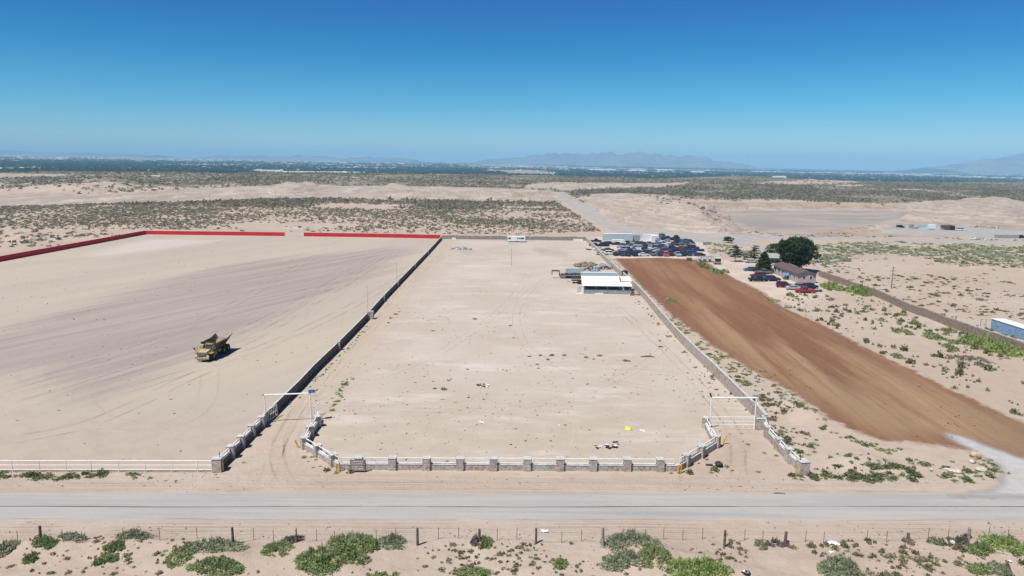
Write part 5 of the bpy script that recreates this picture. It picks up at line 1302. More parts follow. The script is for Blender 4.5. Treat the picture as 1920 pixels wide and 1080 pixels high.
def car_meshes(kind, col):
    if (kind, col) in _cm: return _cm[kind, col]
    c = CAR[kind]; W = c['W'] / 2; b = MB(); n = len(c['body'])
    # lower body: three sections so that flanks are rounded in plan and tumble home
    pts = []
    for yy, k, dz in ((-W * 0.93, 0.985, -0.05), (-W, 1.0, -0.12), (-W * 0.9, 0.97, 0.0), (W * 0.9, 0.97, 0.0), (W, 1.0, -0.12), (W * 0.93, 0.985, -0.05)):
        pass
    secs = [(-W * 0.96, 0.97, 0.0, 1.0), (-W, 0.985, 0.1, 0.8), (-W * 0.88, 0.99, 0.0, 1.0)]
    prof = c['body']
    def ring(yy, k, cut):
        return [(x_ * k, yy, z_ if z_ < 0.6 else (z_ - cut)) for x_, z_ in prof]
    rs_ = [ring(-W * 0.95, 0.95, 0.22), ring(-W, 0.985, 0.12), ring(-W * 0.86, 1.0, 0.0), ring(W * 0.86, 1.0, 0.0), ring(W, 0.985, 0.12), ring(W * 0.95, 0.95, 0.22)]
    V = [p for r_ in rs_ for p in r_]; Fs = []
    for j in range(5):
        for i in range(n): Fs.append((j * n + i, (j + 1) * n + i, (j + 1) * n + (i + 1) % n, j * n + (i + 1) % n))
    Fs += [tuple(range(n)), tuple(range(5 * n, 6 * n))[::-1]]
    b.add(V, Fs)
    x0, x1, x2, x3 = c['cab']; zt = c['top']; zb = max(z_ for _, z_ in prof) - 0.04
    yb, yt = W * 0.90, W * 0.72
    # roof and pillars in body colour
    b.box(((x2 + x3) / 2, 0, zt - 0.03), (x3 - x2 + 0.05, yt * 2 + 0.04, 0.07), taper=0.93)
    for sx, (a_, t_) in enumerate(((x0, x2), (x1, x3), ((x0 + x1) / 2 - 0.1, (x2 + x3) / 2 - 0.1))):
        for s in (-1, 1):
            b.tube((a_, s * yb, zb), (t_, s * yt, zt - 0.04), 0.05, 4)
    if kind == 'pickup':
        b.box((-1.72, 0, 1.04), (1.86, W * 1.5, 0.03), m=1)      # dark bed floor seen from above
    for s in (-1, 1): b.box((prof[-2][0] * 0.965 - 0.02, s * W * 0.62, 0.70), (0.10, 0.32, 0.14), m=2)
    gl = MB()
    gl.add([(x0 + .02, -yb + .01, zb), (x1 - .02, -yb + .01, zb), (x1 - .02, yb - .01, zb), (x0 + .02, yb - .01, zb), (x2, -yt + .01, zt - .06), (x3, -yt + .01, zt - .06), (x3, yt - .01, zt - .06), (x2, yt - .01, zt - .06)],
           [(3, 2, 1, 0), (4, 5, 6, 7), (0, 1, 5, 4), (1, 2, 6, 5), (2, 3, 7, 6), (3, 0, 4, 7)])
    r_ = _cm[kind, col] = (b.mesh('body', [PM[col], M['dark'], M['steel']]), gl.mesh('window', M['glass']))
    return r_
_wm = MB().tube((0, -0.11, 0), (0, 0.11, 0), 0.33, 14).mesh('wheel', M['tyre'])
_hub = MB().tube((0, -0.125, 0), (0, 0.125, 0), 0.19, 8).mesh('hubcap', M['steel'])
def car(kind, col, loc, rz, label, group=None, tilt=(0, 0), wheels=True, name=None, hub=False):
    bm_, gm_ = car_meshes(kind, col); c = CAR[kind]
    t_ = thing(name or {'pickup': 'pickup_truck', 'suv': 'suv'}.get(kind, 'parked_car'), label, {'pickup': 'pickup truck', 'van': 'van'}.get(kind, 'car'), loc, rz, group)
    t_.rotation_euler = (tilt[0], tilt[1], rz)
    link('body', bm_, t_); link('window', gm_, t_)
    for sx in (-0.31, 0.31):
        for s in (-1, 1):
            if not wheels: continue
            w = link('wheel', _wm, t_); w.location = (sx * c['L'], s * (c['W'] / 2 - 0.10), 0.33)
            if hub: link('hubcap', _hub, w)
    return t_

# the scrapyard: rows of packed wrecks
q = np.random.default_rng(99)
ordn = ['first', 'second', 'third', 'fourth', 'fifth', 'sixth', 'seventh', 'eighth', 'ninth', 'tenth', 'eleventh', 'twelfth', 'thirteenth', 'fourteenth', 'fifteenth', 'sixteenth', 'seventeenth', 'eighteenth', 'nineteenth']
cols = ['white', 'white', 'silver', 'silver', 'grey', 'grey', 'black', 'black', 'black', 'black', 'black', 'navy', 'navy', 'navy', 'navy', 'maroon', 'pale blue', 'blue', 'grey']
kinds = ['sedan', 'sedan', 'suv', 'hatchback', 'van', 'sedan', 'pickup']
rows_px = [(480.5, 1150, 1302), (477.5, 1152, 1306), (474, 1152, 1300), (470.5, 1158, 1298), (467, 1160, 1298), (464, 1162, 1292), (461, 1166, 1290), (458.5, 1180, 1288), (456, 1238, 1284), (453.5, 1240, 1276), (451, 1238, 1270)]
n_car = 0
for ri, (py, xa, xb) in enumerate(rows_px):
    A, B = at(xa, py), at(xb, py); X = A.x; k = 0
    while X < B.x:
        side = q.random() < 0.55; kind = kinds[int(q.integers(len(kinds)))]; col = cols[int(q.integers(len(cols)))]
        if ri == 0:
            side = q.random() < 0.2
        L_ = CAR[kind]['L'] if side else CAR[kind]['W']
        hl = L_ / 2 + 0.15
        rz = (0 if side else math.pi / 2) + q.normal() * 0.12 + (math.pi if q.random() < .5 else 0)
        y_ = A.y + (B.y - A.y) * (X - A.x) / (B.x - A.x) + q.normal() * 0.5 + (1.2 if not side else 0)
        x_ = X + hl
        lift = (0.9 + 0.4 * q.random()) if (ri >= 5 and x_ > B.x * 0.80 and q.random() < .4) else 0
        if ri == 0 and 0.60 < (x_ - A.x) / (B.x - A.x) < 0.68: col, kind = 'faded red', 'van'
        car(kind, col, (x_, y_, gz(x_, y_) + lift), rz, f"{col} scrap {'car' if kind in ('sedan', 'hatchback') else kind}, {ordn[min(k, 18)]} from the left in the {'nearest' if ri == 0 else ordn[ri]} packed row of wrecks",
            'wrecked cars in the scrapyard', tilt=(q.normal() * 0.05, q.normal() * 0.04) if lift else (0, 0), wheels=q.random() < .8, name='wrecked_car')
        X = x_ + hl + 0.1 + (0.3 * q.random()); k += 1; n_car += 1
for px, py, kd, cl_, lb in ((1145, 478, 'suv', 'white', 'white SUV parked by the lot wall, nearest of the scrapyard column'), (1141, 471, 'sedan', 'maroon', 'dark maroon sedan by the lot wall, beyond a white SUV'),
                            (1122, 469.5, 'sedan', 'white', 'white car tight against the lot wall beside a dark sedan'), (1131, 462.5, 'van', 'black', 'black van near the lot wall at the scrapyard corner'),
                            (1114, 461.5, 'sedan', 'navy', 'dark car touching the lot wall beside a black van'), (1117, 454.5, 'pickup', 'black', 'black pickup at the far left corner of the scrapyard'),
                            (1144, 458.5, 'hatchback', 'black', 'black hatchback in front of the long pale trailer'), (1156, 459.5, 'sedan', 'black', 'low black sedan in front of the white flat container'),
                            (1128, 478.5, 'hatchback', 'silver', 'silver car squeezed between the lot wall and the white SUV')):
    p = at(px, py); car(kd, cl_, p, q.normal() * 0.08 + (math.pi if q.random() < .5 else 0), lb, 'cars beside the lot wall')
# cars round the mobile home
for px, py, kd, cl_, rz, lb in ((1407, 508, 'sedan', 'blue', math.pi, 'blue sedan in front of the dense green pine'), (1432, 514, 'pickup', 'grey', 0.1, 'silver grey pickup under the dense green pine'),
                                (1421, 520.5, 'suv', 'maroon', 3.2, 'maroon SUV behind the black pickup'), (1420, 527.5, 'pickup', 'black', 0.03, 'long black pickup, front left of the parked group'),
                                (1448, 527, 'suv', 'navy', 0.0, 'dark navy SUV right of the long black pickup'), (1471, 539, 'suv', 'maroon', -0.15, 'dark red SUV parked beside the mobile home'),
                                (1489, 543.5, 'sedan', 'silver', -0.1, 'silver car between two red ones below the mobile home'), (1509, 549, 'pickup', 'red', 3.05, 'bright red pickup nearest the brown field'),
                                (1519, 541.5, 'suv', 'navy', 0.4, 'dark SUV at the near gable of the mobile home'), (1502, 540, 'hatchback', 'grey', 0.3, 'grey hatchback by the near gable of the mobile home')):
    car(kd, cl_, at(px, py), rz, lb, 'cars parked round the mobile home', hub=True)
car('suv', 'black', at(1688, 427.5), 0.2, 'lone black car on the pale far yard')
car('van', 'white', at(1797, 432.5), 2.9, 'white van behind the dark trailer in the far yard')
car('suv', 'black', at(1914, 447), 0.4, 'dark vehicle at the right edge beyond the plain')
car('sedan', 'silver', at(1408, 493), 0.1, 'white silver car half hidden behind the pines')

# ---------------------------------------------------------------- the dump truck
def haul_truck(loc, rz):
    t_ = thing('dump_truck', 'yellow articulated dump truck with raised brown bed alone on the graded yard', 'dump truck', loc, rz)
    Y = plain('truck_yellow', (0.36, 0.25, 0.075), 0.6, 0.25, 1.5, obj=True); YP = plain('faded_yellow', (0.42, 0.35, 0.19), 0.7, 0.2, 2, obj=True); BR_ = plain('bed_brown', (0.14, 0.10, 0.065), 0.8, 0.2, 1.5, obj=True)
    bi = plain('bed_inside', (0.24, 0.19, 0.15), 0.9, 0.15, 1, obj=True)
    ch = MB().box((-0.2, 0, 1.15), (8.6, 0.9, 0.5)).box((1.2, 0, 1.0), (1.2, 1.5, 0.7)).build('chassis', M['dark'], t_)
    bo = MB(); bo.add([(2.6, -1.1, 1.1), (5.0, -1.0, 1.15), (5.0, 1.0, 1.15), (2.6, 1.1, 1.1), (2.6, -1.1, 2.55), (4.85, -0.9, 2.2), (4.85, 0.9, 2.2), (2.6, 1.1, 2.55)],
                      [(3, 2, 1, 0), (4, 5, 6, 7), (0, 1, 5, 4), (1, 2, 6, 5), (2, 3, 7, 6), (3, 0, 4, 7)])
    bn = bo.build('bonnet', YP, t_)
    gr = MB().box((4.99, 0, 1.62), (0.08, 1.65, 0.72), ry=-0.12)
    for k in range(5): gr.box((5.03, 0, 1.34 + 0.14 * k), (0.06, 1.6, 0.03), m=1)
    gr.build('grille', [M['dark'], M['steel']], bn)
    bp_ = MB().box((5.1, 0, 0.95), (0.35, 2.9, 0.42), taper=0.95).box((4.95, 0, 0.65), (0.4, 1.6, 0.3)).build('bumper', YP, t_)
    for s in (-1, 1):
        MB().box((5.06, s * 1.15, 1.42), (0.12, 0.38, 0.26)).build('headlight', plain('lamp_glass', (0.6, 0.6, 0.6), 0.2), t_)
        f_ = MB().add([(2.0, s * 1.0, 1.9), (4.4, s * 1.0, 1.9), (4.6, s * 1.75, 1.62), (2.0, s * 1.75, 1.9), (2.0, s * 1.0, 2.0), (4.4, s * 1.0, 2.0), (4.6, s * 1.75, 1.72), (2.0, s * 1.75, 2.0)],
                      [(3, 2, 1, 0), (4, 5, 6, 7), (0, 1, 5, 4), (1, 2, 6, 5), (2, 3, 7, 6), (3, 0, 4, 7)]); f_.build('fender', Y, t_)
        MB().tube((4.2, s * 1.5, 2.0), (4.45, s * 1.78, 2.7), 0.03, 5).box((4.48, s * 1.82, 2.75), (0.06, 0.26, 0.42), m=0).build('mirror', M['dark'], t_)
        MB().box((2.6, s * 1.45, 1.3), (1.1, 0.5, 0.55)).build('step_box', Y, t_)
    pl_ = MB().box((3.4, -1.2, 2.1), (2.2, 1.0, 0.06)).build('platform', YP, t_)
    hr = MB()
    for a_, b_ in (((4.4, -1.65), (4.4, -0.75)), ((4.4, -1.65), (2.4, -1.65))):
        for z_ in (2.55, 3.0): hr.tube((*a_, z_), (*b_, z_), 0.03, 5)
        for f2 in (0, 0.5, 1): hr.tube((a_[0] + (b_[0] - a_[0]) * f2, a_[1] + (b_[1] - a_[1]) * f2, 2.1), (a_[0] + (b_[0] - a_[0]) * f2, a_[1] + (b_[1] - a_[1]) * f2, 3.0), 0.03, 5)
    hr.build('handrail', YP, t_)
    MB().box((2.9, -0.85, 2.85), (0.9, 0.7, 0.8), taper=0.9).build('air_cleaner', YP, t_)
    cb = MB()
    x0, x1, y0, y1 = 2.0, 3.45, 0.05, 1.45
    cb.box(((x0 + x1) / 2, (y0 + y1) / 2, 2.25), (x1 - x0, y1 - y0, 0.55)).box(((x0 + x1) / 2, (y0 + y1) / 2, 3.52), (x1 - x0 + 0.15, y1 - y0 + 0.15, 0.12), taper=0.95)
    for xx in (x0, x1):
        for yy in (y0, y1): cb.tube((xx, yy, 2.5), (xx - (0.1 if xx == x1 else 0), yy, 3.5), 0.06, 5)
    cab = cb.build('cab', Y, t_)
    MB().box(((x0 + x1) / 2, (y0 + y1) / 2, 2.99), (x1 - x0 - 0.06, y1 - y0 - 0.06, 0.94), taper=0.95).build('window', M['blue_glass'], cab)
    MB().tube((1.9, -0.6, 2.2), (1.9, -0.6, 3.6), 0.1).build('exhaust', M['rust'], t_)
    # the bed: floor and flared, upswept sides with real thickness
    def plate(mb, quad, th, m=0):
        a_, b_, c_, d_ = [Vector(v) for v in quad]; n_ = (b_ - a_).cross(d_ - a_).normalized() * th
        mb.add([a_, b_, c_, d_, a_ + n_, b_ + n_, c_ + n_, d_ + n_], [(3, 2, 1, 0), (4, 5, 6, 7), (0, 1, 5, 4), (1, 2, 6, 5), (2, 3, 7, 6), (3, 0, 4, 7)], m)
    bd_ = MB()
    plate(bd_, [(1.5, -1.1, 1.75), (-2.8, -1.1, 1.65), (-2.8, 1.1, 1.65), (1.5, 1.1, 1.75)], -0.12, 1)
    plate(bd_, [(-2.8, -1.1, 1.65), (-5.1, -1.25, 2.65), (-5.1, 1.25, 2.65), (-2.8, 1.1, 1.65)], -0.12, 1)
    plate(bd_, [(1.5, -1.1, 1.75), (1.5, 1.1, 1.75), (1.85, 1.6, 3.55), (1.85, -1.6, 3.55)], 0.1)
    for s in (-1, 1):
        plate(bd_, [(1.5, s * 1.1, 1.75), (-2.8, s * 1.1, 1.65), (-2.8, s * 1.75, 3.15), (1.85, s * 1.7, 3.3)], -0.1 * s)
        plate(bd_, [(-2.8, s * 1.1, 1.65), (-5.1, s * 1.25, 2.65), (-5.2, s * 1.8, 3.55), (-2.8, s * 1.75, 3.15)], -0.1 * s)
        for k in range(6):
            xk = 1.3 - k * 0.85; bd_.box((xk, s * 1.5, 2.45), (0.12, 0.12, 1.45), rx=-s * 0.42)
        bd_.tube((1.85, s * 1.74, 3.33), (-2.8, s * 1.79, 3.18), 0.09, 6); bd_.tube((-2.8, s * 1.79, 3.18), (-5.2, s * 1.84, 3.58), 0.10, 6)
    bd_.add([(1.85, -1.6, 3.5), (1.85, 1.6, 3.5), (2.7, 1.2, 3.75), (2.7, -1.2, 3.75), (1.85, -1.6, 3.6), (1.85, 1.6, 3.6), (2.7, 1.2, 3.83), (2.7, -1.2, 3.83)], [(3, 2, 1, 0), (4, 5, 6, 7), (0, 1, 5, 4), (1, 2, 6, 5), (2, 3, 7, 6), (3, 0, 4, 7)])
    bed = bd_.build('dump_bed', [BR_, bi], t_)
    for s in (-1, 1): MB().tube((-0.5, s * 0.75, 1.2), (-2.6, s * 0.95, 1.75), 0.11).build('hoist_ram', M['steel'], t_)
    MB().tube((0.6, 1.1, 1.3), (-0.6, 1.1, 1.3), 0.35, 12).build('fuel_tank', Y, t_)
    for xx in (3.3, -1.6, -3.5):
        for s in (-1, 1):
            w = MB().tube((xx, s * 1.05, 0.85), (xx, s * 1.65, 0.85), 0.85, 24)
            for k in range(20):
                a_ = 2 * math.pi * k / 20; w.box((xx + 0.86 * math.cos(a_), s * 1.35, 0.85 + 0.86 * math.sin(a_)), (0.09, 0.58, 0.10), ry=-a_)
            ww = w.build('wheel', M['tyre'], t_)
            MB().tube((xx, s * 1.5, 0.85), (xx, s * 1.68, 0.85), 0.42, 14, r2=0.3).build('rim', Y, ww)
    return t_
A = at(401, 667)
haul_truck(A, math.radians(-92)).scale = (0.88, 0.88, 0.86)

# ---------------------------------------------------------------- buildings, trailers, containers
def ribbed_box(mb, c, size, step=0.45, m=0, depth=0.03):
    mb.box(c, size, m=m)
    n = int(size[0] / step)
    for k in range(n + 1):
        x_ = c[0] - size[0] / 2 + 0.1 + k * (size[0] - 0.2) / n
        for s in (-1, 1): mb.box((x_, c[1] + s * (size[1] / 2 + depth / 2), c[2]), (0.12, depth, size[2] - 0.2), m=m)
    return mb
def container(px, py, L, W, H, rz, mat, label, cat='container', name='shipping_container', z0=0.1, roof=None, wheels=0, anchor=0.5):
    p = at(px, py); t_ = thing(name, label, cat, p, rz)
    ox = (anchor - 0.5) * -L
    ribbed_box(MB(), (ox, W / 2, z0 + H / 2), (L, W, H)).build('shell', mat, t_)
    MB().box((ox, W / 2, z0 + H + 0.03), (L + 0.08, W + 0.08, 0.06)).build('roof', roof or mat, t_)
    for s in (-0.25, 0.25):
        MB().box((ox - L / 2 - 0.03, W / 2 + s * W * 0.96, z0 + H / 2), (0.05, W * 0.46, H * 0.92)).build('door', mat, t_)
    for k in range(wheels):
        for s in (0.1, W - 0.1):
            MB().tube((ox + L / 2 - 1.2 - k * 1.2, s - 0.15, 0.5), (ox + L / 2 - 1.2 - k * 1.2, s + 0.15, 0.5), 0.5, 12).build('wheel', M['tyre'], t_)
    return t_
pale_b = plain('pale_blue_sheet', (0.42, 0.52, 0.56), 0.6, 0.08); sky_b = plain('blue_sheet', (0.20, 0.33, 0.47), 0.6, 0.1); wh = plain('white_sheet', (0.70, 0.73, 0.74), 0.5, 0.05); gr_ = plain('grey_sheet', (0.30, 0.33, 0.33), 0.8, 0.12)
brn = plain('brown_sheet', (0.13, 0.10, 0.10), 0.8, 0.1)
container(1131, 454.5, 13.5, 2.6, 3.0, 0.02, pale_b, 'long pale blue trailer at the back of the scrapyard', 'trailer', 'cargo_trailer', 0.9, wh, 2, 0)
container(1148, 457.5, 5.2, 2.4, 1.7, 0.0, wh, 'low white flat container in front of the long pale trailer', anchor=0)
container(1180, 453.5, 5.0, 2.5, 2.9, 0.05, gr_, 'grey blue container joined behind the pale trailer', anchor=0)
container(1206.5, 455, 4.6, 2.6, 3.6, 0.0, wh, 'tall white box body at the back of the scrapyard', anchor=0)
container(1222, 457, 3.0, 5.5, 3.4, 0.0, wh, 'white box truck body facing the front in the scrapyard', 'truck body', 'box_truck_body', anchor=0)
# blue shed at the right edge
p0_, p1_ = at(1857, 617.5), at(1925, 640)
d_ = p1_ - p0_; t_ = thing('metal_shed', 'long blue metal shed with a white flat roof behind the rock wall', 'shed', p0_, math.atan2(d_.y, d_.x))
ribbed_box(MB(), (7.5, 1.4, 1.2), (15, 2.8, 2.4), 0.5).build('wall', sky_b, t_)
MB().box((7.5, 1.4, 2.44), (15.2, 3.0, 0.08)).build('roof', wh, t_)
MB().box((-0.03, 1.4, 1.1), (0.06, 1.1, 2.0)).build('door', sky_b, t_)
for k in range(4): MB().box((2 + k * 3.6, -0.06, 1.5), (0.5, 0.05, 0.4)).build('vent', M['steel'], t_)
for k in range(2):
    MB().box((1.0 + 6 * k, -0.05, 2.2), (0.2, 0.04, 0.2)).build('bracket', M['steel'], t_)

# open livestock shed on the bare lot
sp = at(1094, 551); sh = thing('open_shed', 'open fronted shed with a big white metal roof on the bare lot', 'shed', sp, -0.03)
SL, SD = 13.6, 7.6
rz_ = MB()
for k in range(14):
    xa_, xb_ = k * SL / 14 * 1.0 - 0.3, (k + 1) * SL / 14 - 0.3
    back = SD; notch = 0
    z0_, z1_ = 2.35, 3.75
    hh = z0_ + 0.012 * (k % 2)
    y_hi = SD if k < 12 else SD
    rz_ = MB()
    if k >= 11:      # the strip where sheets are missing
        f0, f1 = 0.0, 0.42; g0, g1 = 0.50, 1.0
        for a_, b_ in ((f0, f1), (g0, g1)):
            e = 0.45 if a_ else 0
            rz_.add([(xa_ + e, -0.5 + a_ * (SD + 0.8), hh + a_ * 1.4), (xb_ + e, -0.5 + a_ * (SD + 0.8), hh + a_ * 1.4), (xb_ + e, -0.5 + b_ * (SD + 0.8), hh + b_ * 1.4), (xa_ + e, -0.5 + b_ * (SD + 0.8), hh + b_ * 1.4)] +
                    [(xa_ + e, -0.5 + a_ * (SD + 0.8), hh + a_ * 1.4 + .05), (xb_ + e, -0.5 + a_ * (SD + 0.8), hh + a_ * 1.4 + .05), (xb_ + e, -0.5 + b_ * (SD + 0.8), hh + b_ * 1.4 + .05), (xa_ + e, -0.5 + b_ * (SD + 0.8), hh + b_ * 1.4 + .05)],
                    [(3, 2, 1, 0), (4, 5, 6, 7), (0, 1, 5, 4), (1, 2, 6, 5), (2, 3, 7, 6), (3, 0, 4, 7)])
    else:
        rz_.add([(xa_, -0.5, hh), (xb_, -0.5, hh), (xb_, SD + .3, hh + 1.4), (xa_, SD + .3, hh + 1.4), (xa_, -0.5, hh + .05), (xb_, -0.5, hh + .05), (xb_, SD + .3, hh + 1.45), (xa_, SD + .3, hh + 1.45)],
                [(3, 2, 1, 0), (4, 5, 6, 7), (0, 1, 5, 4), (1, 2, 6, 5), (2, 3, 7, 6), (3, 0, 4, 7)])
    rz_.build('roof_sheet', M['white'], sh)
for k in range(5):
    x_ = 0.1 + k * (SL - 0.5) / 4
    for y_, h_ in ((0.1, 2.35), (SD - 0.1, 3.7)): MB().tube((x_, y_, 0), (x_, y_, h_), 0.08, 6).build('post', M['steel'], sh)
    if k < 4:
        ribbed_box(MB(), (x_ + (SL - 0.5) / 8, 0.0, 0.65), ((SL - 0.5) / 4 - 0.16, 0.05, 1.25), 0.3).build('siding_panel', gr_, sh)
MB().box((SL / 2 - 0.1, SD - 0.2, 1.8), (SL - 0.4, 0.06, 3.5)).build('rear_wall', gr_, sh)
MB().box((0.0, SD / 2 - 0.2, 1.2), (0.06, SD - 0.8, 2.3)).build('side_wall', wh, sh)
MB().box((SL - 0.35, SD / 2, 1.2), (0.06, SD - 0.8, 2.3)).build('side_wall', gr_, sh)
container(1090, 524, 11.2, 2.5, 1.7, 0.0, pale_b, 'long pale trailer standing behind the open shed', 'trailer', 'cargo_trailer', 0.3, pale_b, 2, 0)
container(1061, 520.5, 5.6, 2.4, 2.5, 0.0, pale_b, 'short pale blue container left behind the shed', roof=gr_, anchor=0)
for px, py, w_, l_, lb in ((1086, 551.5, 1.6, 0.5, 'white slab on the ground at the left corner of the open shed'), (1123, 551.8, 2.3, 0.5, 'white slab on the ground before the open shed')):
    t_ = thing('white_slab', lb, 'slab', at(px, py)); MB().box((0, 0, 0.12), (w_, l_, 0.22)).build('slab', M['white'], t_)
pn = thing('pipe_pen', 'rusty pipe pen panel at the left end of the shed', 'pen', at(1083, 549)); 
for z_ in (0.4, 0.9, 1.4): MB().tube((0, 0, z_), (1.1, 2.6, z_), 0.04, 6).build('rail', M['rust'], pn)
for k in range(3): MB().tube((0.55 * k, 1.3 * k, 0), (0.55 * k, 1.3 * k, 1.45), 0.05, 6).build('post', M['rust'], pn)
# gooseneck flatbed and small trailers left of the shed
gt = thing('flatbed_trailer', 'long black gooseneck flatbed trailer left of the shed', 'trailer', at(1047, 521.5))
MB().box((4.6, 0, 1.0), (8.4, 2.4, 0.22)).build('deck', plain('deck_wood', (0.28, 0.25, 0.22), 0.9, 0.2, 2), gt)
MB().box((4.6, -1.2, 0.85), (8.6, 0.12, 0.35)).box((4.6, 1.2, 0.85), (8.6, 0.12, 0.35)).build('side_rail', M['dark'], gt)
for s in (-0.4, 0.4): MB().box((0.25, s, 1.6), (0.22, 0.16, 1.5)).box((-0.95, s, 2.35), (2.4, 0.16, 0.25)).box((-2.05, s, 1.9), (0.2, 0.16, 1.0)).build('gooseneck', M['dark'], gt)
MB().tube((-2.05, 0, 0.9), (-2.05, 0, 2.3), 0.09, 8).build('coupler', M['dark'], gt)
MB().tube((-1.6, -0.9, 0.08), (0.2, -0.9, 0.08), 0.05, 6).build('ramp_bar', M['rust'], gt)
for xx in (6.2, 7.3):
    for s in (-1, 1): MB().tube((xx, s * 1.05 - 0.15, 0.42), (xx, s * 1.05 + 0.15, 0.42), 0.42, 14).build('wheel', M['tyre'], gt)
for k in range(5): MB().box((1.2 + k * 1.3, 0.1 * k, 1.28 + 0.1 * (k % 2)), (1.0, 1.2, 0.35), 0.3 * k).build('load', M['dark'], gt)
ut = thing('utility_trailer', 'small brown stock trailer at the left end of the white roof', 'trailer', at(1079.5, 532))
MB().box((0, 1.0, 0.9), (2.4, 2.0, 0.15)).build('deck', M['dark'], ut)
for y_ in (0, 2.0):
    for z_ in (1.2, 1.5, 1.8): MB().box((0, y_, z_), (2.4, 0.06, 0.14)).build('side_slat', M['rust'], ut)
for s in (-0.5, 0.5): MB().tube((s, -0.15, 0.36), (s, 0.1, 0.36), 0.36, 12).build('wheel', M['tyre'], ut)
MB().tube((-1.2, 1.0, 0.6), (-2.6, 1.0, 0.45), 0.06, 6).build('drawbar', M['dark'], ut)
tk = thing('black_tank', 'black tank beside the left corner of the white roof', 'tank', at(1086.5, 533)); MB().tube((0, 0, 0), (0, 0, 1.3), 0.55, 14).build('drum', M['dark'], tk); MB().tube((0, 0, 1.3), (0, 0, 1.45), 0.5, 14, r2=0.2).build('lid', M['dark'], tk)
tk = thing('black_tank', 'large black tank between the pale trailer and the lot wall', 'tank', at(1171, 521)); MB().tube((0, 0, 0), (0, 0, 2.2), 1.0, 16).build('drum', M['dark'], tk); MB().tube((0, 0, 2.2), (0, 0, 2.5), 1.0, 16, r2=0.3).build('lid', M['dark'], tk)

def heap(px, py, w, d, h, n, mats, label, cat, name, seed, s0=0.15, s1=0.6):
    p = at(px, py); t_ = thing(name, label, cat, p); r_ = np.random.default_rng(seed); mb = [MB() for _ in mats]
    for k in range(n):
        a_ = r_.random() * 6.283; f_ = math.sqrt(r_.random()); X, Y = w / 2 * f_ * math.cos(a_), d / 2 * f_ * math.sin(a_)
        s = s0 + (s1 - s0) * r_.random() ** 2; Z = h * (1 - f_) * r_.random()
        mb[k % len(mats)].box((X, Y, Z + s * 0.2), (s * (0.6 + 1.4 * r_.random()), s * (0.5 + r_.random()), s * (0.15 + 0.5 * r_.random())), r_.random() * 3, taper=0.7, ry=r_.normal() * 0.4, rx=r_.normal() * 0.3)
    for m_, b_ in zip(mats, mb): tag(b_.build('piece', m_, t_), kind='stuff')
    return t_
heap(865, 468, 9, 4, 1.3, 90, [M['cement'], M['wood_grey'], M['block_light']], 'grey rubble pile at the rear left of the bare lot', 'rubble pile', 'rubble_pile', 1, 0.3, 1.3)
heap(1100, 500, 7, 4, 0.9, 70, [plain('dark_soil', (0.22, 0.17, 0.13), 0.95)], 'brown soil heap behind the shed trailers', 'soil heap', 'soil_heap', 2, 0.8, 2.2)
heap(1107, 507, 7, 3, 1.3, 60, [M['rust'], M['dark'], M['wood_grey']], 'dark scrap heap behind the shed', 'scrap heap', 'scrap_heap', 3, 0.3, 1.6)
heap(1130, 504, 6, 4, 1.5, 60, [M['steel'], M['wood_grey'], M['dark']], 'grey scrap heap against the lot wall', 'scrap heap', 'scrap_heap', 4, 0.3, 1.6)
heap(1116, 509, 2.5, 2, 1.3, 24, [sky_b, M['steel']], 'small blue grey machine parts heap behind the shed', 'scrap heap', 'scrap_heap', 5, 0.3, 1.0)
heap(1104, 469, 2.4, 1.4, 0.7, 18, [M['dark'], M['wood_grey']], 'small dark heap against the lot wall opposite the scrapyard', 'scrap heap', 'scrap_heap', 6, 0.3, 0.9)
heap(1190, 553, 3.4, 4, 0.6, 40, [M['wood'], M['rust'], M['block_light']], 'brown debris between the shed and the lot wall', 'debris heap', 'debris_heap', 7, 0.2, 0.9)
heap(1523, 547, 5, 2, 0.7, 30, [M['dark'], M['wood']], 'dark junk on the ground right of the red pickup', 'junk heap', 'junk_heap', 8, 0.3, 1.2)
heap(1848, 450, 14, 6, 0.8, 40, [M['steel'], M['cement'], M['wood_grey']], 'pale clutter at the far right yard', 'clutter heap', 'clutter_heap', 9, 0.4, 1.6)
heap(1845, 427, 20, 8, 0.8, 50, [M['wood_grey'], M['cement'], M['wood_grey']], 'white clutter behind the far yard road', 'clutter heap', 'clutter_heap', 10, 0.4, 1.6)

# caravan
cv = thing('travel_trailer', 'white travel trailer with dark windows at the rear of the bare lot', 'travel trailer', at(951.5, 454.5), 0.0)
L_ = 8.0
MB().box((L_ / 2, 1.2, 1.55), (L_, 2.4, 2.1)).build('body', wh, cv); MB().box((L_ / 2, 1.2, 2.63), (L_ - 0.1, 2.3, 0.06)).build('roof', wh, cv)
for x_, w_ in ((0.95, 1.1), (4.6, 0.5), (5.5, 0.5), (6.7, 1.4)): MB().box((x_, -0.03, 1.9), (w_, 0.06, 0.6)).build('window', M['glass'], cv)
MB().box((3.2, -0.03, 1.5), (0.75, 0.06, 1.8)).build('door', wh, cv)
for x_ in (3.9, 4.8): MB().tube((x_, 0.0, 0.36), (x_, 0.25, 0.36), 0.36, 12).build('wheel', M['tyre'], cv)
MB().tube((0, 1.2, 0.5), (-1.3, 1.2, 0.5), 0.07, 6).build('drawbar', M['dark'], cv)
lp_ = thing('light_pole', 'thin pole with short crossbar standing in the rear of the bare lot', 'pole', at(959, 499)); MB().tube((0, 0, 0), (0, 0, 6.3), 0.07, 6, r2=0.05).build('shaft', M['wood_grey'], lp_); MB().tube((-0.6, 0, 5.7), (0.2, 0, 5.7), 0.04, 5).build('crossbar', M['wood_grey'], lp_)
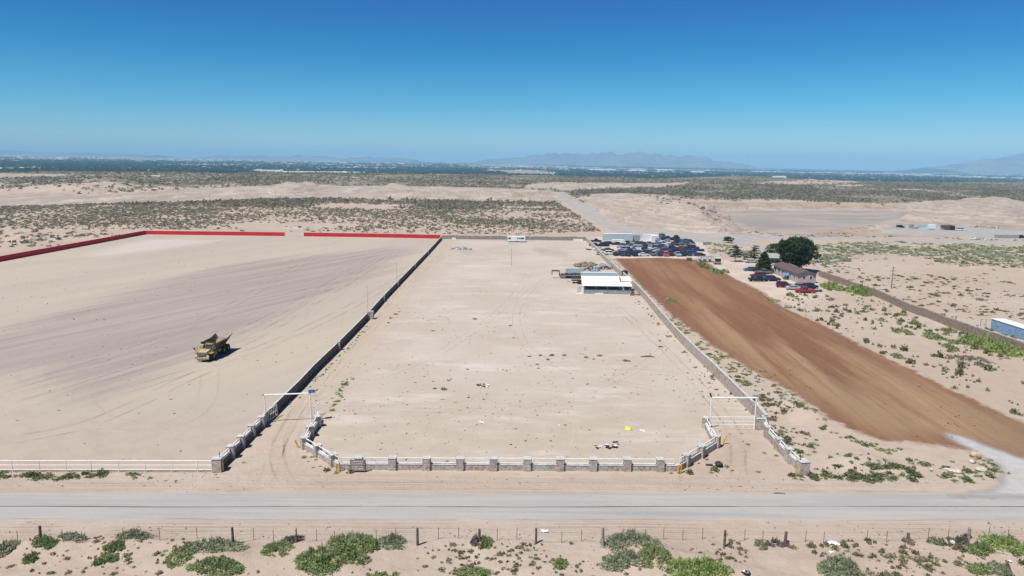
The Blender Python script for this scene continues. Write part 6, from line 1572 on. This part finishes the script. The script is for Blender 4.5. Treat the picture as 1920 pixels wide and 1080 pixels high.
for px, py, w_, lb in ((851, 449.5, 1.8, 'white crate near the rear fence of the lot'), (1084, 452, 4.5, 'low white block wall piece at the rear right corner of the lot')):
    t_ = thing('white_crate', lb, 'crate', at(px, py)); MB().box((0, 0, 0.5), (w_, 0.8, 1.0)).build('shell', M['white'], t_); MB().box((0, 0, 1.03), (w_ + 0.06, 0.86, 0.05)).build('lid', M['cement'], t_)
# utility pole on the right plain
up = thing('utility_pole', 'wooden utility pole standing on the sandy plain beyond the rock wall', 'utility pole', at(1671, 541)); MB().tube((0, 0, -0.2), (0, 0, 6.3), 0.13, 8, r2=0.09).build('shaft', M['wood'], up)
MB().box((0, 0, 5.3), (1.5, 0.12, 0.12)).build('crossarm', M['wood'], up)
for s in (-0.6, 0, 0.6): MB().tube((s, 0, 5.35), (s, 0, 5.55), 0.05, 6).build('insulator', M['steel'], up)
MB().tube((0.25, -0.1, 3.9), (0.25, -0.1, 4.6), 0.2, 10).build('transformer', M['steel'], up)
wfr = thing('wire_pen', 'thin wire pen left of the blue shed', 'pen', at(1838, 612))
for k in range(6):
    MB().tube((k * 1.2, 0, 0), (k * 1.2, 0, 1.7), 0.05, 5).build('post', M['rust'], wfr)
    if k < 5:
        for z_ in (0.6, 1.1, 1.6): MB().tube((k * 1.2, 0, z_), (k * 1.2 + 1.2, 0, z_), 0.02, 4).build('wire', M['wire'], wfr)

# mobile home
mh = thing('mobile_home', 'mauve mobile home with a brown gabled roof beside the huge tree', 'mobile home', at(1495.5, 531.5), math.radians(2))
mauve = plain('mauve_siding', (0.42, 0.33, 0.35), 0.8, 0.06); rfm = plain('brown_shingles', (0.115, 0.08, 0.08), 0.95, 0.12, 3)
HL, HW, HZ = 19.0, 5.6, 2.7
MB().box((HW / 2, HL / 2, HZ / 2 + 0.3), (HW, HL, HZ)).build('wall', mauve, mh)
MB().box((HW / 2, HL / 2, 0.17), (HW - 0.1, HL - 0.1, 0.34)).build('skirting', M['cement'], mh)
MB().add([(0, 0.0, HZ + .3), (HW, 0.0, HZ + .3), (HW / 2, 0.0, HZ + 1.2), (0, 0.12, HZ + .3), (HW, 0.12, HZ + .3), (HW / 2, 0.12, HZ + 1.2)], [(0, 1, 2), (5, 4, 3), (0, 3, 4, 1), (1, 4, 5, 2), (2, 5, 3, 0)]).build('gable', mauve, mh)
ov = 0.45
for s, xa_, xb_ in ((0, -ov, HW / 2), (1, HW + ov, HW / 2)):
    zl = HZ + 0.3 - ov * 0.9 / (HW / 2)
    v_ = [(xa_, -0.5, zl), (xb_, -0.5, HZ + 1.25), (xb_, HL + 0.4, HZ + 1.25), (xa_, HL + 0.4, zl)]
    v_ += [(a_, b_, c_ + 0.12) for a_, b_, c_ in v_]
    rfo = MB().add(v_, [(3, 2, 1, 0), (4, 5, 6, 7), (0, 1, 5, 4), (1, 2, 6, 5), (2, 3, 7, 6), (3, 0, 4, 7)]).build('roof', rfm, mh)
MB().box((HW * 0.60, HL * 0.62, HZ + 1.33), (0.7, 6.0, 0.04), ry=0.30).build('roof_patch', M['white'], mh)
for y_, w_, h_ in ((2.2, 0.9, 1.1), (5.2, 0.7, 1.1), (11.2, 0.9, 1.1), (14.2, 1.0, 1.2), (17.0, 1.0, 1.2)):
    f_ = MB().box((-0.04, y_, 1.9), (0.08, w_ + 0.25, h_ + 0.25)).build('window', M['white'], mh); MB().box((-0.09, y_, 1.9), (0.04, w_, h_)).build('pane', M['glass'], f_)
MB().box((-0.05, 7.4, 1.45), (0.1, 0.95, 2.0)).build('door', M['white'], mh)
MB().box((-0.7, 7.4, 0.35), (1.3, 1.4, 0.5)).build('steps', M['wood'], mh)
for x_ in (1.7, 3.9):
    f_ = MB().box((x_, -0.04, 1.9), (1.0, 0.08, 0.9)).build('window', M['white'], mh); MB().box((x_, -0.09, 1.9), (0.8, 0.04, 0.7)).build('pane', M['glass'], f_)
tp = thing('blue_tarp', 'blue tarpaulin shelter hanging on the left side of the mobile home', 'tarpaulin', at(1477, 524))
MB().add([(-1.2, -1.6, 1.3), (0.9, -1.6, 2.4), (0.9, 1.6, 2.4), (-1.2, 1.6, 1.4), (-1.2, -1.6, 1.36), (0.9, -1.6, 2.46), (0.9, 1.6, 2.46), (-1.2, 1.6, 1.46)], [(3, 2, 1, 0), (4, 5, 6, 7), (0, 1, 5, 4), (1, 2, 6, 5), (2, 3, 7, 6), (3, 0, 4, 7)]).build('sheet', plain('tarp_blue', (0.10, 0.26, 0.45), 0.6), tp)
for s in (-1.55, 1.55): MB().tube((-1.15, s, 0), (-1.15, s, 1.35), 0.04, 6).build('pole', M['steel'], tp)
MB().box((-0.2, 0, 0.5), (1.2, 2.4, 1.0), taper=0.8).build('covered_load', plain('tarp_blue_dark', (0.05, 0.14, 0.26), 0.6), tp)
bs = thing('grey_barn', 'low grey green roofed shelter between the pine and the huge tree', 'shelter', at(1436, 494), -0.1)
MB().add([(0, 0, 2.0), (6, 0, 2.0), (6, 5, 3.2), (0, 5, 3.2), (0, 0, 2.1), (6, 0, 2.1), (6, 5, 3.3), (0, 5, 3.3)], [(3, 2, 1, 0), (4, 5, 6, 7), (0, 1, 5, 4), (1, 2, 6, 5), (2, 3, 7, 6), (3, 0, 4, 7)]).build('roof', plain('grey_green_roof', (0.30, 0.33, 0.30), 0.7), bs)
MB().box((3, 4.8, 1.5), (5.8, 0.1, 3.0)).build('rear_wall', gr_, bs)
for x_ in (0.1, 3, 5.9): MB().tube((x_, 0.1, 0), (x_, 0.1, 2.0), 0.08, 6).build('post', M['wood'], bs)
tb_ = thing('garden_table', 'dark low table by the tree trunk behind the parked cars', 'table', at(1447, 510)); MB().box((0, 0, 0.75), (2.4, 1.0, 0.06)).build('table_top', M['dark'], tb_)
for sx in (-1, 1):
    for sy in (-0.4, 0.4): MB().tube((sx, sy, 0), (sx, sy, 0.72), 0.04, 6).build('leg', M['dark'], tb_)
# wire dog pens and dark trailer at the top corner of the brown field
dp = thing('wire_cage', 'grey wire animal pens at the upper right corner of the brown field', 'pen', at(1309, 492))
for k in range(3):
    for x_ in (k * 1.9, k * 1.9 + 1.8):
        for y_ in (0, 3.0): MB().tube((x_, y_, 0), (x_, y_, 2.0), 0.05, 5).build('post', M['steel'], dp)
    for j in range(7):
        MB().tube((k * 1.9, 0, 0.15 + j * 0.3), (k * 1.9 + 1.8, 0, 0.15 + j * 0.3), 0.02, 4).build('wire', M['steel'], dp)
    MB().box((k * 1.9 + 0.9, 1.5, 2.04), (1.8, 3.1, 0.04)).build('roof', plain('pen_roof', (0.20, 0.25, 0.27), 0.7), dp)
    MB().box((k * 1.9 + 0.9, 2.0, 0.5), (0.9, 0.8, 0.9)).build('kennel_box', wh if k == 0 else sky_b, dp)
cr_ = thing('green_crate', 'small grey green crate standing on the edge of the brown field', 'crate', at(1292, 489.5)); MB().box((0, 0, 0.75), (1.7, 1.2, 1.0)).build('shell', plain('crate_green', (0.10, 0.15, 0.12), 0.8), cr_)
MB().box((0, 0, 0.15), (1.5, 1.0, 0.2)).build('base', M['wood'], cr_)
bt = thing('boxy_trailer', 'dark open cargo box trailer with white roof beside the pens', 'trailer', at(1345.5, 496.5))
MB().box((0, 1.0, 0.75), (2.4, 2.0, 0.7)).build('base', plain('trailer_tan', (0.30, 0.28, 0.24), 0.8), bt); MB().box((0.3, 1.0, 1.7), (1.7, 1.8, 1.2)).build('hold', M['dark'], bt); MB().box((0.3, 1.0, 2.34), (1.8, 1.9, 0.06)).build('roof', wh, bt)
for s in (-0.7, 0.7): MB().tube((s, -0.1, 0.33), (s, 0.1, 0.33), 0.33, 12).build('wheel', M['tyre'], bt)

# far yard
container(1708, 429, 1.6, 2.4, 2.4, 0, gr_, 'small grey container at the left of the far yard', anchor=0)
container(1713, 430, 2.9, 2.2, 1.2, -0.05, gr_, 'low grey container in the far yard', anchor=0)
container(1743, 431, 3.6, 2.4, 2.1, 0, wh, 'white caravan in the middle of the far yard', 'caravan', 'caravan', 0.8, anchor=0)
container(1722, 427.5, 11, 2.4, 2.0, 0, pale_b, 'pale container behind the white caravan in the far yard', anchor=0)
container(1767, 431.5, 5.2, 2.4, 2.1, -0.06, brn, 'dark brown open trailer in the far yard', 'trailer', 'cargo_trailer', 0.7, wheels=2, anchor=0)
container(1785, 432.5, 1.5, 2.4, 2.1, -0.06, M['dark'], 'black truck cab at the end of the dark brown trailer', 'truck cab', 'truck_cab', 0.6, wheels=1, anchor=0)
container(1870, 447, 11, 2.4, 1.6, 0, gr_, 'pale grey container at the far right yard', anchor=0)

# ---------------------------------------------------------------- small things on the ground
def rock(px, py, w, label, seed, mat, name='boulder', cat='boulder', h=0.7):
    p = at(px, py); r_ = np.random.default_rng(seed); V = []; n_, m_ = 9, 12
    for i in range(n_ + 1):
        th = math.pi * i / n_
        for j in range(m_):
            ph = 2 * math.pi * j / m_; k_ = 1 + 0.35 * (float(vnoise(th * 2.2 + seed, (j % m_) * 0.8, seed)) - 0.5)
            V.append((w / 2 * k_ * math.sin(th) * math.cos(ph), w * 0.42 * k_ * math.sin(th) * math.sin(ph), w * h / 2 * k_ * math.cos(th) + w * h * 0.3))
    Fs = [(i * m_ + j, (i + 1) * m_ + j, (i + 1) * m_ + (j + 1) % m_, i * m_ + (j + 1) % m_) for i in range(n_) for j in range(m_)]
    o = MB().add(V, Fs).build(name, mat); o.location = p; o.rotation_euler = (0, 0, r_.random() * 3)
    return tag(o, label, cat)
bm1 = plain('pale_boulder', (0.44, 0.33, 0.23), 0.95, 0.15, 2); bm2 = plain('white_boulder', (0.50, 0.45, 0.38), 0.95, 0.12, 2)
rock(1828, 858, 1.5, 'largest tan boulder at the head of the gravel drive', 1, bm1); rock(1822, 868, 0.8, 'small pale boulder just below the largest tan one', 2, bm2)
rock(1838, 882, 1.3, 'pale flat boulder among green weeds by the gravel drive', 3, bm2, h=0.4); rock(1790, 884, 1.6, 'wide pale flat rock left of the gravel drive weeds', 4, bm2, h=0.25)
rock(1775, 881, 0.7, 'small white rock left of the wide flat rock', 5, bm2, h=0.4); rock(1746, 880, 0.6, 'small pale rock farthest left of the drive boulders', 6, bm2, h=0.4)
rock(1803, 893, 0.5, 'tiny pale rock near the road below the boulders', 7, bm2, h=0.4)
rock(1630, 1019, 0.5, 'dark stone under the wire fence in the right foreground', 8, M['wood'], h=0.6); rock(1786, 1019, 0.55, 'rounded grey stone at the dead brush by the fence', 9, M['cement'], h=0.7)
rock(161, 1013, 0.3, 'small dark stone below the left stretch of wire fence', 10, M['dark'], h=0.8)
for px, py, w_, lb, c_ in ((1145, 838, 1.6, 'pile of broken white boards and dark frames near the front wall', 0), (1122, 841, 0.7, 'small broken white frame left of the white board pile', 0), (903, 792, 0.9, 'white plank lying alone in the middle of the lot', 1),
                           (1205, 808, 0.9, 'bent white pipe lying right of the yellow sheet', 1), (910, 725, 1.0, 'white and dark scraps beside a dry tuft on the lot', 0), (1049, 798, 0.3, 'small white scrap near twigs on the lot', 1),
                           (1560, 1019, 0.9, 'crumpled white sheet under the fence in the right foreground', 2), (1572, 1021, 0.5, 'second scrap of white sheet right of the crumpled one', 2), (1559, 1036, 0.4, 'small white paper on the sand below the crumpled sheet', 2),
                           (1892, 1053, 0.4, 'white paper scrap between bushes in the right corner', 2), (1746, 1015, 0.25, 'tiny white cup at the fence in the right foreground', 2), (1202, 1061, 0.2, 'tiny white scrap in the centre dune bush', 2),
                           (1022, 997, 0.7, 'flat pale paper lying beyond the fence near the road', 2), (710, 1074, 0.4, 'white bag caught in a bush at the bottom edge', 2), (1395, 1075, 0.4, 'dark and white scrap beside the bright green bush', 0)):
    p = at(px, py); t_ = thing('white_scrap' if c_ else 'broken_boards', lb, 'litter', p); r_ = np.random.default_rng(int(px))
    if c_ == 1:
        MB().box((0, 0, 0.06), (w_, 0.16, 0.08), -0.8).build('plank', M['white'], t_); MB().box((w_ * 0.2, 0.15, 0.05), (w_ * 0.4, 0.1, 0.06), 0.5).build('offcut', M['white'], t_)
    elif c_ == 2:
        V = []; 
        for i in range(5):
            for j in range(5): V.append(((i / 4 - .5) * w_ * (0.8 + .4 * r_.random()), (j / 4 - .5) * w_ * 0.7 * (0.8 + .4 * r_.random()), 0.03 + 0.22 * w_ * r_.random()))
        Fs = [(i * 5 + j, (i + 1) * 5 + j, (i + 1) * 5 + j + 1, i * 5 + j + 1) for i in range(4) for j in range(4)]
        MB().add(V, Fs).build('sheet', M['white'], t_)
    else:
        for k in range(7):
            MB().box(((r_.random() - .5) * w_, (r_.random() - .5) * w_ * 0.8, 0.06 + 0.06 * k * min(w_, 1)), (w_ * (0.3 + 0.4 * r_.random()), w_ * 0.25, 0.05), r_.random() * 3, ry=r_.normal() * 0.25).build('board', M['white'] if k % 2 else M['dark'], t_)
yl = thing('yellow_sheet', 'bright yellow folded plastic sheet lying on the lot', 'plastic sheet', at(1178, 805)); yel = plain('bright_yellow', (0.75, 0.72, 0.02), 0.5, 0.05)
MB().add([(-0.45, -0.25, 0.05), (0.35, -0.35, 0.05), (0.45, 0.3, 0.12), (-0.3, 0.4, 0.3), (0.0, 0.0, 0.38)], [(0, 1, 4), (1, 2, 4), (2, 3, 4), (3, 0, 4), (3, 2, 1, 0)]).build('sheet', yel, yl); MB().box((0.35, -0.25, 0.1), (0.4, 0.3, 0.06), 0.6, ry=0.4).build('flap', yel, yl)
bb = thing('black_bag', 'black rubbish bag lying in the sand below the right gate', 'rubbish bag', at(1348, 875)); b0 = rock(1350, 873, 1.0, 'x', 21, M['dark']); b0.parent = bb; b0.location = (0, 0, 0.1); b0.name = 'bag'
for k_ in ('label', 'category'): del b0[k_]
MB().tube((-0.7, 0.2, 0.12), (-1.5, 0.3, 0.1), 0.13, 8).build('roll', M['dark'], bb)
pp_ = thing('bent_pipe', 'rusty twisted pipe lying on the roadside at the right', 'pipe', at(1461, 926)); MB().tube((-0.6, 0, 0.08), (0.1, 0.05, 0.1), 0.05, 6).tube((0.1, 0.05, 0.1), (0.6, -0.12, 0.06), 0.05, 6).build('tube', M['rust'], pp_)
rt_ = thing('dead_branch', 'dark bleached branch lying on the lot towards the right wall', 'branch', at(1214, 670))
MB().tube((-1.3, 0, 0.1), (0.2, 0.2, 0.2), 0.10, 6, r2=0.14).tube((0.2, 0.2, 0.2), (1.4, -0.1, 0.12), 0.14, 6, r2=0.05).tube((0.2, 0.2, 0.2), (0.8, 0.8, 0.3), 0.07, 6, r2=0.02).build('limb', M['wood'], rt_)
rt_ = thing('dead_branch', 'short dark log lying on the lot left of the bleached branch', 'log', at(1175, 678)); MB().tube((-0.6, 0.1, 0.15), (0.7, -0.1, 0.15), 0.18, 8, r2=0.1).build('limb', M['wood'], rt_)
tr_ = thing('round_litter', 'old tyre half buried in the sand behind the right foreground fence', 'tyre', at(1400, 1076))
MB().tube((0, 0, 0.0), (0, 0, 0.16), 0.33, 18).build('carcass', M['tyre'], tr_); MB().tube((0, 0, 0.16), (0, 0, 0.17), 0.17, 12).build('rim', M['steel'], tr_)

# far landmarks
def far_building(px, py, L, W, H, mat, label, name='warehouse'):
    p = at(px, py); H = H * p.y / F_PX / 4; W = W * p.y / F_PX / 3.5; t_ = thing(name, label, 'warehouse', p); MB().box((L / 2, W / 2, H / 2 - 1), (L, W, H + 2)).build('wall', mat, t_)
    MB().add([(0, 0, H + .1), (L, 0, H + .1), (L, W, H + .1), (0, W, H + .1), (0, W / 2, H * 1.3), (L, W / 2, H * 1.3)], [(0, 1, 5, 4), (2, 3, 4, 5), (1, 2, 5), (3, 0, 4), (3, 2, 1, 0)]).build('roof', wh, t_)
D_ = lambda px, py: at(px, py).y / F_PX
for a_, b_, y_, dep, H, lb in ((515, 690, 323.5, 90, 8, 'very long white greenhouse roofs in the valley left of centre'), (474, 540, 320.5, 60, 7, 'pale long shed left of the white greenhouses'), (1452, 1474, 333, 40, 9, 'white flat warehouse beyond the right plain'),
                               (1298, 1320, 324, 60, 10, 'bright white warehouse right of the mountains'), (1180, 1210, 321.5, 60, 10, 'pale warehouse below the right end of the mountains'), (1105, 1150, 320, 60, 9, 'long pale factory roofs below the mountain centre'),
                               (1230, 1262, 320.5, 60, 9, 'long pale sheds left of the bright warehouse'), (283, 300, 331, 30, 7, 'white farm building at the left valley edge'), (788, 812, 326, 50, 4, 'pale sandy quarry shed on the valley rim')):
    k_ = D_(a_, y_); far_building(a_, y_, (b_ - a_) * k_, dep, H, wh, lb)
for px, py, h_, lb, rd in ((1400, 327, 40, 'tall thin radio mast rising over the right plain', 1.0), (1338, 319, 14, 'short dark tower on the horizon right of the mountains', 3.0), (1553, 322, 10, 'faint thin mast on the right horizon', 1.0)):
    p = at(px, py); H = h_ * p.y / F_PX; t_ = thing('radio_mast', lb, 'mast', p)
    MB().tube((0, 0, 0), (0, 0, H), rd, 6, r2=rd * 0.4).build('shaft', M['steel'] if rd < 2 else M['rust'], t_)
    for f_ in (0.4, 0.7, 0.95): MB().box((0, 0, H * f_), (rd * 5, rd * 5, rd)).build('platform', M['steel'], t_)
